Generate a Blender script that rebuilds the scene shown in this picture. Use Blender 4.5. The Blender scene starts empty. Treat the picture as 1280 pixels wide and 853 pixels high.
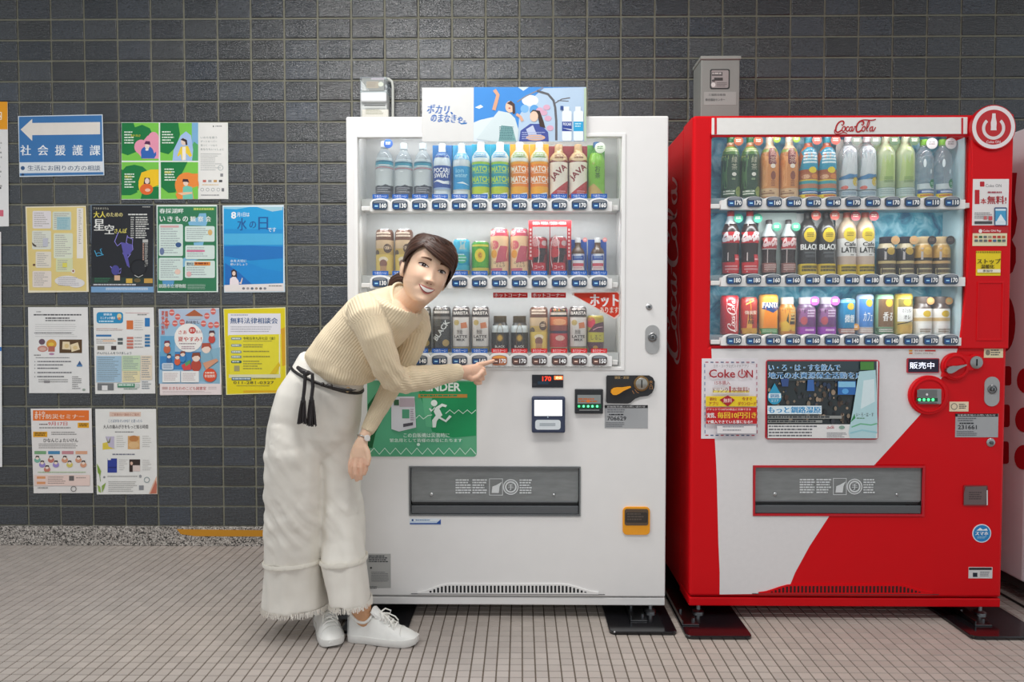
import bpy, bmesh, math, random
from mathutils import Vector, Matrix, Euler
from mathutils.geometry import tessellate_polygon
from mathutils import noise as mnoise

random.seed(7)
scene = bpy.context.scene
COL = scene.collection

# ------------------------------------------------------------------ camera, world, lamps, exposure
FPX, CAMH, CAMD = 900.0, 1.105, 2.594
cam_d = bpy.data.cameras.new('camera')
cam = bpy.data.objects.new('camera', cam_d)
COL.objects.link(cam)
cam_d.sensor_width = 36.0
cam_d.lens = FPX / 1280.0 * 36.0
cam_d.clip_start = 0.05
cam.location = (0.0, -CAMD, CAMH)
cam.rotation_euler = (math.radians(90 - 1.9), 0.0, math.radians(0.7))
scene.camera = cam
CAMROT = Euler(cam.rotation_euler).to_matrix()

world = bpy.data.worlds.new('hall_light')
scene.world = world
world.use_nodes = True
wbg = world.node_tree.nodes['Background']
wbg.inputs[0].default_value = (0.885, 0.945, 1.0, 1)
wbg.inputs[1].default_value = 0.62

def area_lamp(name, loc, sx, sy, power, color=(1, 1, 1), rot=(0, 0, 0)):
    d = bpy.data.lights.new(name, 'AREA')
    d.shape = 'RECTANGLE'; d.size = sx; d.size_y = sy
    d.energy = power; d.color = color
    o = bpy.data.objects.new(name, d)
    o.location = loc; o.rotation_euler = rot
    COL.objects.link(o)
    return o

area_lamp('ceiling_lamp', (-0.62, -0.46, 2.96), 1.05, 0.40, 35, (1, 0.985, 0.965))
area_lamp('ceiling_lamp', (0.55, -1.55, 2.96), 1.5, 0.5, 26, (1, 0.985, 0.965))
area_lamp('ceiling_lamp', (-1.9, -1.7, 2.96), 1.3, 0.5, 30, (0.96, 0.98, 1.0))
area_lamp('ceiling_lamp', (2.6, -1.6, 2.96), 1.0, 0.5, 9, (1, 0.96, 0.92))

vs = scene.view_settings
scene.display_settings.display_device = 'sRGB'
vs.view_transform = 'Standard'; vs.look = 'None'
vs.exposure = 0.0; vs.gamma = 1.0
vs.use_curve_mapping = False

# ------------------------------------------------------------------ measuring helpers
def at(px, py, Y):
    """Point on the vertical plane y=Y that the photograph shows at (px, py)."""
    d = CAMROT @ Vector(((px - 640.0) / FPX, -(py - 426.5) / FPX, -1.0))
    t = (Y + CAMD) / d.y
    return Vector((d.x * t, Y, CAMH + d.z * t))

def onfloor(px, py, z=0.0):
    d = CAMROT @ Vector(((px - 640.0) / FPX, -(py - 426.5) / FPX, -1.0))
    t = (z - CAMH) / d.z
    return Vector((d.x * t, -CAMD + d.y * t, z))

def lin(c):
    """'#rrggbb' (as seen) or a linear triple -> linear triple"""
    if isinstance(c, str):
        c = c.lstrip('#')
        v = [int(c[i:i + 2], 16) / 255.0 for i in (0, 2, 4)]
        return tuple(x / 12.92 if x <= 0.04045 else ((x + 0.055) / 1.055) ** 2.4 for x in v)
    return tuple(c[:3])

# ------------------------------------------------------------------ materials: all read the face colour 'Col'
def material(name, rough=0.5, metal=0.0, coat=0.0, spec=0.5, grain=0.04, grain_scale=60.0, bump=0.0, bump_scale=200.0, emit=0.0, sss=0.0, streak=None):
    m = bpy.data.materials.new(name)
    m.use_nodes = True
    nt = m.node_tree; N = nt.nodes; L = nt.links
    b = N['Principled BSDF']
    a = N.new('ShaderNodeAttribute'); a.attribute_name = 'Col'
    tc = N.new('ShaderNodeTexCoord')
    nz = N.new('ShaderNodeTexNoise'); nz.inputs['Scale'].default_value = grain_scale; nz.inputs['Detail'].default_value = 4
    src = tc.outputs['Object']
    if streak:
        mp = N.new('ShaderNodeMapping'); mp.inputs['Scale'].default_value = streak
        L.new(src, mp.inputs[0]); src = mp.outputs[0]
    L.new(src, nz.inputs['Vector'])
    mr = N.new('ShaderNodeMapRange'); mr.inputs[1].default_value = 0.25; mr.inputs[2].default_value = 0.75
    mr.inputs[3].default_value = 1 - grain; mr.inputs[4].default_value = 1 + grain
    L.new(nz.outputs['Fac'], mr.inputs[0])
    vm = N.new('ShaderNodeVectorMath'); vm.operation = 'SCALE'
    L.new(a.outputs['Color'], vm.inputs[0]); L.new(mr.outputs[0], vm.inputs['Scale'])
    L.new(vm.outputs[0], b.inputs['Base Color'])
    b.inputs['Roughness'].default_value = rough
    b.inputs['Metallic'].default_value = metal
    b.inputs['Coat Weight'].default_value = coat
    b.inputs['Coat Roughness'].default_value = 0.08
    b.inputs['Specular IOR Level'].default_value = spec
    if emit:
        L.new(a.outputs['Color'], b.inputs['Emission Color']); b.inputs['Emission Strength'].default_value = emit
    if sss:
        b.inputs['Subsurface Weight'].default_value = sss
        b.inputs['Subsurface Radius'].default_value = (0.012, 0.005, 0.003)
        b.inputs['Subsurface Scale'].default_value = 0.6
    if bump:
        n2 = N.new('ShaderNodeTexNoise'); n2.inputs['Scale'].default_value = bump_scale; n2.inputs['Detail'].default_value = 5
        L.new(src, n2.inputs['Vector'])
        bp = N.new('ShaderNodeBump'); bp.inputs['Strength'].default_value = bump; bp.inputs['Distance'].default_value = 0.002
        L.new(n2.outputs['Fac'], bp.inputs['Height']); L.new(bp.outputs[0], b.inputs['Normal'])
    return m

def clear_material(name, tint, gloss_rough=0.03, body=0.12, body_col=(0.9, 0.95, 1)):
    """thin clear plastic: lets light through, mirrors a little, a trace of its own colour"""
    m = bpy.data.materials.new(name); m.use_nodes = True
    nt = m.node_tree; N = nt.nodes; L = nt.links
    for n in list(N):
        if n.type == 'BSDF_PRINCIPLED': N.remove(n)
    out = [n for n in N if n.type == 'OUTPUT_MATERIAL'][0]
    tr = N.new('ShaderNodeBsdfTransparent'); tr.inputs[0].default_value = (*tint, 1)
    gl = N.new('ShaderNodeBsdfGlossy'); gl.inputs['Roughness'].default_value = gloss_rough
    df = N.new('ShaderNodeBsdfDiffuse'); df.inputs[0].default_value = (*body_col, 1)
    fw = N.new('ShaderNodeLayerWeight'); fw.inputs['Blend'].default_value = 0.5
    pw = N.new('ShaderNodeMath'); pw.operation = 'POWER'; pw.inputs[1].default_value = 5.0; L.new(fw.outputs['Facing'], pw.inputs[0])
    lw = N.new('ShaderNodeMath'); lw.operation = 'MULTIPLY_ADD'; lw.inputs[1].default_value = 0.9; lw.inputs[2].default_value = 0.03; L.new(pw.outputs[0], lw.inputs[0])
    nz = N.new('ShaderNodeTexNoise'); nz.inputs['Scale'].default_value = 9
    mr = N.new('ShaderNodeMapRange'); mr.inputs[3].default_value = body * 0.7; mr.inputs[4].default_value = body * 1.3
    L.new(nz.outputs['Fac'], mr.inputs[0])
    m1 = N.new('ShaderNodeMixShader'); m2 = N.new('ShaderNodeMixShader')
    L.new(mr.outputs[0], m1.inputs[0]); L.new(tr.outputs[0], m1.inputs[1]); L.new(df.outputs[0], m1.inputs[2])
    L.new(lw.outputs[0], m2.inputs[0]); L.new(m1.outputs[0], m2.inputs[1]); L.new(gl.outputs[0], m2.inputs[2])
    L.new(m2.outputs[0], out.inputs[0])
    return m

M_PAINT = material('enamel_paint', rough=0.34, coat=0.04, spec=0.2, grain=0.015, grain_scale=14)
M_PLASTIC = material('moulded_plastic', rough=0.38, grain=0.03)
M_PRINT = material('printed_sheet', rough=0.55, grain=0.02, grain_scale=25)
M_PAPER = material('printed_paper', rough=0.7, grain=0.03, grain_scale=18, bump=0.15, bump_scale=40)
M_LABEL = material('glossy_label', rough=0.28, coat=0.3, grain=0.02)
M_METAL = material('bare_steel', rough=0.28, metal=1.0, grain=0.08)
M_DARK = material('shade_dark', rough=0.8, grain=0.05)  # matte dark colour standing in for shade in slots and seams
M_LAMP = material('lit_display', rough=0.4, emit=1.6, grain=0.02)
M_RUBBER = material('black_gloss_plate', rough=0.16, coat=0.4, grain=0.1)
M_CLEAR = clear_material('clear_bottle_plastic', (0.90, 0.95, 0.97), body=0.16)
M_GLASS = clear_material('window_pane', (0.965, 0.975, 0.97), gloss_rough=0.015, body=0.025)
M_SMOKE = clear_material('smoked_flap', (0.74, 0.755, 0.76), gloss_rough=0.08, body=0.42, body_col=(0.46, 0.48, 0.48))

# ------------------------------------------------------------------ mesh builder
class MB:
    def __init__(s): s.v = []; s.f = []; s.c = []; s.m = []; s.mi = 0
    def add(s, vs_, fs, col):
        o = len(s.v); s.v.extend(tuple(p) for p in vs_)
        multi = isinstance(col, list)
        for i, f in enumerate(fs):
            s.f.append(tuple(j + o for j in f)); s.c.append(col[i] if multi else col); s.m.append(s.mi)
    def box(s, x0, x1, y0, y1, z0, z1, col, bev=0.0):
        col = lin(col)
        if bev <= 0:
            vs_ = [(x, y, z) for x in (x0, x1) for y in (y0, y1) for z in (z0, z1)]
            s.add(vs_, [(0, 1, 3, 2), (4, 6, 7, 5), (0, 4, 5, 1), (2, 3, 7, 6), (0, 2, 6, 4), (1, 5, 7, 3)], col)
        else:
            bm = bmesh.new()
            bmesh.ops.create_cube(bm, size=1)
            for v in bm.verts:
                v.co = Vector(((x0 + x1) / 2 + v.co.x * (x1 - x0), (y0 + y1) / 2 + v.co.y * (y1 - y0), (z0 + z1) / 2 + v.co.z * (z1 - z0)))
            bmesh.ops.bevel(bm, geom=bm.edges[:], offset=bev, segments=2, affect='EDGES', profile=0.5)
            s.bm(bm, col)
    def bm(s, bm, col):
        bm.verts.index_update()
        s.add([v.co[:] for v in bm.verts], [tuple(v.index for v in f.verts) for f in bm.faces], lin(col))
        bm.free()
    def grid(s, rings, col, closed=True, cap0=True, cap1=True, colf=None):
        """rings: list of equal-length point loops"""
        n = len(rings[0]); vs_ = [p for r in rings for p in r]; fs = []; cs = []
        c0 = lin(col) if col is not None else None
        for i in range(len(rings) - 1):
            for j in range(n if closed else n - 1):
                k = (j + 1) % n
                fs.append((i * n + j, i * n + k, (i + 1) * n + k, (i + 1) * n + j))
                cs.append(colf(i, j) if colf else c0)
        if closed and cap0: fs.append(tuple(range(n - 1, -1, -1))); cs.append(colf(0, 0) if colf else c0)
        if closed and cap1:
            b = (len(rings) - 1) * n; fs.append(tuple(b + j for j in range(n))); cs.append(colf(len(rings) - 2, 0) if colf else c0)
        s.add(vs_, fs, cs)
    def lathe(s, prof, c, seg, col, cols=None, cap0=True, cap1=True, axis='z'):
        """prof: [(r, h)], cols: colour per band"""
        rings = []
        for r, h in prof:
            ring = []
            for j in range(seg):
                a = 2 * math.pi * j / seg
                p = (r * math.cos(a), r * math.sin(a), h)
                if axis == 'y': p = (p[0], -p[2], p[1])       # h grows towards the viewer (-y)
                if axis == 'x': p = (p[2], p[0], p[1])
                ring.append((c[0] + p[0], c[1] + p[1], c[2] + p[2]))
            rings.append(ring)
        cl = [lin(k) for k in cols] if cols else None
        s.grid(rings, col, True, cap0, cap1, (lambda i, j: cl[min(i, len(cl) - 1)]) if cl else None)
    def tube(s, pts, rad, seg, col, flat=1.0, up=None):
        pts = [Vector(p) for p in pts]; rings = []
        prev = None
        for i, p in enumerate(pts):
            t = (pts[min(i + 1, len(pts) - 1)] - pts[max(i - 1, 0)]).normalized()
            u0 = Vector(up) if up else (prev if prev is not None else (Vector((0, 0, 1)) if abs(t.z) < 0.9 else Vector((1, 0, 0))))
            a = (u0 - t * u0.dot(t)).normalized(); prev = a
            b = t.cross(a)
            r = rad[i] if isinstance(rad, (list, tuple)) else rad
            rings.append([p + (a * math.cos(2 * math.pi * j / seg) * flat + b * math.sin(2 * math.pi * j / seg)) * r for j in range(seg)])
        s.grid(rings, col)
    def prism(s, pts, y0, y1, col, side=None):
        """outline in x,z (counter-clockwise seen from the viewer), front at y0 (nearer), back at y1"""
        n = len(pts); col = lin(col); sc = lin(side) if side else col
        tri = tessellate_polygon([[Vector((p[0], p[1], 0)) for p in pts]])
        vs_ = [(p[0], y0, p[1]) for p in pts] + [(p[0], y1, p[1]) for p in pts]
        fs = []; cs = []
        for t in tri:
            a, b, c = (Vector((pts[i][0], pts[i][1])) for i in t)
            ccw = (b - a).x * (c - a).y - (b - a).y * (c - a).x > 0
            t = t if ccw else (t[0], t[2], t[1])
            fs.append(tuple(t)); cs.append(col)
            fs.append((t[0] + n, t[2] + n, t[1] + n)); cs.append(col)
        for j in range(n):
            k = (j + 1) % n; fs.append((j, j + n, k + n, k)); cs.append(sc)
        s.add(vs_, fs, cs)
    def plate(s, x0, x1, z0, z1, y0, y1, holes, col):
        """slab with rectangular through-holes (x0,x1,z0,z1), welded so that its coplanar cells are one surface"""
        holes = [(max(h[0], x0), min(h[1], x1), max(h[2], z0), min(h[3], z1)) for h in holes]
        xs = sorted({x0, x1} | {h[0] for h in holes} | {h[1] for h in holes})
        zs = sorted({z0, z1} | {h[2] for h in holes} | {h[3] for h in holes})
        solid = {}
        for i in range(len(xs) - 1):
            for k in range(len(zs) - 1):
                cx, cz = (xs[i] + xs[i + 1]) / 2, (zs[k] + zs[k + 1]) / 2
                solid[i, k] = not any(h[0] < cx < h[1] and h[2] < cz < h[3] for h in holes)
        idx = {}; vs_ = []
        def V(i, k, y):
            if (i, k, y) not in idx: idx[i, k, y] = len(vs_); vs_.append((xs[i], (y0, y1)[y], zs[k]))
            return idx[i, k, y]
        fs = []
        for (i, k), ok in solid.items():
            if not ok: continue
            fs.append((V(i, k, 0), V(i + 1, k, 0), V(i + 1, k + 1, 0), V(i, k + 1, 0)))
            fs.append((V(i, k, 1), V(i, k + 1, 1), V(i + 1, k + 1, 1), V(i + 1, k, 1)))
            if not solid.get((i - 1, k)): fs.append((V(i, k, 0), V(i, k + 1, 0), V(i, k + 1, 1), V(i, k, 1)))
            if not solid.get((i + 1, k)): fs.append((V(i + 1, k, 0), V(i + 1, k, 1), V(i + 1, k + 1, 1), V(i + 1, k + 1, 0)))
            if not solid.get((i, k - 1)): fs.append((V(i, k, 0), V(i, k, 1), V(i + 1, k, 1), V(i + 1, k, 0)))
            if not solid.get((i, k + 1)): fs.append((V(i, k + 1, 0), V(i + 1, k + 1, 0), V(i + 1, k + 1, 1), V(i, k + 1, 1)))
        s.add(vs_, fs, lin(col))
    def mesh(s, name):
        me = bpy.data.meshes.new(name)
        me.from_pydata(s.v, [], s.f)
        ca = me.color_attributes.new('Col', 'FLOAT_COLOR', 'CORNER')
        buf = []
        for f, c in zip(s.f, s.c): buf.extend((c[0], c[1], c[2], 1.0) * len(f))
        ca.data.foreach_set('color', buf)
        return me
    def build(s, name, mats, parent=None, smooth=None, bevel=0.0, local=False):
        me = s.mesh(name)
        mats = mats if isinstance(mats, (list, tuple)) else [mats]
        for m in mats: me.materials.append(m)
        if len(mats) > 1: me.polygons.foreach_set('material_index', s.m)
        if smooth is not None:
            me.polygons.foreach_set('use_smooth', [True] * len(me.polygons))
            me.set_sharp_from_angle(angle=math.radians(smooth))
        me.update()
        o = bpy.data.objects.new(name, me)
        COL.objects.link(o)
        if parent is not None:
            o.parent = parent
            if parent.get('_e') and not local: o.matrix_parent_inverse = Matrix.Translation(-parent.location)
        if bevel:
            bv = o.modifiers.new('edge', 'BEVEL'); bv.width = bevel; bv.segments = 2; bv.limit_method = 'ANGLE'; bv.angle_limit = math.radians(40)
        return o

def thing(name, label, cat, loc=(0, 0, 0), group=None):
    o = bpy.data.objects.new(name, None)
    o.empty_display_size = 0.05
    COL.objects.link(o); o.location = loc; o['_e'] = 1
    return tag(o, label, cat, group)

def tag(o, label=None, cat=None, group=None, kind=None):
    if label: o['label'] = label
    if cat: o['category'] = cat
    if group: o['group'] = group
    if kind: o['kind'] = kind
    return o

# ------------------------------------------------------------------ lettering and flat print
_fc = bpy.data.curves.new('lettering', 'FONT'); _fo = bpy.data.objects.new('lettering', _fc); _fs = bpy.data.scenes.new('lettering'); _fs.collection.objects.link(_fo)
_fc.resolution_u = 2
_tx = {}
def glyphs(s, bold=0.0):
    if any(ord(ch) > 0x2E80 for ch in s): bold = 0.0
    k = (s, bold)
    if k not in _tx:
        _fc.body = s; _fc.offset = bold
        vl = _fs.view_layers[0]; vl.update(); dg = vl.depsgraph
        me = bpy.data.meshes.new_from_object(_fo.evaluated_get(dg))
        vs_ = [(v.co.x, v.co.y) for v in me.vertices]; fs = [tuple(p.vertices) for p in me.polygons]
        bpy.data.meshes.remove(me)
        x0 = min(v[0] for v in vs_); x1 = max(v[0] for v in vs_); y0 = min(v[1] for v in vs_); y1 = max(v[1] for v in vs_)
        _tx[k] = ([((x - x0) / (x1 - x0), (y - y0) / (y1 - y0)) for x, y in vs_], fs, (x1 - x0) / (y1 - y0))
    return _tx[k]

class Pr:
    """flat print: shapes drawn in picture-like coordinates (y down) of a close-up with origin (ox, oy) and scale s"""
    def __init__(p, ox=0.0, oy=0.0, s=1.0): p.iso = 1.0; p.o = (ox, oy, s); p.items = []; p.layer = 1
    def _q(p, X, Y): return (p.o[0] + X / p.o[2], p.o[1] + Y / p.o[2])
    def tri(p, vs_, fs, col, lift=True):
        p.items.append(([p._q(*v) for v in vs_], fs, lin(col), p.layer))
        if lift: p.layer += 1
    def rect(p, x0, y0, x1, y1, col): p.tri([(x0, y1), (x1, y1), (x1, y0), (x0, y0)], [(0, 1, 2, 3)], col)
    def poly(p, pts, col):
        t = tessellate_polygon([[Vector((a, -b, 0)) for a, b in pts]])
        fs = []
        for q in t:
            a, b, c = (Vector((pts[i][0], -pts[i][1])) for i in q)
            fs.append(tuple(q) if (b - a).x * (c - a).y - (b - a).y * (c - a).x > 0 else (q[0], q[2], q[1]))
        p.tri(pts, fs, col)
    def ell(p, cx, cy, rx, ry, col, n=22, rot=0.0):
        c_, s_ = math.cos(rot), math.sin(rot)
        pts = []
        for j in range(n):
            a = -2 * math.pi * j / n; x, y = rx * math.cos(a), ry * math.sin(a)
            pts.append((cx + x * c_ - y * s_, cy + x * s_ + y * c_))
        p.tri(pts, [tuple(range(n))], col)
    def ring(p, cx, cy, r0, r1, col, n=28, a0=0.0, a1=2 * math.pi):
        vs_ = []; fs = []
        for j in range(n + 1):
            a = a0 + (a1 - a0) * j / n
            vs_ += [(cx + r0 * math.cos(a), cy + r0 * math.sin(a)), (cx + r1 * math.cos(a), cy + r1 * math.sin(a))]
            if j: fs.append((2 * j - 2, 2 * j, 2 * j + 1, 2 * j - 1))
        p.tri(vs_, fs, col)
    def rrect(p, x0, y0, x1, y1, r, col):
        pts = []
        for cx, cy, a0 in ((x1 - r, y1 - r, 0), (x0 + r, y1 - r, 90), (x0 + r, y0 + r, 180), (x1 - r, y0 + r, 270)):
            for k in range(5):
                a = math.radians(a0 + 22.5 * k); pts.append((cx + r * math.cos(a), cy + r * math.sin(a)))
        p.tri(pts[::-1], [tuple(range(len(pts)))], col)
    def frame(p, x0, y0, x1, y1, t, col):
        p.tri([(x0, y0), (x1, y0), (x1, y1), (x0, y1), (x0 + t, y0 + t), (x1 - t, y0 + t), (x1 - t, y1 - t), (x0 + t, y1 - t)],
              [(0, 4, 5, 1), (1, 5, 6, 2), (2, 6, 7, 3), (3, 7, 4, 0)], col)
    def line(p, pts, w, col):
        vs_ = []; fs = []
        for i, q in enumerate(pts):
            a = Vector(pts[max(i - 1, 0)]); b = Vector(pts[min(i + 1, len(pts) - 1)])
            d = (b - a); d = d.normalized() if d.length else Vector((1, 0)); n = Vector((-d.y, d.x)) * w / 2
            vs_ += [(q[0] + n.x, q[1] + n.y), (q[0] - n.x, q[1] - n.y)]
            if i: fs.append((2 * i - 2, 2 * i, 2 * i + 1, 2 * i - 1))
        p.tri(vs_, fs, col)
    def text(p, s, x0, y0, x1, y1, col, bold=0.0, rot=0.0, skew=0.0):
        """fills the box; rot (radians, clockwise in the picture) turns it about the box centre"""
        g, fs, asp = glyphs(s, bold)
        cx, cy = (x0 + x1) / 2, (y0 + y1) / 2; c_, s_ = math.cos(rot), math.sin(rot)
        out = []
        for u, v in g:
            x = (u - 0.5) * (x1 - x0) + skew * (v - 0.5) * (y1 - y0); y = (0.5 - v) * (y1 - y0) * p.iso
            out.append((cx + x * c_ - y * s_, cy + (x * s_ + y * c_) / p.iso))
        if bold and any(ord(ch) > 0x2E80 for ch in s):          # heavier strokes for kana and kanji: the same glyphs set twice more, a hair apart
            b = bold * 0.9 * abs(y1 - y0)
            p.tri([(x - b, y) for x, y in out], fs, col); out = [(x + b, y) for x, y in out]
        p.tri(out, fs, col)
    def vtext(p, s, cx, y0, y1, w, col, bold=0.0):
        h = (y1 - y0) / len(s)
        for i, ch in enumerate(s): p.text(ch, cx - w / 2, y0 + h * (i + 0.06), cx + w / 2, y0 + h * (i + 0.94), col, bold)
    def lines(p, x0, y0, x1, y1, n, col, fill=0.45, seed=1, ragged=0.25):
        """body copy too small to read: rows of word-length marks"""
        rnd = random.Random(seed * 31 + int(x0 * 7 + y0 * 13)); h = (y1 - y0) / n; vs_ = []; fs = []
        for i in range(n):
            x = x0; end = x1 - rnd.random() * ragged * (x1 - x0); yy = y0 + h * i
            while x < end:
                w = h * fill * rnd.uniform(0.7, 3.2); e = min(x + w, end)
                b = len(vs_); vs_ += [(x, yy + h * fill), (e, yy + h * fill), (e, yy), (x, yy)]; fs.append((b, b + 1, b + 2, b + 3)); x = e + h * fill * 0.35
        if fs: p.tri(vs_, fs, col)
    def put(p, mb, fn, eps=0.0002, curved=0.0):
        for vs_, fs, col, lay in p.items:
            w = eps * lay
            if curved:
                V = [tuple(v) for v in vs_]; T = []
                st = []
                for f in fs:
                    for k in range(1, len(f) - 1): st.append((V[f[0]], V[f[k]], V[f[k + 1]]))
                while st:
                    a, b, c = st.pop()
                    best = max(((abs(a[0] - b[0]), 0), (abs(b[0] - c[0]), 1), (abs(c[0] - a[0]), 2)))
                    if best[0] > curved:
                        for _ in range(best[1]): a, b, c = b, c, a
                        m = ((a[0] + b[0]) / 2, (a[1] + b[1]) / 2)
                        st.append((a, m, c)); st.append((m, b, c))
                    else: T.append((a, b, c))
                vv = [fn(x, y, w) for t in T for x, y in t]
                mb.add(vv, [(3 * i, 3 * i + 1, 3 * i + 2) for i in range(len(T))], col)
            else:
                mb.add([fn(x, y, w) for x, y in vs_], fs, col)

def wallmap(px0, py0, px1, py1, Y):
    """photo pixels inside this box -> points on the plane y=Y (a true rectangle there)"""
    a = at(px0, py0, Y); b = at(px1, py0, Y); c = at(px0, py1, Y); d = at(px1, py1, Y)
    X0, X1 = (a.x + c.x) / 2, (b.x + d.x) / 2; Z0, Z1 = (a.z + b.z) / 2, (c.z + d.z) / 2
    def fn(px, py, w=0.0):
        return (X0 + (px - px0) / (px1 - px0) * (X1 - X0), Y - w, Z0 + (py - py0) / (py1 - py0) * (Z1 - Z0))
    fn.box = (X0, X1, Z1, Z0)
    return fn

def front(Y):
    """print mapper for a real vertical plane at depth Y"""
    def fn(px, py, w=0.0):
        p = at(px, py, Y); return (p.x, Y - w, p.z)
    return fn

# ------------------------------------------------------------------ the setting
YW = 0.842
def structure(name, mb, mats, parent=None, **kw):
    o = mb.build(name, mats, parent, **kw); tag(o, kind='structure'); return o

def tile_material():
    m = material('glazed_wall_tile', rough=0.22, coat=0.0, grain=0.62, grain_scale=210, streak=(0.6, 1, 1.2))
    nt = m.node_tree; N = nt.nodes; L = nt.links; b = N['Principled BSDF']
    tc = N.new('ShaderNodeTexCoord'); mp = N.new('ShaderNodeMapping'); mp.inputs['Scale'].default_value = (30, 30, 190)
    L.new(tc.outputs['Object'], mp.inputs[0])
    nz = N.new('ShaderNodeTexNoise'); nz.inputs['Scale'].default_value = 1.0; nz.inputs['Detail'].default_value = 6; nz.inputs['Roughness'].default_value = 0.62
    L.new(mp.outputs[0], nz.inputs['Vector'])
    bp = N.new('ShaderNodeBump'); bp.inputs['Strength'].default_value = 0.8; bp.inputs['Distance'].default_value = 0.0042
    L.new(nz.outputs['Fac'], bp.inputs['Height']); L.new(bp.outputs[0], b.inputs['Normal'])
    mr = N.new('ShaderNodeMapRange'); mr.inputs[3].default_value = 0.07; mr.inputs[4].default_value = 0.26; b.inputs['Specular IOR Level'].default_value = 1.0
    L.new(nz.outputs['Fac'], mr.inputs[0]); L.new(mr.outputs[0], b.inputs['Roughness'])
    return m
M_TILE = tile_material()
M_GROUT = material('wall_grout', rough=0.85, grain=0.14, grain_scale=70, bump=0.4)
M_FLOORTILE = material('unglazed_floor_tile', rough=0.48, grain=0.05, grain_scale=9, bump=0.12, bump_scale=300)

def granite_material():
    m = material('speckled_granite', rough=0.45, grain=0.04)
    nt = m.node_tree; N = nt.nodes; L = nt.links; b = N['Principled BSDF']
    tc = N.new('ShaderNodeTexCoord')
    vo = N.new('ShaderNodeTexVoronoi'); vo.inputs['Scale'].default_value = 190
    L.new(tc.outputs['Object'], vo.inputs['Vector'])
    cr = N.new('ShaderNodeValToRGB'); cr.color_ramp.interpolation = 'CONSTANT'
    e = cr.color_ramp.elements
    e[0].position = 0.0; e[0].color = (0.06, 0.055, 0.05, 1)
    e[1].position = 0.26; e[1].color = (0.30, 0.27, 0.245, 1)
    k = e.new(0.55); k.color = (0.44, 0.40, 0.36, 1)
    k = e.new(0.82); k.color = (0.62, 0.58, 0.53, 1)
    sep = N.new('ShaderNodeSeparateColor'); L.new(vo.outputs['Color'], sep.inputs[0])
    L.new(sep.outputs[0], cr.inputs[0]); L.new(cr.outputs[0], b.inputs['Base Color'])
    return m
M_GRANITE = granite_material()

# back wall: mortar backing + one object per visible tile
WX0, WX1, WZTOP = -3.6, 3.2, 3.0
mb = MB(); mb.box(WX0, WX1, YW, YW + 0.12, -0.05, WZTOP, '#85837400'[:7])
wall = structure('wall_back', mb, M_GROUT)
TPX, TPZ, BASEH = 0.1586, 0.0968, 0.112
GX = at(272.5, 70, YW).x                                   # a vertical joint
BASEH = at(150, 657.3, YW).z
JT = 0.0092                                                # joint width
def tile_geo(mb, x0, z0, rnd, cx=0.0, cz=0.0):
    w, h = TPX - JT, TPZ - JT
    d = 0.006 + rnd.uniform(-0.0008, 0.0008); e = 0.0028
    g = rnd.uniform(0.6, 1.35); warm = rnd.uniform(-0.06, 0.06)
    blue = 0.10 * rnd.random() ** 2; base = (0.033 * g * (1 + warm - blue), 0.036 * g, 0.039 * g * (1 - warm + blue * 2))
    q = [(x0, z0), (x0 + w, z0), (x0 + w, z0 + h), (x0, z0 + h)]
    tx, tz = rnd.uniform(-1, 1) * 0.0009, rnd.uniform(-1, 1) * 0.0009
    r0 = [(a - cx, 0.0, b - cz) for a, b in q]
    q1 = [(x0 + e, z0 + e), (x0 + w - e, z0 + e), (x0 + w - e, z0 + h - e), (x0 + e, z0 + h - e)]
    off = [-tx - tz, tx - tz, tx + tz, -tx + tz]
    r1 = [(a - cx, -d * 0.75, b - cz) for a, b in q]
    r2 = [(a - cx, -d - o_, b - cz) for (a, b), o_ in zip(q1, off)]
    mb.grid([r0, r1, r2], base, True, False, True)
rnd = random.Random(3)
cand = []
posters_px = []
i0 = int(math.floor((WX0 - GX) / TPX)) + 1; i1 = int(math.floor((WX1 - GX) / TPX)) - 1
k1 = int((WZTOP - BASEH) / TPZ)
VIS_X = (-2.47, 2.46)
def tile_seen(x, z):
    """does the photograph show this tile (not behind machines)"""
    zt = 1.79; cxm, czm = x + TPX / 2, z + TPZ / 2
    if not (VIS_X[0] - 0.1 < cxm < VIS_X[1] + 0.1) or czm > 2.62: return 0
    if cxm < -0.80: return 2
    if czm > 2.07: return 2 if cxm < 2.4 else 1
    return 0
tiles = []
for i in range(i0, i1):
    for k in range(k1):
        x = GX + i * TPX + JT / 2; z = BASEH + k * TPZ + JT / 2
        tiles.append((tile_seen(x, z), x, z))
seen = [t for t in tiles if t[0] == 2]
seen.sort(key=lambda t: (abs(t[1] + 0.3) > 2.5, t[2] > 2.5))
single = set((t[1], t[2]) for t in seen[:300])
rest = MB()
for s_, x, z in tiles:
    if (x, z) in single:
        m1 = MB(); tile_geo(m1, x, z, rnd, x, z)
        o = m1.build('wall_tile', M_TILE, None)
        o.location = (x, YW, z); o.parent = wall
    else:
        tile_geo(rest, x, z, rnd)
o = rest.build('wall_tile_field', M_TILE, None); o.location = (0, YW, 0); o.parent = wall; tag(o, kind='stuff')

# granite baseboard
mb = MB(); x = WX0; rb = random.Random(5)
while x < WX1:
    w = 0.9; mb.box(x + 0.001, x + w - 0.001, YW - 0.014, YW + 0.01, 0.0, BASEH - 0.001, (0.42, 0.38, 0.345), 0.002); x += w
structure('baseboard_back', mb, M_GRANITE)

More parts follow.
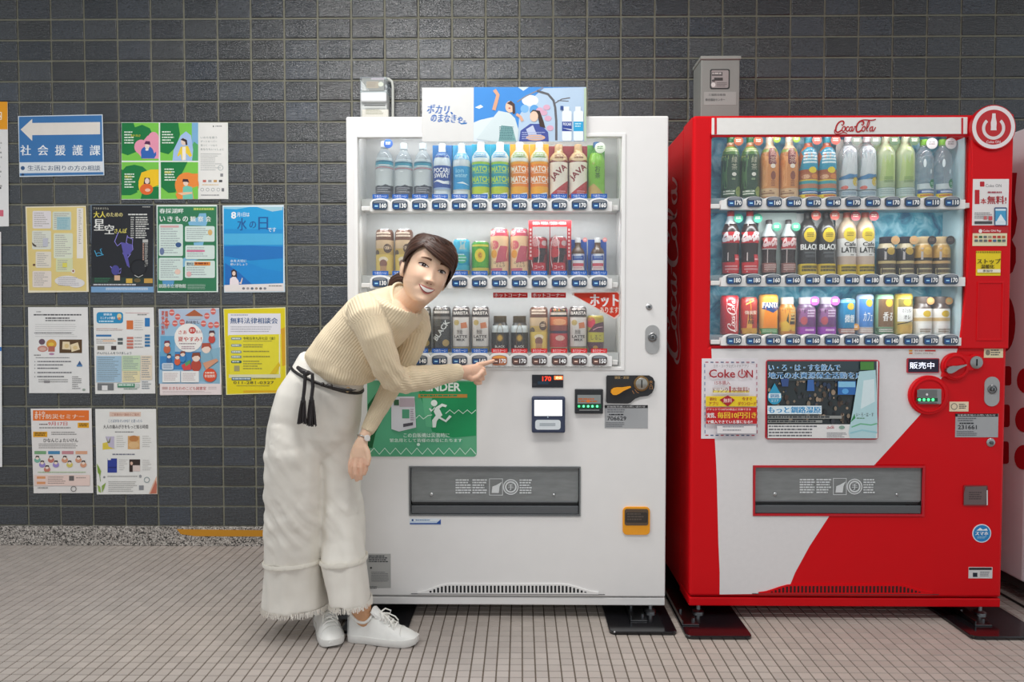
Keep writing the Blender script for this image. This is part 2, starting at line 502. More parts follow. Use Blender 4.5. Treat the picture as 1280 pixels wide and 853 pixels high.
# floor: grout bed + one object per near tile
FP = 0.0406
mb = MB(); mb.box(-3.6, 3.4, -4.2, YW + 0.02, -0.12, -0.0022, '#5d5348')
floor = structure('floor', mb, M_GROUT)
FX = onfloor(638, 800).x
ftiles = []
ky = int((YW + 3.4) / FP)
for k in range(ky):
    y1 = YW - 0.004 - k * FP; y0 = y1 - FP
    for i in range(int(-3.4 / FP), int(3.2 / FP)):
        ftiles.append((FX + i * FP, y0))
def fcol(x, y, r):
    b = r.uniform(0.93, 1.06)
    n = mnoise.noise(Vector((x * 0.7, y * 0.9, 3.1)))
    p = mnoise.noise(Vector((x * 1.6 + 9, y * 1.6, 1.7)))
    return (0.44 * b * (1 + 0.05 * n), 0.385 * b * (1 + 0.03 * n - 0.02 * p), 0.345 * b * (1 - 0.03 * n - 0.03 * p))
def ftile(mb, x, y, r, cx=0, cy=0):
    j = 0.0017; e = 0.0012; x0, x1, y0, y1 = x + j - cx, x + FP - j - cx, y + j - cy, y + FP - j - cy
    dz = r.uniform(-0.0002, 0.0002)
    r0 = [(x0, y0, -0.0025), (x1, y0, -0.0025), (x1, y1, -0.0025), (x0, y1, -0.0025)]
    r1 = [(x0 + e, y0 + e, dz), (x1 - e, y0 + e, dz), (x1 - e, y1 - e, dz), (x0 + e, y1 - e, dz)]
    mb.grid([r0, r1], fcol(x, y, r), True, False, True)
ymin = onfloor(640, 853).y
near = [t for t in ftiles if t[1] > ymin - FP * 0.3 and abs(t[0] + 0.02) < 1.62]
near.sort(key=lambda t: (round(t[1], 4), abs(t[0])))
near = set(near[:300]); rest = MB(); rnd = random.Random(11)
for t in ftiles:
    if t in near:
        m1 = MB(); ftile(m1, t[0], t[1], rnd, t[0], t[1]); o = m1.build('floor_tile', M_FLOORTILE); o.location = (t[0], t[1], 0); o.parent = floor
    else: ftile(rest, t[0], t[1], rnd)
o = rest.build('floor_tile_field', M_FLOORTILE); o.parent = floor; tag(o, kind='stuff')

mb = MB(); mb.box(-3.6, 3.4, -4.2, YW, 2.98, 3.06, (0.55, 0.55, 0.54)); structure('ceiling', mb, M_GROUT)

# ------------------------------------------------------------------ vending machines
WHITE, RED, DARK = '#eceae8', (0.68, 0.003, 0.008), '#2a2c30'
def bx(px0, py0, px1, py1, Y):
    """real rectangle (x0, x1, z0, z1) seen between two photo corners on plane Y"""
    m = ((px0 + px1) / 2, (py0 + py1) / 2)
    return at(px0, m[1], Y).x, at(px1, m[1], Y).x, at(m[0], py1, Y).z, at(m[0], py0, Y).z

def rounded(x0, x1, z0, z1, r, n=5):
    pts = []
    for cx, cz, a0 in ((x1 - r, z0 + r, 270), (x1 - r, z1 - r, 0), (x0 + r, z1 - r, 90), (x0 + r, z0 + r, 180)):
        for k in range(n):
            a = math.radians(a0 + 90.0 * k / (n - 1)); pts.append((cx + r * math.cos(a), cz + r * math.sin(a)))
    return pts

def part_print(pr, name, parent, Y, mat=None, label=None, base=None, thick=0.0012, col='#ffffff', r=0.0, eps=0.0002):
    """a thin sheet with its print on it, stuck on plane Y; base = photo box"""
    mb = MB()
    x0, x1, z0, z1 = bx(*base, Y)
    if r: mb.prism(rounded(x0, x1, z0, z1, r), Y - thick, Y, col)
    else: mb.box(x0, x1, Y - thick, Y, z0, z1, col)
    pr.put(mb, front(Y - thick), eps)
    o = mb.build(name, mat or M_PRINT, parent)
    if label: o['label'] = label
    return o

BTN_OUT = []
for k in range(9):
    a = math.pi * (1 - k / 8.0); BTN_OUT.append((math.cos(a) * 1.0 * (1.0 if abs(math.cos(a)) < 0.95 else 0.985), 0.42 + 0.58 * math.sin(a)))
BTN_OUT = [(-0.98, -0.5), (-0.86, -0.84), (-0.6, -1.0), (0.6, -1.0), (0.86, -0.84), (0.98, -0.5)] + BTN_OUT[::-1]

def shelf_row(machine, Yf, x0px, pitch, n, ypx, y_top, y_bot, xl, xr, prices, tabs, red_from=99, lit=None, tabcol=('#1f5fb4', '#d8262c'), btn_w=9.6):
    """one white scalloped price rail with its push buttons; the shelf floor is a part of its own"""
    # rail
    zb = at(xl, y_bot, Yf).z; xa, xb = at(xl, ypx, Yf).x, at(xr, ypx, Yf).x
    zt = at(xl, y_top, Yf).z; step = at(x0px + pitch, ypx, Yf).x - at(x0px, ypx, Yf).x
    c0 = at(x0px, ypx, Yf).x; zs = zt - 0.013
    top = [(xb, zs)]
    for i in range(n - 1, -1, -1):
        c = c0 + step * i
        for k in range(9):
            a = math.pi * k / 8; top.append((c + math.cos(a) * step * 0.47, zs + math.sin(a) * 0.013))
    pts = [(xa, zb), (xb, zb)] + top + [(xa, zs)]
    mb = MB(); mb.prism(pts, Yf - 0.012, Yf + 0.016, '#f1f0ee')
    mb.box(xa - 0.034, xa - 0.002, Yf - 0.003, Yf + 0.016, zb + 0.004, zb + 0.020, '#e4e3e0', 0.002)
    mb.box(xb + 0.002, xb + 0.022, Yf - 0.003, Yf + 0.016, zb + 0.004, zb + 0.022, '#e4e3e0', 0.002)
    rail = mb.build('price_rail', M_PLASTIC, machine)
    zc = at(x0px, ypx, Yf).z; hw = step * 0.385; hh = 0.0178
    for i in range(n):
        c = c0 + step * i; hot = i >= red_from
        m1 = MB()
        m1.prism([(c + x * (hw + 0.0022), zc + y * (hh + 0.002)) for x, y in BTN_OUT], Yf - 0.0135, Yf - 0.0119, '#dcdcdc')
        body = '#4a3a38' if hot else '#3a4a5c'
        if lit == i: body = '#b86a3a'  # glow of the lit button painted in orange, no emission
        m1.prism([(c + x * hw, zc + y * hh) for x, y in BTN_OUT], Yf - 0.0190, Yf - 0.0130, body, '#30343a')
        p = Pr()
        cap = [(x * 0.9, -(y * 0.82 + 0.12)) for x, y in BTN_OUT if y > 0.35]
        p.poly([(-0.84, -0.42)] + [(x * 0.92, y) for x, y in cap[::-1]] + [(0.84, -0.42)], '#8a8f96' if not lit == i else '#f2a24a')
        p.rect(-0.86, -0.2, -0.08, 0.78, '#6a4a42' if hot else '#23508c')
        p.rect(-0.66, 0.12, -0.24, 0.38, '#ffd9c4' if hot else '#a9e2ff')  # small indicator light painted as a bright dash
        p.text(prices[i], 0.0, -0.3, 0.86, 0.62, '#ffffff', 0.03)
        p.put(m1, lambda x, y, w: (c + x * hw, Yf - 0.0190 - w, zc - y * hh))
        b = m1.build('push_button', M_LABEL, rail)
        if lit == i: b['label'] = 'push button lit orange under her fingertip'
        if tabs:
            m2 = MB(); w = step * 0.40; tz = zt - 0.0005
            t = tabcol[1] if hot else tabcol[0]
            m2.box(c - w, c + w, Yf - 0.006, Yf - 0.004, tz, tz + 0.0155, t)
            p = Pr(); p.text('あたたか〜い' if hot else 'つめた〜い', -0.8, -0.85, 0.8, -0.2, '#f4f8ff', 0.0)
            p.put(m2, lambda x, y, ww: (c + x * w, Yf - 0.006 - ww, tz - y * 0.0155))
            m2.build('temperature_tab', M_PRINT, rail)
    return rail, zb

def script_logo(pr, x0, y0, x1, y1, col, wscale=1.0):
    """the flowing two-word drink signature as pen strokes; unit box, y down"""
    def B(p0, p1, p2, p3, n=9):
        out = []
        for k in range(n):
            t = k / (n - 1.0); u = 1 - t
            out.append(tuple(u ** 3 * a + 3 * u * u * t * b + 3 * u * t * t * c + t ** 3 * d for a, b, c, d in zip(p0, p1, p2, p3)))
        return out
    st = [
        # first capital: flag, bowl and long tail
        (B((0.225, 0.30), (0.27, 0.02), (0.13, -0.02), (0.06, 0.42)) + B((0.06, 0.42), (0.01, 0.82), (0.06, 1.02), (0.175, 0.72)), 0.040),
        (B((0.225, 0.30), (0.21, 0.42), (0.185, 0.42), (0.18, 0.30)), 0.022),
        (B((0.04, 0.62), (-0.03, 0.86), (0.02, 1.08), (0.14, 0.95)) + B((0.14, 0.95), (0.24, 0.84), (0.26, 0.88), (0.31, 0.95)), 0.024),
        # o
        (B((0.245, 0.46), (0.18, 0.50), (0.17, 0.80), (0.215, 0.80)) + B((0.215, 0.80), (0.27, 0.78), (0.28, 0.48), (0.245, 0.46)), 0.028),
        # c
        (B((0.345, 0.54), (0.345, 0.42), (0.285, 0.48), (0.285, 0.68)) + B((0.285, 0.68), (0.29, 0.86), (0.33, 0.80), (0.36, 0.68)), 0.028),
        # a
        (B((0.425, 0.50), (0.36, 0.44), (0.345, 0.82), (0.39, 0.80)) + B((0.39, 0.80), (0.42, 0.76), (0.425, 0.60), (0.435, 0.48)), 0.026),
        (B((0.435, 0.46), (0.42, 0.66), (0.415, 0.84), (0.445, 0.78)) + B((0.445, 0.78), (0.465, 0.70), (0.47, 0.62), (0.475, 0.58)), 0.026),
        # hyphen
        ([(0.475, 0.50), (0.53, 0.47)], 0.035),
        # second capital with the big looping flag
        (B((0.70, 0.28), (0.72, 0.00), (0.58, 0.02), (0.535, 0.44)) + B((0.535, 0.44), (0.50, 0.84), (0.55, 0.98), (0.65, 0.72)), 0.040),
        (B((0.70, 0.28), (0.685, 0.42), (0.655, 0.40), (0.655, 0.28)), 0.022),
        (B((0.60, 0.12), (0.72, -0.12), (0.86, 0.16), (0.99, -0.02)), 0.026),
        # o
        (B((0.715, 0.46), (0.65, 0.50), (0.64, 0.80), (0.685, 0.80)) + B((0.685, 0.80), (0.74, 0.78), (0.75, 0.48), (0.715, 0.46)), 0.028),
        # l
        (B((0.765, 0.66), (0.85, 0.30), (0.85, 0.05), (0.815, 0.10)) + B((0.815, 0.10), (0.775, 0.30), (0.745, 0.88), (0.80, 0.78)), 0.026),
        # a
        (B((0.905, 0.50), (0.84, 0.44), (0.825, 0.82), (0.87, 0.80)) + B((0.87, 0.80), (0.90, 0.76), (0.905, 0.60), (0.915, 0.48)), 0.026),
        (B((0.915, 0.46), (0.895, 0.66), (0.90, 0.86), (0.93, 0.78)) + B((0.93, 0.78), (0.96, 0.68), (0.97, 0.60), (0.98, 0.52)), 0.026),
    ]
    W, H = x1 - x0, y1 - y0
    for pts, w in st:
        pr.line([(x0 + a * W, y0 + b * H) for a, b in pts], w * abs(W) * wscale, col)

def vent(machine, Y, px0, px1, ytop, ybot, flat0, flat1, n, wallcol, dark='#1c1d20'):
    mb = MB()
    # arched lip over the slots
    def top(px):
        if px < flat0: t = (px - px0) / (flat0 - px0)
        elif px > flat1: t = (px1 - px) / (px1 - flat1)
        else: t = 1.0
        t = max(0.0, min(1.0, t)); t = t * t * (3 - 2 * t)
        return ybot - (ybot - ytop) * t
    pts = []
    for k in range(25):
        px = px0 + (px1 - px0) * k / 24.0; q = at(px, top(px) - 1.2, Y); pts.append((q.x, q.z))
    q0, q1 = at(px0, ybot + 1.5, Y), at(px1, ybot + 1.5, Y)
    mb.prism([(q0.x, q0.z), (q1.x, q1.z)] + pts[::-1], Y - 0.004, Y + 0.002, wallcol)
    o = mb.build('vent_cover', M_PAINT, machine)
    mb = MB()
    for k in range(n):
        px = px0 + 14 + (px1 - px0 - 28) * (k + 0.5) / n; t = top(px) + 1.0
        if ybot - t < 1.2: continue
        a = at(px - 1.25, t, Y); b = at(px + 1.25, ybot - 0.8, Y)
        mb.box(a.x, b.x, Y - 0.0045, Y - 0.002, b.z, a.z, dark)  # solid dark strips paint the shade inside the open slots
    mb.build('vent_slot_shade', M_DARK, o)
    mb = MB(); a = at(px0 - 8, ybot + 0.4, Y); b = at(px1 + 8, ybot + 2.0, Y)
    mb.box(a.x, b.x, Y - 0.0047, Y - 0.002, b.z, a.z, '#3a3a3e'); mb.build('painted_gap_shade', M_DARK, machine)  # dark strip paints the shade of the door seam

def dispenser(machine, Y, box, rim, rimcol):
    """recessed collection bay behind a smoked flap"""
    x0, x1, z0, z1 = bx(*box, Y); d = 0.115
    mb = MB()
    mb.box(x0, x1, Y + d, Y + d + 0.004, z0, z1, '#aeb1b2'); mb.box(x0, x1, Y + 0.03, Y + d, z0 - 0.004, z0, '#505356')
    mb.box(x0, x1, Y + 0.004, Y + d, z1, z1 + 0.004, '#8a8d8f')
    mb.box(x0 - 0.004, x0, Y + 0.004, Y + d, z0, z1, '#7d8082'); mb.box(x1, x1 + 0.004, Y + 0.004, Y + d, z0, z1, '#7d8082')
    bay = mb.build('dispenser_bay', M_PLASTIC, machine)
    mb = MB(); fr = 0.006
    mb.plate(x0 - rim, x1 + rim, z0 - rim, z1 + rim, Y - 0.004, Y + 0.004, [(x0 + 0.002, x1 - 0.002, z0 + 0.002, z1 - 0.002)], rimcol)
    mb.build('dispenser_rim', M_PLASTIC, machine)
    h = z1 - z0; zm = z0 + h * 0.34
    mb = MB(); mb.box(x0 + 0.004, x1 - 0.004, Y + 0.002, Y + 0.012, z0 + 0.003, z0 + h * 0.185, '#5a5d60', 0.002)
    mb.box(x0 + 0.004, x1 - 0.004, Y + 0.014, Y + 0.02, z0 + h * 0.185, z0 + h * 0.255, '#2b2d2f', 0.001)
    mb.box(x0 + 0.006, x1 - 0.006, Y + 0.006, Y + 0.011, z0 + h * 0.255, z0 + h * 0.285, '#6c6f72', 0.001)
    mb.build('flap_handle', M_PLASTIC, machine)
    mb = MB(); mb.box(x0 + 0.004, x1 - 0.004, Y + 0.006, Y + 0.009, z0 + h * 0.285, z1 - 0.003, '#888b8d')
    flap = mb.build('dispenser_flap', M_SMOKE, machine)
    for px, r in ((0.125, 0.006), (0.85, 0.0045)):
        mb = MB(); xx = x0 + (x1 - x0) * px
        mb.lathe([(r, 0.0), (r, 0.003), (r * 0.6, 0.005)], (xx, Y + 0.006, z0 + h * 0.42), 14, '#c9cccd', axis='y')
        mb.build('flap_bumper', M_METAL, flap, smooth=40)
    p = Pr(); c = '#d9dcdd'; w = 212.0
    bx0, by0, bx1, by1 = box
    sx = (bx1 - bx0) / 212.0
    def X(v): return bx0 + v * sx
    yt, yb = by0 + 15, by0 + 34
    for a, b in ((57, 77), (78, 97)): p.lines(X(a), yt, X(b), yb, 6, c, 0.55, seed=a)
    p.frame(X(99), yt - 1, X(116), yb + 1, 0.7, c); p.poly([(X(102), yb - 2), (X(103), yt + 9), (X(108), yt + 7), (X(115), yt + 3), (X(112), yt + 9), (X(111), yb - 2)], c)
    p.ring(X(126), (yt + yb) / 2, 8.4, 9.8, c); p.ring(X(126), (yt + yb) / 2, 5.4, 7.3, c)
    p.text('手', X(122.6), (yt + yb) / 2 - 4, X(129.4), (yt + yb) / 2 + 4, c, 0.03)
    p.lines(X(137), yt, X(153), yb, 6, c, 0.55, seed=8)
    m2 = MB(); p.put(m2, front(Y + 0.0056)); m2.build('flap_notice', M_PRINT, flap)

def foot(machine, x, y, ztop):
    mb = MB()
    mb.lathe([(0.022, 0.012), (0.022, 0.018), (0.013, 0.022), (0.0085, 0.024), (0.0085, ztop)], (x, y, 0.0), 16, '#c9cacb')
    o = mb.build('leveling_foot', M_METAL, machine, smooth=40)
    return o

def machine_shell(name, label, px, Y, depth, body, holes_px, bevel, zfoot=757.3, ztop=145.3, xs=None, seam=746.0):
    xl, xr = xs
    zt = at(640, ztop, Y).z; zs = at(640, seam, Y).z; zb = at(640, zfoot, Y).z
    t = thing(name, label, 'vending machine', ((xl + xr) / 2, Y + depth / 2, 0.012))
    mb = MB(); mb.box(xl + 0.003, xr - 0.003, Y + 0.165, Y + depth, zb + 0.004, zt - 0.002, body, 0.008)
    cab = mb.build('cabinet', M_PAINT, t)
    mb = MB(); mb.box(xl, xr, Y + 0.004, Y + 0.158, zb, zs - 0.004, body, 0.004)
    mb.build('plinth', M_PAINT, t)
    hs_ = [bx(*h, Y) for h in holes_px]
    mb = MB(); mb.plate(xl, xr, zs, zt, Y, Y + 0.026, hs_, body)
    mb.build('door_panel', M_PAINT, t, bevel=bevel)
    hs_[0] = (*hs_[0][:3], hs_[0][3] + 0.034)                  # the display case reaches up behind the front edge
    mb = MB(); mb.plate(xl + 0.0015, xr - 0.0015, zs + 0.001, zt - 0.001, Y + 0.0255, Y + 0.158, hs_, body)
    mb.build('door_case', M_PAINT, t)
    for sx in (xl + 0.045, xr - 0.045):
        for sy in (Y + 0.05, Y + depth - 0.06): foot(t, sx, sy, zb + 0.01)
    return t, (xl, xr, zb, zs, zt)

# ---- the white machine
WX = (at(432.3, 145, 0).x, at(835.8, 145, 0).x)
WIN_W = (447.6, 171.5, 776.8, 459.0)
white, WB = machine_shell('vending_machine', 'white drinks vending machine the woman points at, beside the posters', None, 0.0, 0.74, WHITE, [WIN_W, (512.5, 584.5, 724.5, 644.0)], 0.005, xs=WX)
x0, x1, z0, z1 = bx(*WIN_W, 0)
mb = MB(); mb.box(x0, x1, 0.150, 0.157, z0, z1 + 0.034, '#d4d4d3'); mb.build('display_back', M_PLASTIC, white)
mb = MB(); mb.plate(x0 - 0.013, x1 + 0.013, z0 - 0.012, z1 + 0.012, -0.003, 0.004, [(x0, x1, z0, z1)], '#f0efed'); mb.build('window_frame', M_PAINT, white, bevel=0.0015)
mb = MB(); mb.box(x0 + 0.001, x1 - 0.001, 0.020, 0.023, z0 + 0.001, z1 - 0.001, '#ffffff'); mb.build('window_pane', M_GLASS, white)
PR1 = ['160', '130', '130', '150', '180', '170', '170', '170', '170', '170', '170', '160']
PR2 = ['130', '130', '140', '140', '160', '140', '130', '130', '160', '160', '160', '160']
PR3 = ['140', '140', '140', '140', '140', '140', '170', '170', '130', '140', '140', '150']
ROWS_W = []
for yb, yt, y2, pr_, rf, lit in ((257.2, 248.6, 265.0, PR1, 99, None), (353.2, 344.2, 361.0, PR2, 99, None), (450.0, 441.0, 457.6, PR3, 6, 6)):
    r, zb_ = shelf_row(white, 0.0, 476.0, 24.70, 12, yb, yt, y2, 463.5, 764.5, pr_, True, rf, lit)
    zt_ = at(600, yt + 0.2, 0.055).z + 0.004
    mb = MB(); mb.box(x0 + 0.002, x1 - 0.002, 0.050, 0.149, zb_ + 0.012, zt_ - 0.004, '#cfcfcd'); mb.build('shelf', M_PLASTIC, white)
    ROWS_W.append(zt_ - 0.004)
def row_lamps(rows, zt, x0, x1, power, color):
    """a slim lamp above each shelf, behind the rail or the top edge"""
    tops = [(zt + 0.034, 0.95)] + [(z - 0.066, 0.95) for z in rows[:-1]]
    for z, k in tops: area_lamp('display_lamp', ((x0 + x1) / 2, 0.029, z - 0.008), x1 - x0 - 0.06, 0.010, power * k * 1.5, color, (math.radians(30), 0, 0))
row_lamps(ROWS_W, z1, x0, x1, 0.55, (0.98, 0.985, 1.0))

# window stickers: hot corner ribbons and the hot triangle
for xa in (616.5, 664.3):
    p = Pr(); p.text('ホットコーナー', xa + 1.5, 367.0, xa + 41, 371.6, '#ffffff', 0.02)
    part_print(p, 'sticker', white, 0.0195, base=(xa, 366, xa + 43, 372.4), col='#d42a28', thick=0.0008)
mb = MB(); pts = [at(a, b, 0.0) for a, b in ((718, 369), (718.6, 366.4), (772.5, 365.6), (774.6, 368), (774.3, 392.5), (768.5, 397.2))]
pts = [(q.x, q.z) for q in pts]
cx_ = sum(q[0] for q in pts) / 6; cz_ = sum(q[1] for q in pts) / 6
mb.prism([(cx_ + (a - cx_) * 1.07, cz_ + (b - cz_) * 1.1) for a, b in pts][::-1], 0.0187, 0.0195, '#f6d9d0')
mb.prism(pts[::-1], 0.0183, 0.0188, '#df3a1c')
p = Pr(); p.text('ホット', 738, 368.2, 773, 383.5, '#ffffff', 0.05); p.text('あります', 750, 384, 773, 391.5, '#ffe9dd', 0.03)
p.put(mb, front(0.0183)); mb.build('sticker', M_PRINT, white)['label'] = 'red and white pointed sticker with white lettering'

# controls on the white door
mb = MB(); X = bx(665, 468.6, 704, 484.6, 0); mb.box(X[0], X[1], -0.004, 0.002, X[2], X[3], '#22242c', 0.001)
p = Pr(650, 455, 6.737); p.rect(108, 165, 140, 185, '#33353c'); p.lines(150, 150, 250, 175, 3, '#2e5a78', 0.5, 4); p.put(mb, front(-0.004))
d = mb.build('price_display', M_PLASTIC, white)
mb = MB(); p = Pr(650, 455, 6.737); p.text('170', 188, 106, 262, 146, '#ff3a22', 0.02); p.rect(288, 102, 360, 134, '#ff6a2c'); p.text('売切', 300, 106, 350, 130, '#ffd9b0', 0.03)
p.put(mb, front(-0.0043)); mb.build('lit_digits', M_LAMP, d)
mb = MB(); X = bx(664.5, 495.2, 706, 540, 0); mb.box(X[0], X[1], -0.030, 0.002, X[2], X[3], '#363f58', 0.006)
p = Pr(650, 455, 6.737); p.rrect(128, 472, 342, 555, 22, '#dfe6ea'); p.rect(165, 500, 298, 524, '#aab4bb'); p.rect(165, 510, 298, 514, '#d4dade'); p.ell(234, 449, 5, 5, '#cfe4f2')
p.put(mb, front(-0.030)); cr = mb.build('card_reader', M_PLASTIC, white)
mb = MB(); p = Pr(650, 455, 6.737); p.rect(122, 306, 354, 438, '#ffffff'); p.put(mb, front(-0.0302)); p = Pr(650, 455, 6.737); p.lines(150, 350, 200, 364, 1, '#a8b0d8', 0.6); p.text('円', 286, 344, 306, 380, '#b9d8a8'); p.put(mb, front(-0.0306)); mb.build('screen', M_LAMP, cr)
mb = MB(); X = bx(718.3, 486.4, 753.4, 517, 0); mb.box(X[0], X[1], -0.014, 0.002, X[2], X[3], '#26282b', 0.003)
p = Pr(650, 455, 6.737); p.rect(484, 262, 680, 335, '#8d9190'); p.lines(490, 290, 670, 330, 2, '#c06a3a', 0.6, 9); p.ell(574, 315, 16, 12, '#e87a32'); p.rect(480, 342, 684, 375, '#0c5c38'); p.rect(498, 386, 668, 394, '#8d9190')
p.put(mb, front(-0.014)); bl = mb.build('bill_slot', M_PLASTIC, white)
mb = MB(); p = Pr(650, 455, 6.737)
for q in (497, 536, 574, 610, 650): p.ell(q, 358, 10, 10, '#5effa0')
p.put(mb, front(-0.0146)); mb.build('indicator_lamp', M_LAMP, bl)
mb = MB(); Z = lambda a, b: (650 + a / 6.737, 455 + b / 6.737)
out = [(726, 110), (734, 97), (1085, 97), (1115, 115), (1131, 150), (1128, 200), (1108, 245), (1075, 268), (1010, 276), (968, 292), (930, 325), (905, 333), (734, 330), (724, 318)]
pts = [at(*Z(a, b), 0.0) for a, b in out]; mb.prism([(q.x, q.z) for q in pts][::-1], -0.008, 0.002, '#29292b')
p = Pr(650, 455, 6.737); p.text('硬貨・返却', 798, 104, 916, 128, '#b89a68', 0.02); p.vtext('投入口', 1103, 140, 215, 26, '#c08a50', 0.02); p.line([(966, 215), (985, 240), (1000, 245)], 5, '#b07a4a'); p.line([(945, 225), (960, 252)], 5, '#b07a4a')
p.put(mb, front(-0.008)); cp = mb.build('coin_panel', M_PLASTIC, white)
mb = MB(); c = at(*Z(1018, 165), 0); mb.lathe([(0.0275, 0.008), (0.0275, 0.012), (0.0245, 0.0135)], (c.x, 0, c.z), 28, '#9a7a52', axis='y'); mb.lathe([(0.021, 0.0135), (0.021, 0.0175), (0.0195, 0.0185)], (c.x, 0, c.z), 28, '#b7b3aa', axis='y')
mb.box(c.x - 0.002, c.x + 0.002, -0.0195, -0.0180, c.z - 0.014, c.z + 0.014, '#3a3836'); mb.build('coin_slot', M_METAL, cp, smooth=40)
def lever(name, parent, pivot, tip, Y, col, mat, s=1.0):
    mb = MB(); a = at(*pivot, Y); b = at(*tip, Y); d = (b - a); L_ = d.length; u = Vector((d.x, d.z)) / L_; n = Vector((-u.y, u.x))
    prof = [(-0.014, 0.0), (-0.010, 0.0085), (0.0, 0.0125), (0.012, 0.0115), (0.03, 0.006), (L_ * 0.8, 0.0035), (L_, 0.002)]
    up = [(a.x + u.x * t * s + n.x * w * s, a.z + u.y * t * s + n.y * w * s) for t, w in prof]; dn = [(a.x + u.x * t * s - n.x * w * s, a.z + u.y * t * s - n.y * w * s) for t, w in prof]
    mb.prism(dn + up[::-1], Y - 0.016, Y + 0.001, col); return mb.build(name, mat, parent, bevel=0.003)
lever('return_lever', cp, Z(795, 232), Z(928, 192), -0.009, '#f2a21a', M_PLASTIC)['label'] = 'orange coin return lever'
def reg_sticker(machine, ox, oy, s, box, num, Y=0.0):
    p = Pr(ox, oy, s); x0_, y0_, x1_, y1_ = box
    W, H = x1_ - x0_, y1_ - y0_
    def XY(u, v): return (x0_ + W * u, y0_ + H * v)
    p.rect(*XY(0, 0), *XY(1, 0.13), '#1c1c1e'); p.text('自動販売機のお問い合わせ', *XY(0.06, 0.03), *XY(0.94, 0.105), '#e8e8e8')
    p.lines(*XY(0.06, 0.18), *XY(0.5, 0.36), 2, '#6a6c70', 0.5); p.lines(*XY(0.1, 0.38), *XY(0.46, 0.46), 1, '#303236', 0.7)
    p.text(num, *XY(0.06, 0.48), *XY(0.5, 0.66), '#2a2c30', 0.01); p.lines(*XY(0.03, 0.74), *XY(0.52, 0.97), 3, '#77797d', 0.45, 5)
    sx, sy = ox + x0_ / s, oy + y0_ / s
    return part_print(p, 'sticker', machine, Y, base=(sx, sy, ox + x1_ / s, oy + y1_ / s), col='#a9abad', label='silver registration sticker with a number')
reg_sticker(white, 650, 455, 6.737, (713, 348, 1076, 543), '706629')
# locks
def oval_lock(machine, cx, cy, w, h, Y=0.0, col='#a7a8a8'):
    mb = MB(); X = bx(cx - w / 2, cy - h / 2, cx + w / 2, cy + h / 2, Y); r = (X[1] - X[0]) / 2 * 0.98
    mb.prism(rounded(X[0], X[1], X[2], X[3], r, 8), Y - 0.003, Y + 0.001, col)
    o = mb.build('lock_plate', M_PLASTIC, machine, bevel=0.001)
    c = at(cx, cy - h * 0.08, Y); mb = MB()
    mb.lathe([(0.0165, 0.003), (0.0165, 0.006), (0.013, 0.008), (0.012, 0.006), (0.008, 0.006), (0.008, 0.012), (0.0065, 0.013)], (c.x, Y, c.z), 24, '#8d8d8d', axis='y')
    mb.box(c.x - 0.0015, c.x + 0.0015, Y - 0.0137, Y - 0.0125, c.z - 0.005, c.z + 0.005, '#222222'); mb.build('lock_cylinder', M_METAL, o, smooth=40)
oval_lock(white, 815.3, 424.5, 18, 36)
def round_lock(machine, cx, cy, r, Y=0.0):
    mb = MB(); c = at(cx, cy, Y); mb.lathe([(r, 0.0), (r, 0.002), (r * 0.8, 0.0045), (r * 0.5, 0.005)], (c.x, Y, c.z), 20, '#b5b5b5', axis='y')
    mb.lathe([(r * 0.42, 0.005), (r * 0.42, 0.009), (r * 0.3, 0.0095)], (c.x, Y, c.z), 16, '#6d6d6d', axis='y'); mb.build('key_lock', M_METAL, machine, smooth=40)
round_lock(white, 811.3, 384, 0.0115)
# collection flap, coin return
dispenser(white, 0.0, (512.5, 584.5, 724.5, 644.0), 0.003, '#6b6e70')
mb = MB(); X = bx(778.2, 633.5, 812.2, 668.5, 0)
mb.prism(rounded(X[0], X[1], X[2], X[3], 0.016), -0.006, 0.001, '#f0a020')
co = mb.build('coin_return', M_PLASTIC, white, bevel=0.002); co['label'] = 'orange coin return cup'
mb = MB(); X = bx(780.5, 636, 810, 656.5, 0); mb.prism(rounded(X[0], X[1], X[2], X[3], 0.008), -0.0072, -0.0055, '#5b4a3a'); X = bx(781.5, 640, 809, 653, 0); mb.prism(rounded(X[0], X[1], X[2], X[3], 0.006), -0.0076, -0.007, '#332c28')
p = Pr(); p.lines(784, 642, 806, 652, 3, '#5a5048', 0.5); p.put(mb, front(-0.0076)); mb.build('return_hatch', M_LABEL, co)
p = Pr(500, 575, 5.333); p.rect(66, 396, 272, 410, '#e9f0f6'); p.ell(84, 403, 7, 7, '#1c4a90'); p.lines(104, 399, 230, 409, 1, '#6a90b8', 0.6); p.rect(66, 422, 272, 430, '#1f4fa0'); p.poly([(272, 396), (272, 430), (236, 430)], '#1f4fa0')
part_print(p, 'sticker', white, 0.0, base=(512.3, 648.8, 551.2, 656), col='#cfe0f0', label='narrow blue and white sticker')
p = Pr(430, 620, 3.048); p.lines(94, 228, 172, 256, 4, '#404246', 0.6, 2); p.ell(103, 275, 4, 4, '#303236'); p.lines(104, 290, 172, 330, 7, '#7c7e80', 0.4, 3); p.lines(94, 345, 134, 356, 2, '#606264', 0.5, 6)
part_print(p, 'sticker', white, 0.0, base=(458.5, 692.5, 488.5, 735), col='#b4b4b2', label='grey information plate near the foot of the door')
vent(white, 0.0, 522, 748, 731, 741.5, 560, 702, 42, WHITE)
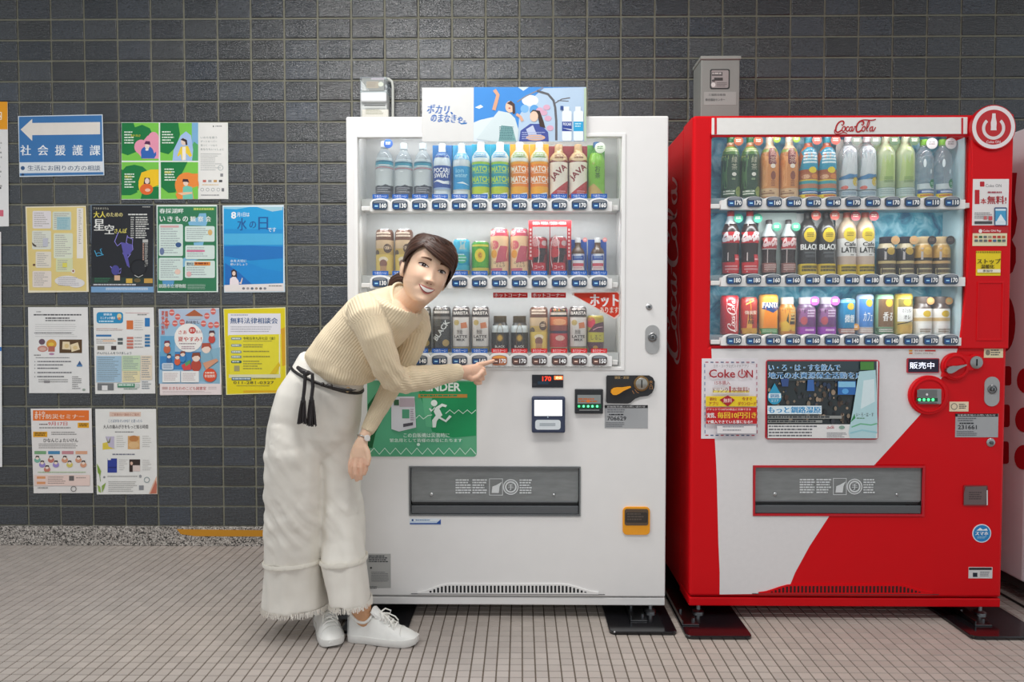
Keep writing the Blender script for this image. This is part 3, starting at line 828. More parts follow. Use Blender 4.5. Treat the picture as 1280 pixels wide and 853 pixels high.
# green panel
p = Pr(450, 470, 7.756)
G = '#0a9458'
p.poly([(75, 280), (240, 60), (420, 60), (360, 150), (150, 560), (120, 700), (75, 700)], '#0b5d30')
p.poly([(130, 700), (150, 560), (360, 160), (480, 150), (600, 160), (650, 480), (760, 540), (980, 600), (1000, 640), (900, 770), (150, 770)], '#53ac82')
p.poly([(540, 60), (1125, 60), (1125, 580), (900, 600), (700, 540), (620, 300)], G)
p.poly([(600, 180), (700, 190), (690, 430), (720, 505), (640, 490)], '#5fb98a')
p.text('THE VENDER', 330, 66, 978, 150, '#e9f4ee', 0.03)
p.rect(565, 178, 1040, 212, '#c0883a'); p.lines(585, 184, 1020, 206, 1, '#0a9458', 0.7, 2)
p.ell(719, 264, 31, 31, '#eaf5ef')
p.line([(690, 300), (752, 300)], 1, '#eaf5ef')
p.poly([(742, 300), (795, 268), (845, 285), (832, 305), (798, 296), (770, 318), (800, 380), (760, 420), (745, 440), (735, 500), (705, 500), (700, 430), (735, 385), (715, 345), (730, 310)], '#eaf5ef')
p.poly([(728, 312), (690, 350), (668, 320), (678, 312), (700, 330), (726, 300)], '#eaf5ef')
p.poly([(770, 392), (830, 428), (868, 380), (890, 395), (835, 450), (752, 405)], '#eaf5ef')
def zig(x0_, x1_, y0_, y1_, n):
    return [(x0_ + (x1_ - x0_) * i / n, y1_ if i % 2 == 0 else y0_) for i in range(n + 1)]
p.line(zig(85, 1125, 700, 760, 20), 9, '#d6f2e2'); p.line(zig(830, 1125, 330, 366, 7), 8, '#d6f2e2'); p.line([(545, 412), (575, 380), (615, 418), (660, 385), (700, 378)], 8, '#d6f2e2')
p.poly([(305, 250), (320, 200), (530, 200), (545, 500), (380, 540), (305, 515)], '#d5d6dc'); p.rect(385, 215, 530, 300, '#b7a8b2'); p.rect(410, 325, 480, 412, '#4f9a78'); p.poly([(420, 465), (515, 450), (515, 478), (420, 497)], '#4d4a54'); p.lines(490, 320, 530, 440, 6, '#a89aa8', 0.5, 3)
p.rect(330, 230, 380, 285, '#2c5a3a')
p.text('この自販機は災害時に', 425, 553, 868, 597, '#e4f6ec', 0.02); p.text('緊急用として皆様のお役にたちます', 292, 606, 990, 642, '#e4f6ec', 0.02)
p.ell(568, 664, 16, 15, '#d6f2e2')
part_print(p, 'sticker', white, 0.0, base=(459.3, 476, 595.8, 571), col='#5fae84', r=0.012, label='green panel with a white running figure and zigzag lines')
for (cx, cy) in ((805, 668), (770, 668)):
    pass

# ---- the red machine
RX = (at(866.6, 150, 0).x, at(1258.5, 450, 0).x)
WIN_R = (889.2, 170.0, 1211.5, 433.0)
red, RB = machine_shell('vending_machine', 'red drinks vending machine with a round power-symbol badge on its corner', None, 0.0, 0.74, RED, [WIN_R, (943.0, 584.0, 1153.5, 643.5)], 0.010, ztop=145.0, zfoot=757.3, seam=745.0, xs=RX)
x0, x1, z0, z1 = bx(*WIN_R, 0)
def ice_material():
    m = material('printed_ice_backdrop', rough=0.6, grain=0.02)
    nt = m.node_tree; N = nt.nodes; L = nt.links; b = N['Principled BSDF']
    tc = N.new('ShaderNodeTexCoord'); n1 = N.new('ShaderNodeTexNoise'); n1.inputs['Scale'].default_value = 16; n1.inputs['Detail'].default_value = 6; n1.inputs['Distortion'].default_value = 1.4
    L.new(tc.outputs['Object'], n1.inputs['Vector'])
    cr = N.new('ShaderNodeValToRGB'); e = cr.color_ramp.elements
    e[0].position = 0.3; e[0].color = (0.02, 0.13, 0.25, 1); e[1].position = 0.72; e[1].color = (0.45, 0.75, 0.85, 1)
    k = e.new(0.48); k.color = (0.07, 0.36, 0.50, 1)
    L.new(n1.outputs['Fac'], cr.inputs[0]); L.new(cr.outputs[0], b.inputs['Base Color'])
    return m
mb = MB(); mb.box(x0, x1, 0.150, 0.157, z0, z1 + 0.034, '#3f9cc0'); mb.build('display_back', ice_material(), red)
mb = MB(); mb.box(x0, x0 + 0.002, 0.03, 0.15, z0, z1, '#3f9cc0'); mb.build('display_side', M_PLASTIC, red); mb = MB(); mb.box(x1 - 0.008, x1 - 0.004, 0.026, 0.15, z0, z1, '#c4dde4'); mb.build('display_side', M_PLASTIC, red)
mb = MB(); mb.box(x0 + 0.001, x1 - 0.001, 0.020, 0.023, z0 + 0.001, z1 - 0.001, '#ffffff'); mb.build('window_pane', M_GLASS, red)
RR1 = ['170', '170', '160', '160', '170', '140', '170', '170', '170', '170', '110', '110']
RR2 = ['180', '180', '160', '160', '180', '150', '180', '180', '170', '170', '170', '170']
RR3 = ['150', '160', '140', '160', '160', '160', '140', '140', '140', '130', '170', '170']
ROWS_R = []
for yb, yt, y2, pr_ in ((253.6, 246.4, 262.2, RR1), (349.8, 342.6, 358.2, RR2), (424.8, 417.6, 432.0, RR3)):
    r, zb_ = shelf_row(red, 0.0, 916.6 if yb < 300 else 915.6, 24.46 if yb < 300 else 24.4, 12, yb, yt, y2, 900.5, 1204 if yb < 400 else 1199, pr_, False)
    zt_ = at(1050, yt + 1.6, 0.058).z + 0.004
    mb = MB(); mb.box(x0 + 0.004, x1 - 0.010, 0.050, 0.149, zb_ + 0.010, zt_ - 0.004, '#9fb4bc'); mb.build('shelf', M_PLASTIC, red)
    ROWS_R.append(zt_ - 0.004)
row_lamps(ROWS_R, z1, x0, x1 - 0.03, 0.55, (0.94, 0.98, 1.0))
# header
mb = MB(); X = bx(889.5, 147.3, 1208.5, 168.3, 0); mb.box(X[0], X[1], -0.004, 0.001, X[2], X[3], '#eceae6', 0.001)
p = Pr(); p.rect(893.0, 147.4, 896.0, 168.2, '#c8101c'); p.rect(1201.5, 147.4, 1204.0, 168.2, '#c8101c'); script_logo(p, 1042.5, 149.8, 1095, 168.0, '#b5141c', 0.95)
p.put(mb, front(-0.0042)); mb.build('header_panel', M_LABEL, red)['label'] = 'white header panel with the drink name in red script'
# red column with its curved inner edge, white filler behind
mb = MB(); pts = [(1196.5, 436), (1198.5, 425), (1203.5, 380), (1208, 330), (1211, 270), (1213, 200), (1213.2, 146), (1262, 146), (1257.5, 436)]
q = [at(a, b, 0) for a, b in pts]; q = [(v.x, v.z) for v in q]; q[-1] = (RX[1] - 0.0005, q[-1][1]); q[-2] = (RX[1] - 0.0005, RB[4] - 0.001)
mb.prism(q[::-1], -0.010, 0.001, RED); col_ = mb.build('column_panel', M_PAINT, red, bevel=0.004)
mb = MB(); X = bx(1218.5, 352.5, 1251.5, 426, 0); mb.plate(X[0], X[1], X[2], X[3], -0.0125, -0.009, [(X[0] + 0.006, X[1] - 0.006, X[2] + 0.006, X[3] - 0.006)], RED); mb.build('raised_frame', M_PAINT, col_, bevel=0.001)
mb = MB(); X = bx(889, 168.4, 1212, 171.2, 0); mb.box(X[0], X[1], -0.003, 0.001, X[2], X[3], '#a80c18'); mb.build('window_trim', M_PAINT, red); mb = MB(); X = bx(889, 432.2, 1197, 435.4, 0); mb.box(X[0], X[1], -0.003, 0.001, X[2], X[3], '#a80c18'); mb.build('window_trim', M_PAINT, red)
# badge
c = at(1237.3, 161, 0)
mb = MB(); mb.lathe([(0.0775, -0.004), (0.0795, 0.016), (0.0775, 0.020)], (c.x, 0, c.z), 48, '#c20a18', axis='y')
p = Pr(); R = 27.2
p.ring(0, 0, 0.79, 0.965, '#f0e6e6', 48); p.ring(0, 0.04, 0.38, 0.52, '#e9dcdc', 40, math.radians(-48), math.radians(228))
p.poly([(-0.075, -0.62), (0.075, -0.62), (0.085, -0.42), (0.135, -0.2), (0.12, 0.02), (0.135, 0.14), (-0.135, 0.14), (-0.12, 0.02), (-0.135, -0.2), (-0.085, -0.42)], '#efe4e4')
p.text('Coke ON', -0.32, 0.6, 0.32, 0.72, '#efd0d0', 0.02)
RW = 0.0775
p.put(mb, lambda x, y, w: (c.x + x * RW, -0.020 - w, c.z - y * RW)); mb.build('round_badge', M_LABEL, red, smooth=40)['label'] = 'round red badge with a white ring and power symbol'
# column stickers
YC = -0.010
p = Pr(1190, 120, 4.733); p.rrect(165, 507, 192, 537, 4, '#c01a28'); p.text('Coke ON', 198, 522, 292, 540, '#8a8a8c'); p.text('1', 134, 556, 162, 640, '#c01422', 0.02); p.text('本', 168, 606, 202, 640, '#c01422', 0.02); p.text('無料!', 208, 592, 320, 640, '#b01020', 0.025); p.lines(210, 566, 316, 582, 1, '#b05060', 0.6)
p.lines(132, 690, 236, 730, 4, '#9a9a9c', 0.45, 2); p.rect(132, 742, 236, 758, '#4a4a4c'); p.rect(186, 712, 204, 732, '#d06a6a'); p.rect(214, 712, 236, 736, '#d0505a'); p.rrect(248, 660, 322, 768, 6, '#34507c'); p.rect(254, 668, 316, 764, '#dcecf4'); p.rect(254, 680, 316, 742, '#4aa2d0'); p.poly([(260, 742), (285, 700), (312, 742)], '#e9f4fa')
part_print(p, 'sticker', col_, YC, base=(1215.5, 224, 1260.4, 282), col='#ece8e6', label='white offer sheet with large red lettering')
p = Pr(1190, 120, 4.733); p.ell(168, 800, 11, 11, '#f4e4e4'); p.text('Coke ON Pay', 182, 792, 290, 808, '#f6e6e6', 0.02)
part_print(p, 'sticker', col_, YC, base=(1215.5, 283.6, 1260.2, 291.2), col='#c01420')
p = Pr(1190, 120, 4.733); rr = random.Random(4)
for row, yy in ((0, 828), (1, 850)):
    for k in range(7):
        xx = 132 + k * 27; p.rrect(xx, yy, xx + 20, yy + 14, 3, rr.choice(['#6a6c70', '#c06a3a', '#3a6a4a', '#c03a30', '#4a6a9a', '#a89a80']))
part_print(p, 'sticker', col_, YC, base=(1215.6, 291.8, 1258.5, 307.6), col='#e9deb8', label='cream sticker with payment marks')
p = Pr(1190, 300, 4.733); p.rect(142, 66, 286, 212, '#f2d61e')
for k in range(14): p.rect(144 + k * 10.3, 68, 149 + k * 10.3, 78, '#5a4a12')
p.text('ストップ', 146, 112, 284, 142, '#3a2c10', 0.03); p.text('温暖化', 168, 146, 246, 170, '#3a2c10', 0.03); p.rect(146, 174, 282, 194, '#f6f0d8'); p.text('参加中', 178, 177, 236, 191, '#3a3a3a', 0.02)
part_print(p, 'sticker', col_, YC, base=(1220, 314, 1250.6, 344.6), col='#e8c81c', label='yellow square sticker with dark lettering')
p = Pr(1190, 300, 4.733); p.ell(212, 668, 14, 16, '#8a8070'); p.lines(230, 650, 290, 690, 3, '#5a5a5c', 0.5)
part_print(p, 'sticker', red, 0.0, base=(1229.8, 435.4, 1253.6, 447.4), col='#ecdcb4')
# white sweep of the lower door
p = Pr(); SW = '#e7e4e4'
p.poly([(889.2, 436), (1197, 436), (1194.5, 446), (1175, 476), (1150, 519), (1120, 552), (1092.5, 582), (895.3, 582), (893, 540)], SW); p.layer = 1
p.poly([(895.3, 582), (941, 582), (941, 645.5), (897.1, 645.5), (896, 600)], SW); p.layer = 1
p.poly([(897.1, 645.5), (1036.5, 645.5), (1012, 683), (994, 716), (985, 738), (962, 742.6), (899.5, 743.5), (899.6, 716), (898, 680)], SW)
mb = MB(); p.put(mb, front(-0.0002)); mb.build('white_sweep', M_LABEL, red)['label'] = 'white curved panel sweep on the lower red door'
# the small payment line and on-sale lamp
p = Pr(1110, 430, 6.094); p.rect(160, 46, 186, 60, '#e8a83a'); p.rect(160, 66, 186, 78, '#e87a3a'); p.text('売切 準備中', 202, 46, 275, 60, '#b05a50'); p.rect(280, 47, 362, 58, '#d03a34'); p.text('Coke ON Pay', 202, 66, 345, 80, '#a89a94')
part_print(p, 'sticker', red, -0.0004, base=(1135.8, 436.6, 1170.5, 444.4), col='#e3dfdc', thick=0.0006)
mb = MB(); X = bx(1133, 448, 1173, 466.2, 0); mb.prism(rounded(X[0], X[1], X[2], X[3], 0.004), -0.006, 0.001, '#c0283a'); X = bx(1134.2, 449, 1172, 465.2, 0); mb.prism(rounded(X[0], X[1], X[2], X[3], 0.003), -0.0068, -0.0055, '#211f38')
d = mb.build('sale_display', M_PLASTIC, red); mb = MB(); p = Pr(1110, 430, 6.094); p.text('販売中', 166, 140, 352, 190, '#dfe4f4', 0.0); p.put(mb, front(-0.0070)); mb.build('lit_lettering', M_LAMP, d)
# bill and coin surround: two red rings joined by a neck
mb = MB(); Z = lambda a, b: (1110 + a / 6.094, 430 + b / 6.094)
def disc(mb, cx, cy, r, y0_, y1_, col, r2=None):
    c = at(*Z(cx, cy), 0); mb.lathe([(r, -y1_), (r, -y0_ - 0.003), ((r2 or r - 0.003), -y0_)], (c.x, 0, c.z), 40, col, axis='y')
disc(mb, 300, 390, 0.071, -0.012, 0.001, RED); disc(mb, 503, 172, 0.050, -0.012, 0.001, RED); disc(mb, 655, 140, 0.029, -0.012, 0.001, RED)
hull = [at(*Z(a, b), 0) for a, b in ((400, 250), (470, 240), (540, 215), (660, 190), (640, 90), (500, 95), (420, 130))]
mb.prism([(v.x, v.z) for v in hull], -0.0118, 0.001, RED)
ps = mb.build('payment_surround', M_PAINT, red, smooth=40)
mb = MB()
for cx, cy, r in ((300, 390, 0.062), (503, 172, 0.043)):
    c = at(*Z(cx, cy), 0); mb.lathe([(r, 0.011), (r, 0.0145), (r - 0.004, 0.0165), (r - 0.008, 0.0145), (r - 0.008, 0.011)], (c.x, 0, c.z), 40, RED, axis='y', cap0=False, cap1=False)
mb.build('ring_rim', M_PAINT, ps, smooth=60)
mb = MB(); X = bx(1145.8, 485.8, 1172.6, 504.6, 0); mb.box(X[0], X[1], -0.022, -0.010, X[2], X[3], '#8d8f90', 0.003)
p = Pr(1110, 430, 6.094); p.rect(222, 350, 374, 408, '#6f7272'); p.rect(215, 412, 378, 440, '#1c4a34'); p.rect(226, 448, 372, 456, '#5a5c5c'); p.ell(296, 386, 9, 9, '#e8e8ea'); p.put(mb, front(-0.022))
b_ = mb.build('bill_slot', M_PLASTIC, red); mb = MB(); p = Pr(1110, 430, 6.094)
for q in (240, 274, 308, 342): p.ell(q, 426, 11, 11, '#4cff8a')
p.put(mb, front(-0.0226)); mb.build('indicator_lamp', M_LAMP, b_)
lever('return_lever', ps, Z(456, 198), Z(580, 158), -0.0125, '#a9a9a7', M_METAL)['label'] = 'silver coin return lever'
mb = MB(); c = at(*Z(655, 140), 0); mb.lathe([(0.0225, 0.011), (0.0225, 0.015), (0.0185, 0.0165)], (c.x, 0, c.z), 28, '#a9a8a4', axis='y'); mb.box(c.x - 0.0022, c.x + 0.0022, -0.0172, -0.0160, c.z - 0.012, c.z + 0.012, '#2a2a2a'); mb.build('coin_slot', M_METAL, ps, smooth=40)
oval_lock(red, 1239.5, 489.6, 18.6, 37); round_lock(red, 1238.2, 553.4, 0.0155)
p = Pr(1110, 430, 6.094); p.ring(504, 478, 20, 25, '#6a6a60'); p.lines(540, 458, 598, 500, 3, '#4a4a4a', 0.5)
part_print(p, 'sticker', red, -0.0004, base=(1186.6, 502.4, 1210.4, 514.6), col='#efdcbc')
reg_sticker(red, 1110, 430, 6.094, (512, 532, 838, 712), '231661')
# offer sheet
p = Pr(870, 440, 5.333)
for k in range(10):
    p.rect(62 + k * 34, 66, 82 + k * 34, 73, '#5a6a8a' if k % 2 else '#b05a6a'); p.rect(62 + k * 34, 553, 82 + k * 34, 560, '#5a6a8a' if k % 3 else '#c04a5a')
for k in range(12):
    p.rect(53, 80 + k * 40, 59, 102 + k * 40, '#7a8aa8'); p.rect(399, 80 + k * 40, 405, 102 + k * 40, '#b06a7a')
p.text('コカ・コーラ公式スマホアプリ', 112, 84, 344, 104, '#6a6468', 0.0)
p.text('Coke', 82, 116, 256, 172, '#a81a2a', 0.015); p.ring(302, 146, 21, 28, '#a81a2a', 26, math.radians(-60), math.radians(240)); p.rect(298, 114, 306, 150, '#a81a2a'); p.text('N', 330, 120, 374, 171, '#a81a2a', 0.015)
p.text('15本購入', 120, 192, 222, 218, '#b05a60', 0.01); p.rect(106, 256, 348, 270, '#f0dc6a'); p.text('ドリンク', 108, 236, 208, 268, '#7a4a50', 0.01); p.text('1', 216, 228, 226, 268, '#b02030', 0.02); p.text('本無料!', 232, 232, 348, 268, '#a04a50', 0.01)
p.rect(60, 294, 396, 362, '#f2d224'); p.text('便利な', 86, 302, 132, 324, '#b03a2a', 0.02); p.text('アプリ', 80, 330, 140, 354, '#c04a2a', 0.02); p.text('今すぐ', 300, 300, 366, 324, '#b03a2a', 0.02); p.text('ダウンロード', 272, 330, 392, 354, '#b8482a', 0.02)
p.poly([(205, 288), (252, 318), (205, 362), (150, 318)], '#b01c28'); p.text('無料', 176, 308, 232, 336, '#ffd0c8', 0.03)
p.rect(60, 368, 398, 476, '#c8141e'); p.text('チケットで130円の製品と交換できる', 66, 373, 356, 388, '#ffe2dc', 0.02); p.text('実質、', 66, 404, 124, 438, '#ffffff', 0.03); p.text('毎回10円引き', 136, 398, 392, 440, '#ffd83a', 0.03); p.text('で購入できている事になる!!', 66, 452, 366, 474, '#ffffff', 0.03)
p.rect(130, 490, 394, 540, '#ece8e8'); p.frame(130, 484, 394, 544, 2, '#9aa0b0'); p.lines(170, 492, 330, 536, 2, '#9a9aa2', 0.3, 2)
part_print(p, 'sticker', red, -0.0004, base=(876.8, 448.4, 947.2, 548.6), col='#ebe6ea', label='white app offer sheet with red and yellow bands')
# picture panel
mb = MB(); X = bx(956.6, 450.0, 1097.6, 549.4, 0); mb.prism(rounded(X[0], X[1], X[2], X[3], 0.010), -0.006, 0.001, '#c0182c'); pp = mb.build('picture_frame', M_PLASTIC, red, bevel=0.002)
p = Pr(870, 440, 5.333); rr = random.Random(12)
p.rect(474, 62, 1204, 574, '#2c3436'); p.rect(474, 62, 1204, 130, '#34444a')
for k in range(150):
    xx, yy = rr.uniform(480, 1020), rr.uniform(190, 470); s_ = rr.uniform(5, 15)
    p.ell(xx, yy, s_, s_ * rr.uniform(0.8, 1.7), rr.choice(['#2e2a28', '#5a4a3c', '#8a7a68', '#3a3c42', '#1e1e22', '#6a5a4c', '#a08a74', '#2a3a56', '#44342c']), 8)
p.rect(590, 130, 1060, 190, '#37464c'); p.poly([(740, 185), (780, 185), (785, 260), (735, 260)], '#3a6ab0'); p.poly([(560, 180), (615, 175), (610, 230), (570, 230)], '#34508a')
p.rect(940, 195, 1060, 285, '#2a6ab4'); p.rect(944, 198, 1056, 235, '#8ac8ea'); p.ell(990, 262, 22, 18, '#5aa8e8'); p.rect(1090, 66, 1180, 120, '#4a8a3a')
p.ell(520, 300, 46, 50, '#2a9cc4'); p.poly([(480, 280), (520, 208), (560, 280)], '#2a9cc4'); p.rect(480, 276, 562, 308, '#e4f4fa'); p.text('釧路', 490, 280, 552, 306, '#2a7ab0', 0.03); p.text('エリア', 496, 316, 546, 334, '#e4f4fa', 0.02)
def halo(s, x0_, y0_, x1_, y1_, a, b, ba=0.06, bb=0.012): p.text(s, x0_ - 3, y0_ - 3, x1_ + 3, y1_ + 3, b, ba); p.text(s, x0_, y0_, x1_, y1_, a, bb)
halo('い・ろ・は・すを飲んで', 484, 84, 952, 124, '#1f8ed2', '#e6f6ff'); halo('地元の水資源保全活動を応援！', 480, 136, 1176, 176, '#1f86cc', '#e0f4ff')
p.rect(472, 358, 832, 414, '#e6f4fa'); p.text('もっと釧路湿原', 478, 364, 826, 408, '#1590cc', 0.05)
p.rect(474, 424, 966, 444, '#9a9c98'); p.lines(478, 427, 960, 441, 1, '#33363a', 0.8, 2); p.rect(474, 454, 836, 472, '#9a9c98'); p.lines(478, 457, 830, 470, 1, '#33363a', 0.8, 7)
p.rect(474, 482, 1204, 574, '#e9e8e6'); p.lines(480, 490, 842, 572, 4, '#6a6c70', 0.5, 9, 0.35); script_logo(p, 866, 492, 916, 512, '#c03040'); p.ell(966, 502, 20, 12, '#8aa89a'); p.lines(866, 536, 1000, 572, 4, '#a0a2a6', 0.5, 11)
p.poly([(1070, 190), (1082, 130), (1190, 120), (1204, 470), (1190, 574), (1020, 574), (1010, 540), (1040, 380)], '#b8dce2'); p.poly([(1110, 190), (1180, 180), (1185, 330), (1090, 380)], '#dceef2'); p.poly([(1022, 470), (1050, 410), (1056, 440)], '#2a8a4a'); p.text('い・ろ・は・す', 1060, 404, 1176, 430, '#5a6a6a', 0.02); p.lines(1064, 438, 1120, 448, 1, '#4a8a5a', 0.6); p.line([(1030, 500), (1090, 478), (1160, 486), (1200, 476)], 8, '#6ab88a'); p.line([(1020, 540), (1100, 520), (1200, 536)], 10, '#9acfd8')
mb = MB(); X = bx(958.6, 451.6, 1095.8, 547.8, 0); mb.box(X[0], X[1], -0.0068, -0.0055, X[2], X[3], '#e0e0e0'); p.put(mb, front(-0.0068), 0.00004); mb.build('picture_print', M_LABEL, pp)
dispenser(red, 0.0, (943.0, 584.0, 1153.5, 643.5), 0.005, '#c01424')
# coin return recess, round sticker, label, vent
mb = MB(); X = bx(1203.5, 606.5, 1234, 632.5, 0); mb.prism(rounded(X[0], X[1], X[2], X[3], 0.006), -0.004, 0.001, '#97141c'); X = bx(1205, 608, 1232.5, 630, 0); mb.prism(rounded(X[0], X[1], X[2], X[3], 0.004), -0.0052, -0.003, '#4a3434')
cr_ = mb.build('coin_return', M_LABEL, red); mb = MB(); p = Pr(1190, 480, 4.733); p.poly([(80, 610), (205, 606), (200, 716), (70, 716), (70, 650)], '#6c5a5a'); p.lines(100, 640, 180, 690, 4, '#4a3c3c', 0.5); p.rect(204, 630, 211, 718, '#d8d4d4'); p.put(mb, front(-0.0052)); mb.build('return_hatch', M_LABEL, cr_)
c = at(1227, 667, 0); mb = MB(); mb.lathe([(0.0335, 0.0), (0.0335, 0.0012)], (c.x, 0, c.z), 32, '#dfeaf4', axis='y')
p = Pr(); p.ell(0, 0, 0.9, 0.9, '#1f86c8', 30); p.poly([(-0.6, -0.3), (-0.2, -0.62), (0.1, -0.4), (0.5, -0.55), (0.62, -0.3)], '#eaf4fa'); p.text('スマホ', -0.7, -0.2, 0.66, 0.2, '#ffffff', 0.05); p.lines(-0.5, 0.32, 0.5, 0.6, 2, '#a8d4f0', 0.5)
p.put(mb, lambda x, y, w: (c.x + x * 0.0335, -0.0012 - w, c.z - y * 0.0335)); mb.build('sticker', M_PRINT, red)['label'] = 'round blue and white sticker'
p = Pr(1120, 660, 5.331); p.rect(486, 266, 638, 282, '#2c2c30'); p.rect(512, 300, 542, 328, '#1c2434'); p.lines(560, 292, 625, 328, 4, '#8a8c90', 0.5, 2)
part_print(p, 'sticker', red, 0.0, base=(1210.6, 709.2, 1240.2, 723.2), col='#dad8d8')
vent(red, 0.0, 948, 1165, 731.5, 741.5, 990, 1120, 40, RED, '#3a0408')
# script on the red machine's near side
def onside(px, py, X):
    d = CAMROT @ Vector(((px - 640.0) / FPX, -(py - 426.5) / FPX, -1.0)); t = X / d.x
    return Vector((X, -CAMD + d.y * t, CAMH + d.z * t))
mb = MB(); p = Pr(); script_logo(p, 0.0, 0.0, 1.0, 1.0, '#ddd2d0', 0.8)
ya, yb_, za, zb_ = 0.19, 0.52, 0.92, 1.68
p.put(mb, lambda x, y, w: (RX[0] + 0.003 - 0.0003 - w, yb_ - (y) * (yb_ - ya), za + x * (zb_ - za))); mb.build('side_lettering', M_PRINT, red)['label'] = 'white script lettering running up the red side'

# ---- third machine, at the right edge of the picture
X3 = 1.930
t3 = thing('vending_machine', 'white vending machine side with red discs at the right edge of the photo', 'vending machine', (X3 + 0.5, 0.37, 0.012))
mb = MB(); mb.box(X3, X3 + 1.0, 0.165, 0.74, 0.085, 1.83, '#ece6ea', 0.008); mb.build('cabinet', M_PAINT, t3)
mb = MB(); mb.box(X3, X3 + 1.0, 0.0, 0.158, 0.085, 1.83, '#ece6ea', 0.01); mb.build('door_panel', M_PAINT, t3)
mb = MB(); mb.box(X3 + 0.01, X3 + 0.99, 0.01, 0.72, 0.052, 0.083, '#3a3634'); mb.build('plinth', M_PAINT, t3)
for sx in (X3 + 0.05, X3 + 0.95):
    for sy in (0.05, 0.68): foot(t3, sx, sy, 0.06)
mb = MB(); S = lambda pts, lay=0: None
p = Pr()
p.poly([(1258, 216), (1271.5, 216), (1270, 232), (1268.6, 250), (1270, 262), (1271.8, 274), (1269, 292), (1265, 300), (1270, 310), (1270, 328), (1266, 340), (1256, 348)], '#b01422')
p.ell(1256, 404, 13.5, 36, '#b01422'); p.rrect(1240, 458, 1264.5, 482, 3, '#b01422'); p.rrect(1240, 506, 1262.6, 534, 3, '#b01422'); p.rrect(1240, 552, 1261.5, 580, 3, '#b01422')
p.ell(1283, 476, 11.5, 16, '#c01826'); p.ell(1281, 525, 11.5, 15.5, '#c01826'); p.ell(1280, 572, 11.5, 15.5, '#c01826')
def side3(px, py, w):
    q = onside(px, py, X3); return (X3 - 0.0003 - w, q.y, q.z)
for it in p.items:
    q = Pr(); q.items = [it]; mb = MB(); q.put(mb, side3); mb.build('side_disc', M_PRINT, t3)

# ---- steel-footed black floor plates under the machines
def floor_plate(label, xa, xb, ya, yb2, bx_=None, group='black plates under the machine feet'):
    t = thing('anchor_plate', label, 'floor plate', ((xa + xb) / 2, (ya + yb2) / 2, 0.0), group)
    pts = rounded(xa, xb, ya, yb2, 0.022, 6); m = MB()
    m.grid([[(x, y, 0.0005) for x, y in pts], [(x, y, 0.009) for x, y in pts],
            [((xa + xb) / 2 + (x - (xa + xb) / 2) * 0.985, (ya + yb2) / 2 + (y - (ya + yb2) / 2) * 0.992, 0.0118) for x, y in pts]], '#131316')
    m.build('plate', M_RUBBER, t, smooth=30)
    if bx_:
        m = MB(); bx_ -= 0.056; m.box(bx_ - 0.03, bx_ + 0.03, ya + 0.085, ya + 0.42, 0.0122, 0.016, '#77787a', 0.001)
        m.box(bx_ - 0.03, bx_ - 0.026, ya + 0.085, ya + 0.42, 0.016, 0.03, '#77787a'); m.lathe([(0.007, 0.016), (0.007, 0.026)], (bx_ + 0.018, ya + 0.12, 0), 6, '#8f9092'); m.lathe([(0.007, 0.016), (0.007, 0.026)], (bx_ - 0.012, ya + 0.2, 0), 6, '#8f9092')
        m.build('bracket', M_METAL, t)
    return t

# ------------------------------------------------------------------ drinks on the shelves
PROFILES = {   # (height fraction, radius fraction)
    'pet':   [(0, .93), (.02, 1), (.12, 1), (.13, .97), (.15, 1), (.58, 1), (.68, .97), (.78, .78), (.845, .50), (.86, .42), (.90, .42)],
    'tall':  [(0, .94), (.015, 1), (.66, 1), (.74, .96), (.82, .74), (.875, .46), (.89, .42), (.915, .42)],
    'square':[(0, .95), (.02, 1), (.70, 1), (.76, .95), (.82, .72), (.86, .46), (.91, .44)],
    'contour':[(0, .80), (.03, .90), (.18, .96), (.30, .86), (.42, .90), (.58, 1.0), (.68, .95), (.78, .70), (.87, .42), (.905, .40), (.92, .40)],
    'can':   [(0, .80), (.03, .97), (.05, 1), (.93, 1), (.965, .93), (.985, .86)],
    'botcan':[(0, .90), (.03, 1), (.66, 1), (.74, .90), (.79, .78), (.82, .76)],
    'vial':  [(0, .92), (.03, 1), (.62, 1), (.70, .80), (.76, .46), (.88, .44)],
}
CAPF = {'pet': (.90, 1, .40), 'tall': (.915, 1, .40), 'square': (.91, 1, .42), 'contour': (.92, 1, .38), 'can': (.985, 1, .88), 'botcan': (.82, 1, .74), 'vial': (.88, 1, .44)}

def LIM(cx): return at(cx, 171.5 if cx < 800 else 170.0, 0.0).z + 0.030          # the top of the window opening

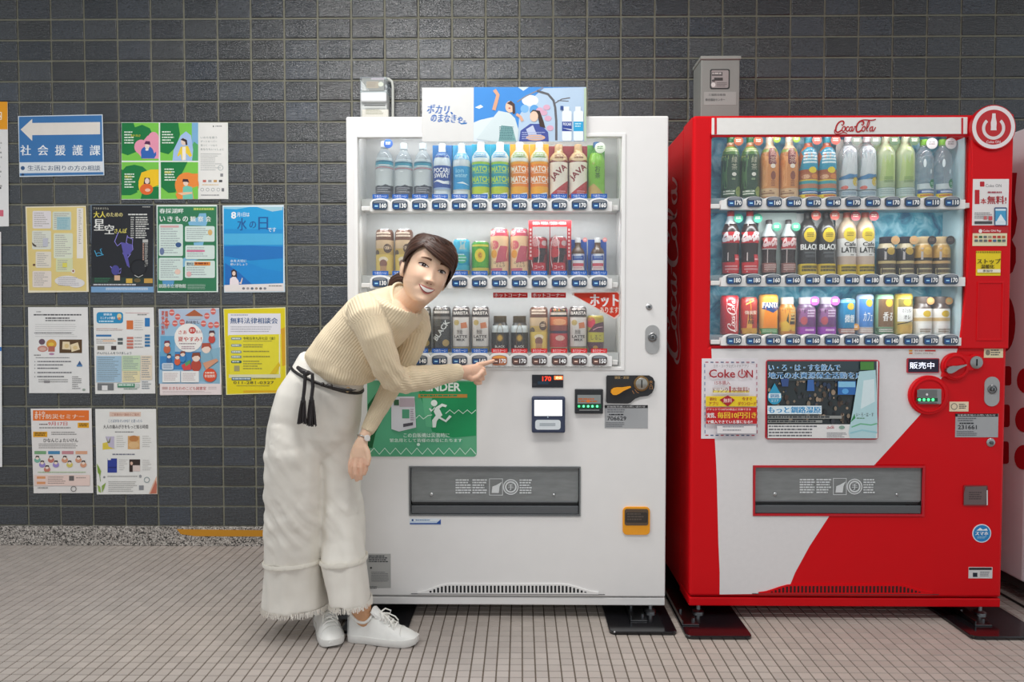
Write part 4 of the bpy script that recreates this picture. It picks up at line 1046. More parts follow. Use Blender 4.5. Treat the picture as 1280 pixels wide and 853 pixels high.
def drink(name, label, cat, group, cx, top, base_z, w, Y, kind, bands, draw=None, cap='#f2f2f0', card=None, tag_=None, clear=False, shelf_dy=0.0, card_draw=None):
    c = at(cx, top, Y); c.z = min(c.z, LIM(cx) - 0.006); h = c.z - base_z; r = w / 2.0 * (Y + CAMD) / FPX
    t = thing(name, label, cat, (c.x, Y, base_z + 0.0004), group)
    prof = PROFILES[kind]
    def rad(f):
        for (a, ra), (b, rb_) in zip(prof, prof[1:]):
            if f <= b: return r * (ra + (rb_ - ra) * (f - a) / (b - a))
        return r * prof[-1][1]
    hs = sorted(set([p[0] for p in prof] + [b for b, _ in bands if b < prof[-1][0]]))
    cols = []
    for a, b in zip(hs, hs[1:]):
        m = (a + b) / 2; cc = bands[-1][1]
        for lim, col in bands:
            if m < lim: cc = col; break
        cols.append(cc)
    mb = MB(); mb.lathe([(rad(f), f * h) for f in hs], (0, 0, 0), 28, None, cols)
    mb.build('body', M_CLEAR if clear else M_LABEL, t, smooth=50, local=True)
    a, b, rc = CAPF[kind]
    mb = MB()
    if kind == 'can': mb.lathe([(r * .86, a * h), (r * .84, a * h + (b - a) * h), (r * .78, a * h + (b - a) * h), (r * .76, a * h + (b - a) * h * .5)], (0, 0, 0), 28, '#c9cacb'); mb.build('can_lid', M_METAL, t, smooth=40, local=True)
    else:
        mb.lathe([(rc * r, a * h - .006 * h), (rc * r * 1.02, a * h), (rc * r * 1.02, (b - .008) * h), (rc * r * .9, b * h)], (0, 0, 0), 24, cap); mb.build('cap', M_PLASTIC, t, smooth=40, local=True)
    if draw:
        p = Pr(); p.iso = h / r; draw(p); mb = MB()
        def fn(x, y, ww):
            z = (1 - y) * h; R = rad(min(max(1 - y, 0), 1)) + 0.0004; X = max(-0.985, min(0.985, x)) * R
            return (X, -math.sqrt(R * R - X * X) - ww, z)
        p.put(mb, fn, 0.00012, curved=0.22); mb.build('label', M_LABEL, t, local=True)
    if card:
        mb = MB(); cw = card[1] / 2.0 * (Y + CAMD) / FPX; ch = h * card[2]
        mb.box(-cw, cw, r * 0.55, r * 0.55 + 0.0015, 0, ch, card[0])
        if card_draw:
            p = Pr(); card_draw(p); p.put(mb, lambda x, y, ww: (x * cw, r * 0.55 - ww, (1 - y) * ch))
        mb.build('backing_card', M_PRINT, t, local=True)
    if tag_:
        col, ox, oy, rr = tag_[:4]; mb = MB(); R = r * rr; oy = max(oy, 1 - (LIM(cx) - 0.005 - R - base_z) / h)
        mb.lathe([(R, 0), (R, 0.001)], (ox * r, -r * 0.75, h * (1 - oy)), 20, col, axis='y')
        p = Pr(); p.lines(-0.55, -0.35, 0.55, 0.35, 2, '#fff4e8' if len(tag_) < 5 else tag_[4], 0.5, 3)
        p.put(mb, lambda x, y, ww: (ox * r + x * R, -r * 0.75 - 0.001 - ww, h * (1 - oy) - y * R)); mb.build('round_tag', M_PRINT, t, local=True)
    return t

def copy_thing(t, cx, Y, top, label):
    """a second one of the same kind, parts and all"""
    n = t.copy(); COL.objects.link(n); n.location.x = at(cx, top, Y).x; n['label'] = label
    for ch in list(t.children):
        k = ch.copy(); COL.objects.link(k); k.parent = n
    return n

GW1, GW2, GW3 = 'drinks on the top shelf of the white machine', 'drinks on the middle shelf of the white machine', 'drinks on the bottom shelf of the white machine'
GR1, GR2, GR3 = 'drinks on the top shelf of the red machine', 'drinks on the middle shelf of the red machine', 'drinks on the bottom shelf of the red machine'
YD = 0.084
zA, zB, zC = ROWS_W
# white machine, top shelf
def d_water(p):
    p.rect(-1, .30, 1, .345, '#b9c4c8'); p.text('北', .3, .27, .6, .33, '#3a4448'); p.rect(-1, .345, 1, .375, '#1d6a84'); p.rect(-1, .375, 1, .415, '#2f90a8'); p.rect(-1, .415, 1, .44, '#9fc4cc'); p.lines(-.5, .418, .7, .44, 1, '#f2f6f6', .6)
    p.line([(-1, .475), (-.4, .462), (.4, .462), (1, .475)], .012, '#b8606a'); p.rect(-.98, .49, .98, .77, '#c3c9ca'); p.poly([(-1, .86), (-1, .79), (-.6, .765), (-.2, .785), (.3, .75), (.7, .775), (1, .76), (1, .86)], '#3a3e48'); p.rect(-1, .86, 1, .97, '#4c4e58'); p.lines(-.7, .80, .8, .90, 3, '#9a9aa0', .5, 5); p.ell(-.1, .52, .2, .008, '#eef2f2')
w1 = drink('water_bottle', 'clear water bottle with a blue ball sticker by its cap, top shelf of white machine', 'bottle', GW1, 480.6, 177.5, zA, 22.5, YD, 'pet', [(.5, '#c6cccd'), (1, '#dfe8ea')], d_water, '#eef2f4', clear=True, tag_=('#2a62b8', .55, .06, .5))
w2 = drink('water_bottle', 'clear water bottle between two like it, white machine top shelf', 'bottle', GW1, 504.6, 180, zA, 22.5, YD, 'pet', [(.5, '#c6cccd'), (1, '#dfe8ea')], d_water, '#dfe8ee', clear=True)
copy_thing(w2, 528.6, YD, 180, 'clear water bottle next to the dark blue bottle, white machine top shelf')
def d_ps(p):
    p.rect(-1, .15, 1, .26, '#1c4f9e'); p.lines(-.8, .175, .9, .235, 2, '#9ec2e8', .5, 3); p.rect(-1, .41, 1, .80, '#17479a'); p.text('POCARI', -.86, .45, .86, .535, '#f4f6f8', .03); p.text('SWEAT', -.8, .545, .84, .625, '#f4f6f8', .03); p.poly([(-1, .70), (-.4, .66), (.3, .69), (1, .665), (1, .735), (.2, .735), (-.5, .69)], '#f0f4f6'); p.rect(-1, .80, 1, .83, '#9cb4d4')
drink('sports_drink_bottle', 'dark blue labelled white bottle on a blue card, white machine top shelf', 'bottle', GW1, 552.6, 180.5, zA, 22, YD, 'pet', [(.20, '#c3cdd2'), (.74, '#cdd8de'), (.9, '#dfe6ea')], d_ps, '#e6e8ea', card=('#2f7cc0', 25, 1.0))
def d_ion(p):
    p.rect(-1, .18, 1, .30, '#6ab4d8'); p.rect(-.4, .20, .4, .29, '#dff0f6'); p.rect(-1, .42, 1, .83, '#1f9ad2'); p.text('ion', -.6, .46, .3, .54, '#8fd4f0', .02); p.text('water', -.7, .55, .7, .62, '#9edaf2', .02); p.poly([(-.5, .72), (.2, .70), (.9, .755), (.3, .735)], '#e8f6fa')
drink('sports_drink_bottle', 'sky blue labelled white bottle right of the dark blue one, white machine top shelf', 'bottle', GW1, 577, 180.5, zA, 22, YD, 'pet', [(.18, '#c9d0d2'), (.74, '#c7d0d4'), (.9, '#dfe6ea')], d_ion, '#d8e4ea', card=('#3fa4d4', 25, 1.0))
def d_match(c1, c2, t1, t2, bot):
    def d(p):
        p.rect(-1, .15, 1, .345, '#eef4f0'); p.lines(-.75, .19, .8, .30, 3, t1, .62, 7, .1)
        p.rect(-1, .36, 1, .40, c2); p.rect(-1, .40, 1, .84, c1)
        for y0, y1 in ((.435, .535), (.61, .715)): p.text('MATCH', -.92, y0, .95, y1, t2, .04); p.rect(-.8, y1 + .01, .8, y1 + .022, t2)
        p.rect(-1, .79, 1, .92, bot); p.poly([(-.3, .94), (.9, .88), (.95, 1), (-.3, 1)], '#eef6f8')
    return d
m1 = drink('soda_bottle', 'cyan and green bottle with yellow-green lettering on a cyan card, left of its pair', 'bottle', GW1, 601, 178.8, zA, 22.5, YD, 'square', [(.2, '#c0c81c'), (.64, '#1aa0b4'), (1, '#d8e4e6')], d_match('#159eb0', '#9ac83a', '#2f9ad2', '#b8e04a', '#bccc1c'), '#e4eaea', card=('#18a6c8', 23.6, .995))
copy_thing(m1, 625, YD, 178.8, 'cyan and green bottle with yellow-green lettering, right of its pair beside the orange bottles')
m2 = drink('soda_bottle', 'orange bottle with white lettering on a yellow card, left of its pair', 'bottle', GW1, 649.4, 178.8, zA, 22.5, YD, 'square', [(.2, '#f2a81a'), (.64, '#f08a16'), (1, '#e8d8b0')], d_match('#f0860e', '#f2a41a', '#7aa84a', '#fff0dc', '#f4ac18'), '#eeeae0', card=('#f2b024', 23.6, .995))
copy_thing(m2, 674.2, YD, 178.8, 'orange bottle with white lettering, right of its pair beside the dark red bottles')
def d_java(p):
    p.ell(0, .235, .92, .095, '#dcc096'); p.text('深煎り', -.6, .19, .6, .235, '#7a4a2a', .02); p.text('微糖', -.5, .24, .5, .275, '#8a3a2a', .02)
    p.rect(-1, .34, 1, 1, '#efe6d6'); p.poly([(-1, 1), (1, .72), (1, 1)], '#b02a30'); p.poly([(-1, .93), (1, .66), (1, .74), (-1, 1)], '#b8353a'); p.text('JAVA', -1.05, .46, 1.05, .60, '#8e2226', .03, rot=-.72); p.lines(-.2, .86, .8, .93, 2, '#e0a0a0', .5)
j1 = drink('coffee_bottle', 'dark red and cream coffee bottle with slanted lettering, left of its pair', 'bottle', GW1, 698.4, 181.5, zA, 23, YD, 'square', [(.64, '#e6dccc'), (.70, '#8a3030'), (.9, '#c8a878')], d_java, '#c9ab86', card=('#8e2a30', 24.6, 1.0))
copy_thing(j1, 722.6, YD, 181.5, 'dark red and cream coffee bottle with slanted lettering, right one beside the green tea')
def d_tea(p):
    p.rect(-1, .22, 1, .75, '#7cbb2c'); p.vtext('お茶', .05, .43, .66, .62, '#1c2c14', .02); p.text('い', -.55, .37, -.3, .41, '#c04a2a', .02); p.poly([(-1, 1), (-1, .80), (-.4, .74), (.3, .84), (1, .96), (1, 1)], '#c8a860'); p.rect(-1, .96, 1, 1, '#6aa42a')
drink('tea_bottle', 'green tea bottle with black vertical writing, last on the white machine top shelf', 'bottle', GW1, 745.6, 178.4, zA, 21, YD, 'pet', [(.8, '#86c43a'), (.9, '#4a8a3a')], d_tea, '#2a5a8c', card=('#58a040', 21.5, .97), tag_=('#dfe8d4', .35, .12, .62, '#5a8a4a'))

# white machine, middle shelf
def d_cocoa(p):
    p.rect(-1, .02, 1, .24, '#6b4634'); p.lines(-.8, .07, .8, .19, 2, '#e8d4c0', .6, 4, .1); p.rect(-1, .24, 1, .42, '#cdb08c'); p.ell(.45, .42, .42, .10, '#5c4436'); p.lines(.2, .38, .7, .46, 2, '#d8c0a4', .5); p.ell(-.7, .52, .25, .07, '#5c4a3a')
    p.rect(-1, .55, 1, .97, '#d8bb5c'); p.ell(0, .66, .5, .06, '#e8d8c0'); p.ell(0, .75, .42, .09, '#8a5a4a'); p.rect(-.35, .80, .35, .93, '#b88a5c')
k1 = drink('cocoa_can', 'tall brown and yellow can, first on the white machine middle shelf', 'can', GW2, 481, 287.6, zB, 22.4, YD, 'can', [(.76, '#c9a85a'), (1, '#6b4634')], d_cocoa)
copy_thing(k1, 505.2, YD, 287.6, "tall brown and yellow can partly behind the woman's hair")
def d_cyan(p):
    p.rect(-1, .04, 1, .35, '#3fb2d6'); p.rect(-.2, .06, .6, .3, '#b8c4ba'); p.rect(-1, .35, 1, .72, '#1f9ac4'); p.ell(.1, .55, .6, .13, '#4ab890'); p.lines(-.7, .42, .7, .66, 3, '#c8ecf0', .4, 2); p.rect(-1, .86, 1, .97, '#b89a5a')
drink('juice_can', "small sky blue can beside the woman's head, white machine middle shelf", 'can', GW2, 577, 299.6, zB, 21, YD, 'can', [(1, '#4cb6d2')], d_cyan)
def d_green(p):
    p.rect(-1, .04, 1, .97, '#3f9a2a'); p.rect(-.8, .08, .8, .74, '#55ac2c'); p.ell(0, .42, .58, .2, '#e8d22a'); p.ell(0, .42, .26, .1, '#e0a01a'); p.text('C', -.14, .37, .14, .47, '#5a6a1a', .02); p.rect(-1, .78, 1, .97, '#c8b83a'); p.rect(-.9, .1, .9, .16, '#d8d04a')
drink('juice_can', 'small green can with a yellow sun-like disc, white machine middle shelf', 'can', GW2, 600.6, 302.6, zB, 22, YD, 'can', [(1, '#3f9a2a')], d_green)
def d_pink(p):
    p.rect(-1, .02, 1, .17, '#d8546a'); p.ell(-.65, .10, .25, .06, '#f0d0d0'); p.lines(-.3, .06, .8, .13, 1, '#f4d8d8', .6); p.rect(-1, .17, 1, .97, '#ecc89c'); p.ell(-.5, .36, .45, .095, '#d8606c'); p.poly([(-.15, .5), (.1, .38), (.9, .38), (1, .7), (-.4, .74)], '#c85a6a'); p.ell(-.55, .55, .3, .09, '#eaa03a'); p.text('ロイヤル', -.55, .71, .55, .765, '#2a2224', .02); p.text('ミルク', -.35, .775, .6, .83, '#2a2224', .02); p.rect(-.9, .85, .3, .97, '#c86070')
k2 = drink('fruit_tea_can', 'tall pink and cream can, left of its pair beside the green can', 'can', GW2, 624.4, 286.4, zB, 23, YD, 'can', [(1, '#e8b890')], d_pink)
copy_thing(k2, 649.4, YD, 286.4, 'tall pink and cream can, right of its pair beside the red frame')
def d_dark(p):
    p.rect(-1, .03, 1, .30, '#b82a34'); p.ell(-.35, .16, .5, .10, '#d0a0a0'); p.ell(.6, .17, .3, .07, '#c8b0b0'); p.poly([(-.2, .30), (.8, .30), (.5, .66), (-.6, .66)], '#2c2022'); p.ell(-.4, .42, .55, .12, '#c23a40'); p.ring(-.4, .42, .40, .47, '#e8d0d0'); p.ell(.55, .42, .28, .06, '#3a2a2c'); p.rrect(-.65, .68, .75, .92, .08, '#c02a36'); p.text('コーラ', -.45, .75, .55, .84, '#f0dcdc', .02); p.rect(-1, .96, 1, 1, '#2a2224')
k3 = drink('cola_can', 'dark cola can in the red paper frame, left one', 'can', GW2, 673.2, 297, zB, 22.5, YD, 'can', [(1, '#7c2a30')], d_dark)
copy_thing(k3, 697.6, YD, 297, 'dark cola can in the red paper frame, right one')
t = thing('promotion_frame', 'red paper frame hung around two dark cola cans', 'sign', at(687, 341, 0.040))
X = bx(660.8, 275.8, 714.0, 325, 0.040); X2 = bx(665.6, 283.6, 708.8, 329, 0.040)
mb = MB(); mb.plate(X[0], X[1], X[2], X[3], 0.0392, 0.0404, [(X2[0], X2[1], X2[2] - 0.1, X2[3])], '#c8202a')
p = Pr(); p.text('DEKA MEGA / DEKA MEGA', 666, 277.4, 708, 281.2, '#f8e0dc', .02)
for k in range(8): p.rect(662.2, 286 + k * 4.6, 664.4, 288.8 + k * 4.6, '#f4c8c8'); p.rect(710.2, 286 + k * 4.6, 712.4, 288.8 + k * 4.6, '#f4c8c8')
p.put(mb, front(0.0392)); mb.build('frame_sheet', M_PRINT, t)
mb = MB(); X3_ = bx(664, 342, 711, 347, 0.040); mb.box((X[0]+X[1])/2 - .0015, (X[0]+X[1])/2 + .0015, 0.0392, 0.0404, zB + 0.0006, X2[3] + .004, '#a81c26'); mb.build('frame_stem', M_PRINT, t)
def d_vial(p):
    p.rect(-1, .43, 1, .60, '#1c48a0'); p.frame(-.9, .43, .9, .86, .05, '#e8ecf2'); p.rect(-.8, .60, .8, .68, '#e8e4e8'); p.lines(-.6, .48, .6, .57, 2, '#a8c0e8', .5); p.rect(-.8, .68, .8, .76, '#d05060'); p.rect(-.8, .76, .8, .86, '#eadcdc'); p.lines(-.7, .78, .7, .85, 2, '#c07078', .5); p.rect(-1, .90, 1, 1, '#c0303c')
v1 = drink('vitamin_drink_bottle', 'small brown bottle with white cap on a blue card, left of its pair', 'bottle', GW2, 722.4, 298, zB, 16.5, YD, 'vial', [(1, '#54381f')], d_vial, '#e4e6e8', card=('#2450a4', 23, .97), tag_=('#e08a8a', 1.0, .06, .34))
copy_thing(v1, 747, YD, 298, 'small brown bottle with white cap on a blue card, last on the middle shelf')

# white machine, bottom shelf
def d_black(p):
    p.rect(-1, .02, 1, .20, '#2f2826'); p.text('TULLY', -.75, .035, .75, .085, '#b0a8a0', .02); p.lines(-.8, .10, .85, .165, 1, '#c8c0b8', .8, 3, .05); p.rect(-.92, .22, .92, .28, '#7a746e'); p.lines(-.8, .30, .1, .44, 4, '#6a6864', .5, 8); p.text('BLACK', -1.25, .46, 1.3, .57, '#d8d8d4', .02, rot=-.98); p.ell(.5, .79, .35, .075, '#a88a4a'); p.rect(-1, .88, 1, .93, '#2a2838'); p.rect(-1, .93, 1, .99, '#8a7440')
b1 = drink('coffee_can', "black tall coffee can partly behind the woman's shoulder", 'can', GW3, 527.8, 383.4, zC, 22.5, YD, 'can', [(1, '#35312f')], d_black)
copy_thing(b1, 552.4, YD, 383.4, 'black tall coffee can with slanted lettering, fully in view on the bottom shelf')
def d_latte(p):
    p.rect(-1, .02, 1, .22, '#2e2422'); p.lines(-.75, .045, .75, .085, 1, '#c8bcb4', .8, 1, .05); p.text('BARISTA', -.82, .11, .82, .18, '#e8e0d8', .02); p.rect(-.86, .24, .86, .86, '#cdc6c0'); p.ell(-.45, .35, .3, .06, '#b8a060'); p.poly([(.0, .36), (.6, .34), (.75, .46), (.05, .48)], '#c8764a'); p.text('無糖', -.4, .50, .2, .60, '#6a5e58', .02); p.text('LATTE', -.7, .62, .7, .68, '#4a403c', .03); p.text('MILK', -.45, .695, .5, .745, '#3a302c', .03); p.rect(-1, .88, 1, .98, '#9a8a50')
for k in range(1): pass
l1 = drink('latte_can', 'grey-brown latte can with white label, left of the pair beside the black cans', 'can', GW3, 576.6, 383.4, zC, 22.5, YD, 'can', [(1, '#8a7e78')], d_latte)
copy_thing(l1, 600.8, YD, 383.4, "grey-brown latte can with white label, just above the woman's pointing hand")
copy_thing(l1, 722.4, YD, 383.4, 'grey-brown latte can with white label, right of the red can')
def d_gold(p):
    p.rect(-1, .28, 1, .45, '#c4cbcc'); p.rect(-1, .46, 1, 1, '#24211f'); p.ell(0, .60, .36, .10, '#8a6a2a'); p.ell(0, .60, .25, .07, '#c8a03a'); p.text('BLACK', -.55, .80, .55, .865, '#d8d4cc', .02); p.ring(0, .60, .36, .4, '#6a5226')
g1 = drink('bottle_can', 'short black and silver coffee bottle above her fingertip, left of its pair', 'bottle', GW3, 625.2, 395.2, zC, 21.5, YD, 'botcan', [(.55, '#24211f'), (.74, '#b8c0c2'), (1, '#3a3430')], d_gold, '#4a3a20')
copy_thing(g1, 649.4, YD, 395.2, 'short black and silver coffee bottle, right of its pair beside the brown and yellow can')
k4 = copy_thing(k1, 673.4, YD, 384, 'tall brown and yellow can over a red tab, white machine bottom shelf'); k4.location.z = zC + .0004; k4['group'] = GW3
def d_redcan(p):
    p.rect(-1, .02, 1, .22, '#2a2422'); p.text('TULLY', -.7, .05, .7, .10, '#c8a04a', .02); p.lines(-.9, .12, .9, .19, 1, '#d8c8b8', .8, 2, .05); p.rect(-1, .22, 1, .40, '#c86a44'); p.ell(0, .33, .8, .07, '#e0a070'); p.rect(-1, .40, 1, .52, '#8a4038'); p.rect(-1, .52, 1, .58, '#3a2a40'); p.rect(-1, .58, 1, .88, '#b8383c'); p.ell(.1, .68, .5, .06, '#d8b0a0'); p.rect(-1, .88, 1, .99, '#b8a080'); p.lines(-.9, .89, .9, .98, 1, '#5a4a3a', .5)
drink('tea_can', 'red and black tall can, between the brown and the grey cans of the bottom shelf', 'can', GW3, 698.4, 384, zC, 22.5, YD, 'can', [(1, '#a83a3a')], d_redcan)
def d_shiruko(p):
    p.rect(-1, .04, 1, .16, '#b8a03a'); p.ell(-.62, .2, .5, .14, '#c8324a'); p.poly([(-.9, .45), (-.2, .24), (.9, .18), (1, .46)], '#5a2c3c'); p.line([(-.4, .40), (.2, .33), (.8, .32)], .02, '#d8a0a8'); p.rect(-1, .47, 1, .72, '#bcb238'); p.text('しるこ', -.6, .53, .6, .66, '#5a3a2a', .02); p.rect(-1, .72, 1, .98, '#553040'); p.ell(-.1, .86, .3, .05, '#a8803a')
drink('sweet_soup_can', 'short lime and purple can, last on the white machine bottom shelf', 'can', GW3, 744.4, 394, zC, 21, YD, 'can', [(1, '#a89a3a')], d_shiruko)

# red machine, top shelf
YR = 0.088; zD, zE, zF = ROWS_R
def d_ayataka(p):
    p.rect(-1, .17, 1, .24, '#7aa04a'); p.rect(-1, .24, 1, .30, '#4c7c3a'); p.lines(-.8, .20, .9, .27, 2, '#c8d8a8', .5, 3); p.rect(-1, .30, 1, .86, '#24452c'); p.poly([(-1, .34), (-.5, .36), (-.6, .84), (-1, .84)], '#4f7a48'); p.vtext('緑茶', .12, .335, .56, .62, '#b8b8a0', .02); p.ell(.1, .62, .24, .03, '#e8e4d8'); p.lines(-.15, .68, .3, .74, 1, '#8aa078', .5); p.rect(-1, .86, 1, .96, '#2f5a30'); p.lines(-.9, .875, .2, .955, 2, '#e8ecdc', .6, 5, .1); p.ell(.62, .89, .34, .08, '#8a9a4a')
a1 = drink('tea_bottle', 'dark green tea bottle, first on the red machine top shelf', 'bottle', GR1, 913.6, 171.6, zD, 23, YR, 'pet', [(.62, '#2b4c30'), (.80, '#96a85a'), (.86, '#b8763a'), (.9, '#c8a080')], d_ayataka, '#2f7a4c', tag_=('#a85a34', .6, .09, .5))
copy_thing(a1, 938, YR, 171.6, 'dark green tea bottle, second on the red machine top shelf')
def d_barley(p):
    p.rect(-1, .20, 1, .84, '#d08a4a'); p.poly([(-1, .3), (-.4, .34), (-.5, .8), (-1, .84)], '#e0a062'); p.rrect(-.42, .20, .48, .46, .1, '#7a3438'); p.vtext('麦茶', .03, .21, .45, .62, '#d8b0a0', .02); p.ell(.05, .49, .26, .035, '#f0e4d4'); p.ell(.08, .64, .26, .07, '#8a4a34'); p.lines(-.15, .72, .3, .82, 3, '#9a5a3a', .5); p.rect(-1, .84, 1, .97, '#d8b48a'); p.lines(-.95, .87, .3, .95, 2, '#8a5a3a', .6, 6, .1)
a2 = drink('tea_bottle', 'amber tea bottle with a maroon badge, left of its pair', 'bottle', GR1, 962.2, 171.6, zD, 23, YR, 'pet', [(.62, '#cc8446'), (.74, '#b8783c'), (.80, '#86a04a'), (.9, '#d8c8a8')], d_barley, '#dfe0d0', tag_=('#8cae3a', .5, .06, .4))
copy_thing(a2, 986.4, YR, 171.6, 'amber tea bottle with a maroon badge, right of its pair')
def d_blue(p):
    p.poly([(-1, .24), (-.5, .175), (.5, .175), (1, .24), (1, .54), (-1, .54)], '#2a96b4'); p.lines(-.75, .26, .8, .46, 4, '#e0f2f4', .62, 4, .1); p.ell(.15, .55, .42, .05, '#e8d024'); p.rect(-1, .60, 1, .70, '#b0683c'); p.ell(-.5, .655, .35, .035, '#e0b08a'); p.ell(.4, .65, .4, .04, '#d8843a'); p.rect(-1, .70, 1, .72, '#d8c030'); p.rect(-1, .72, 1, .77, '#3a9aa4'); p.rect(-1, .77, 1, .84, '#b87a5a'); p.rect(-1, .84, 1, .88, '#2f9aa4')
    p.rect(-.98, .88, .98, .935, '#1f4f94'); p.lines(-.8, .895, .8, .92, 1, '#d8e8f4', .8, 2, .05); p.rect(-.98, .935, .98, 1, '#f2d424'); p.lines(-.6, .945, .8, .99, 1, '#c85a2a', .7, 4, .1)
a3 = drink('tea_bottle', 'amber bottle with a sky blue label and yellow offer strip, left of its pair', 'bottle', GR1, 1010.4, 172, zD, 23, YR, 'pet', [(.60, '#a85a2c'), (.75, '#b8622c'), (.83, '#c8783a'), (.9, '#b8684a')], d_blue, '#2f9cb0', tag_=('#c8685a', .62, .07, .5))
copy_thing(a3, 1033.6, YR, 172, 'amber bottle with a sky blue label and yellow offer strip, right of its pair')
def d_lemon(p):
    p.rect(-.9, .16, .9, .64, '#c8d0d2'); p.rect(-.5, .2, .4, .6, '#d4dadc'); p.poly([(-1, .66), (-.2, .615), (.4, .625), (1, .60), (1, .64), (-1, .72)], '#4a82b0'); p.rect(-1, .70, 1, .86, '#c0ccd4'); p.ell(.5, .74, .36, .07, '#d4b83a'); p.ell(-.6, .83, .3, .03, '#d86a5a'); p.rect(-1, .88, 1, .97, '#b4c4cc'); p.lines(-.8, .90, .9, .955, 2, '#6a86a0', .5, 2)
a4 = drink('water_bottle', 'clear bottle with a lemon patch near its base, left of its pair', 'bottle', GR1, 1060, 171.6, zD, 22.5, YR, 'tall', [(1, '#c2cccc')], d_lemon, '#dcdfe0', clear=True, card=('#c9d4cc', 23.5, .98), tag_=('#7a8c80', .6, .08, .55))
copy_thing(a4, 1083.6, YR, 171.6, 'clear bottle with a lemon patch near its base, right of its pair')
def d_pale(p):
    p.rect(-.84, .17, .84, .72, '#b9cc8c'); p.rect(-.4, .2, .5, .7, '#aac474'); p.ell(0, .2, .4, .05, '#a4be78'); p.lines(-.5, .66, .6, .76, 4, '#7a9a5a', .5, 4); p.line([(-1, .83), (1, .83)], .008, '#7a9a84'); p.rect(-1, .835, 1, .97, '#bfd0cc'); p.lines(-.8, .86, .8, .95, 3, '#8aa09c', .4, 7)
a5 = drink('water_bottle', 'pale green bottle, left of its pair on the red machine top shelf', 'bottle', GR1, 1107, 171.6, zD, 22.5, YR, 'tall', [(1, '#b6c8a0')], d_pale, '#c8d8bc', card=('#a8cc98', 23.5, .98), tag_=('#5a7a5a', .6, .08, .55))
copy_thing(a5, 1131.6, YR, 171.6, 'pale green bottle, right of its pair on the red machine top shelf')
def d_ilohas(p):
    p.ell(-.35, .42, .14, .07, '#e8f4f8'); p.ell(.3, .56, .1, .04, '#d8eaf0'); p.rect(-.9, .76, .9, .85, '#c9d6da'); p.ell(.5, .76, .34, .075, '#2a8a5a'); p.lines(.3, .74, .72, .785, 2, '#c8e8d4', .5); p.rect(-.85, .87, .95, .925, '#1f4f9c'); p.lines(-.6, .88, .8, .915, 1, '#d8e4f4', .8, 2, .05); p.rect(-.9, .925, 1, 1, '#f2d81e'); p.lines(-.7, .94, .9, .985, 1, '#c8642a', .7, 4, .1)
a6 = drink('water_bottle', 'clear ribbed water bottle with a green disc and yellow strip, left of its pair', 'bottle', GR1, 1155, 175, zD, 22.5, YR, 'pet', [(1, '#a8c4d2')], d_ilohas, '#7abf3a', clear=True, tag_=('#e4e4e4', .45, .09, .6, '#8a8a8c'))
copy_thing(a6, 1178.4, YR, 175, 'clear ribbed water bottle with a green disc, last on the top shelf')

# red machine, middle shelf
def d_cola(p):
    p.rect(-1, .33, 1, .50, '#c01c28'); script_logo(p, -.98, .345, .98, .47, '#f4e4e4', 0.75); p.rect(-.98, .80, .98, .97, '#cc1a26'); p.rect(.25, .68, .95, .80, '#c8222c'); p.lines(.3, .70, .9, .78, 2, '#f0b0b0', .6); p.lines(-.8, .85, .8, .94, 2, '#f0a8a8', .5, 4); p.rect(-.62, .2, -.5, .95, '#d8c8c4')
c1 = drink('cola_bottle', 'large cola bottle with red cap and label, first on the red machine middle shelf', 'bottle', GR2, 913.4, 264.6, zE, 22.5, YR, 'contour', [(.80, '#2a1614'), (.9, '#c8ccce')], d_cola, '#c82a30', tag_=('#2a9c7c', .62, .12, .5))
copy_thing(c1, 937.4, YR, 264.6, 'large cola bottle with red cap and label, second on the middle shelf')
def d_cola2(p):
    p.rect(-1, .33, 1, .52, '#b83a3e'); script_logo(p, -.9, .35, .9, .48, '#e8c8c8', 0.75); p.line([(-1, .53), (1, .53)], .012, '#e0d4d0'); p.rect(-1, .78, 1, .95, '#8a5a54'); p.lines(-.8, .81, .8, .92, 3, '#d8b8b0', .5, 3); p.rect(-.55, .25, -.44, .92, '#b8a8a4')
c2 = drink('cola_bottle', 'small contoured cola bottle with a dark cap, left of its pair', 'bottle', GR2, 961.4, 275.2, zE, 19.5, YR, 'contour', [(.70, '#2c1a18'), (.9, '#c0c8c8')], d_cola2, '#3a3030', card=('#a9b4b0', 23.6, 1.14), tag_=('#4aa484', .7, .14, .55))
copy_thing(c2, 985.4, YR, 275.2, 'small contoured cola bottle with a dark cap, right of its pair')
def d_cblack(p):
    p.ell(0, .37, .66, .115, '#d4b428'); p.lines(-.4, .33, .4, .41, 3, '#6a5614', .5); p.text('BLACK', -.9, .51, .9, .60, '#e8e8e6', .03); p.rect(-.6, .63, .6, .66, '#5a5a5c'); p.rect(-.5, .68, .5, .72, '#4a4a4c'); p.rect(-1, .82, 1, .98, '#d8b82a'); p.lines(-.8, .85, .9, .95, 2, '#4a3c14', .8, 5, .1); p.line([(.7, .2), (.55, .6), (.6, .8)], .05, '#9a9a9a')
c3 = drink('coffee_bottle', 'tall black coffee bottle with a yellow disc, left of its pair', 'bottle', GR2, 1009.6, 266, zE, 22.5, YR, 'tall', [(.17, '#d0b02a'), (1, '#2b2726')], d_cblack, '#30292a', card=('#b9bab8', 23, 1.0), tag_=('#c4584a', .6, .06, .52))
copy_thing(c3, 1033, YR, 266, 'tall black coffee bottle with a yellow disc, right of its pair')
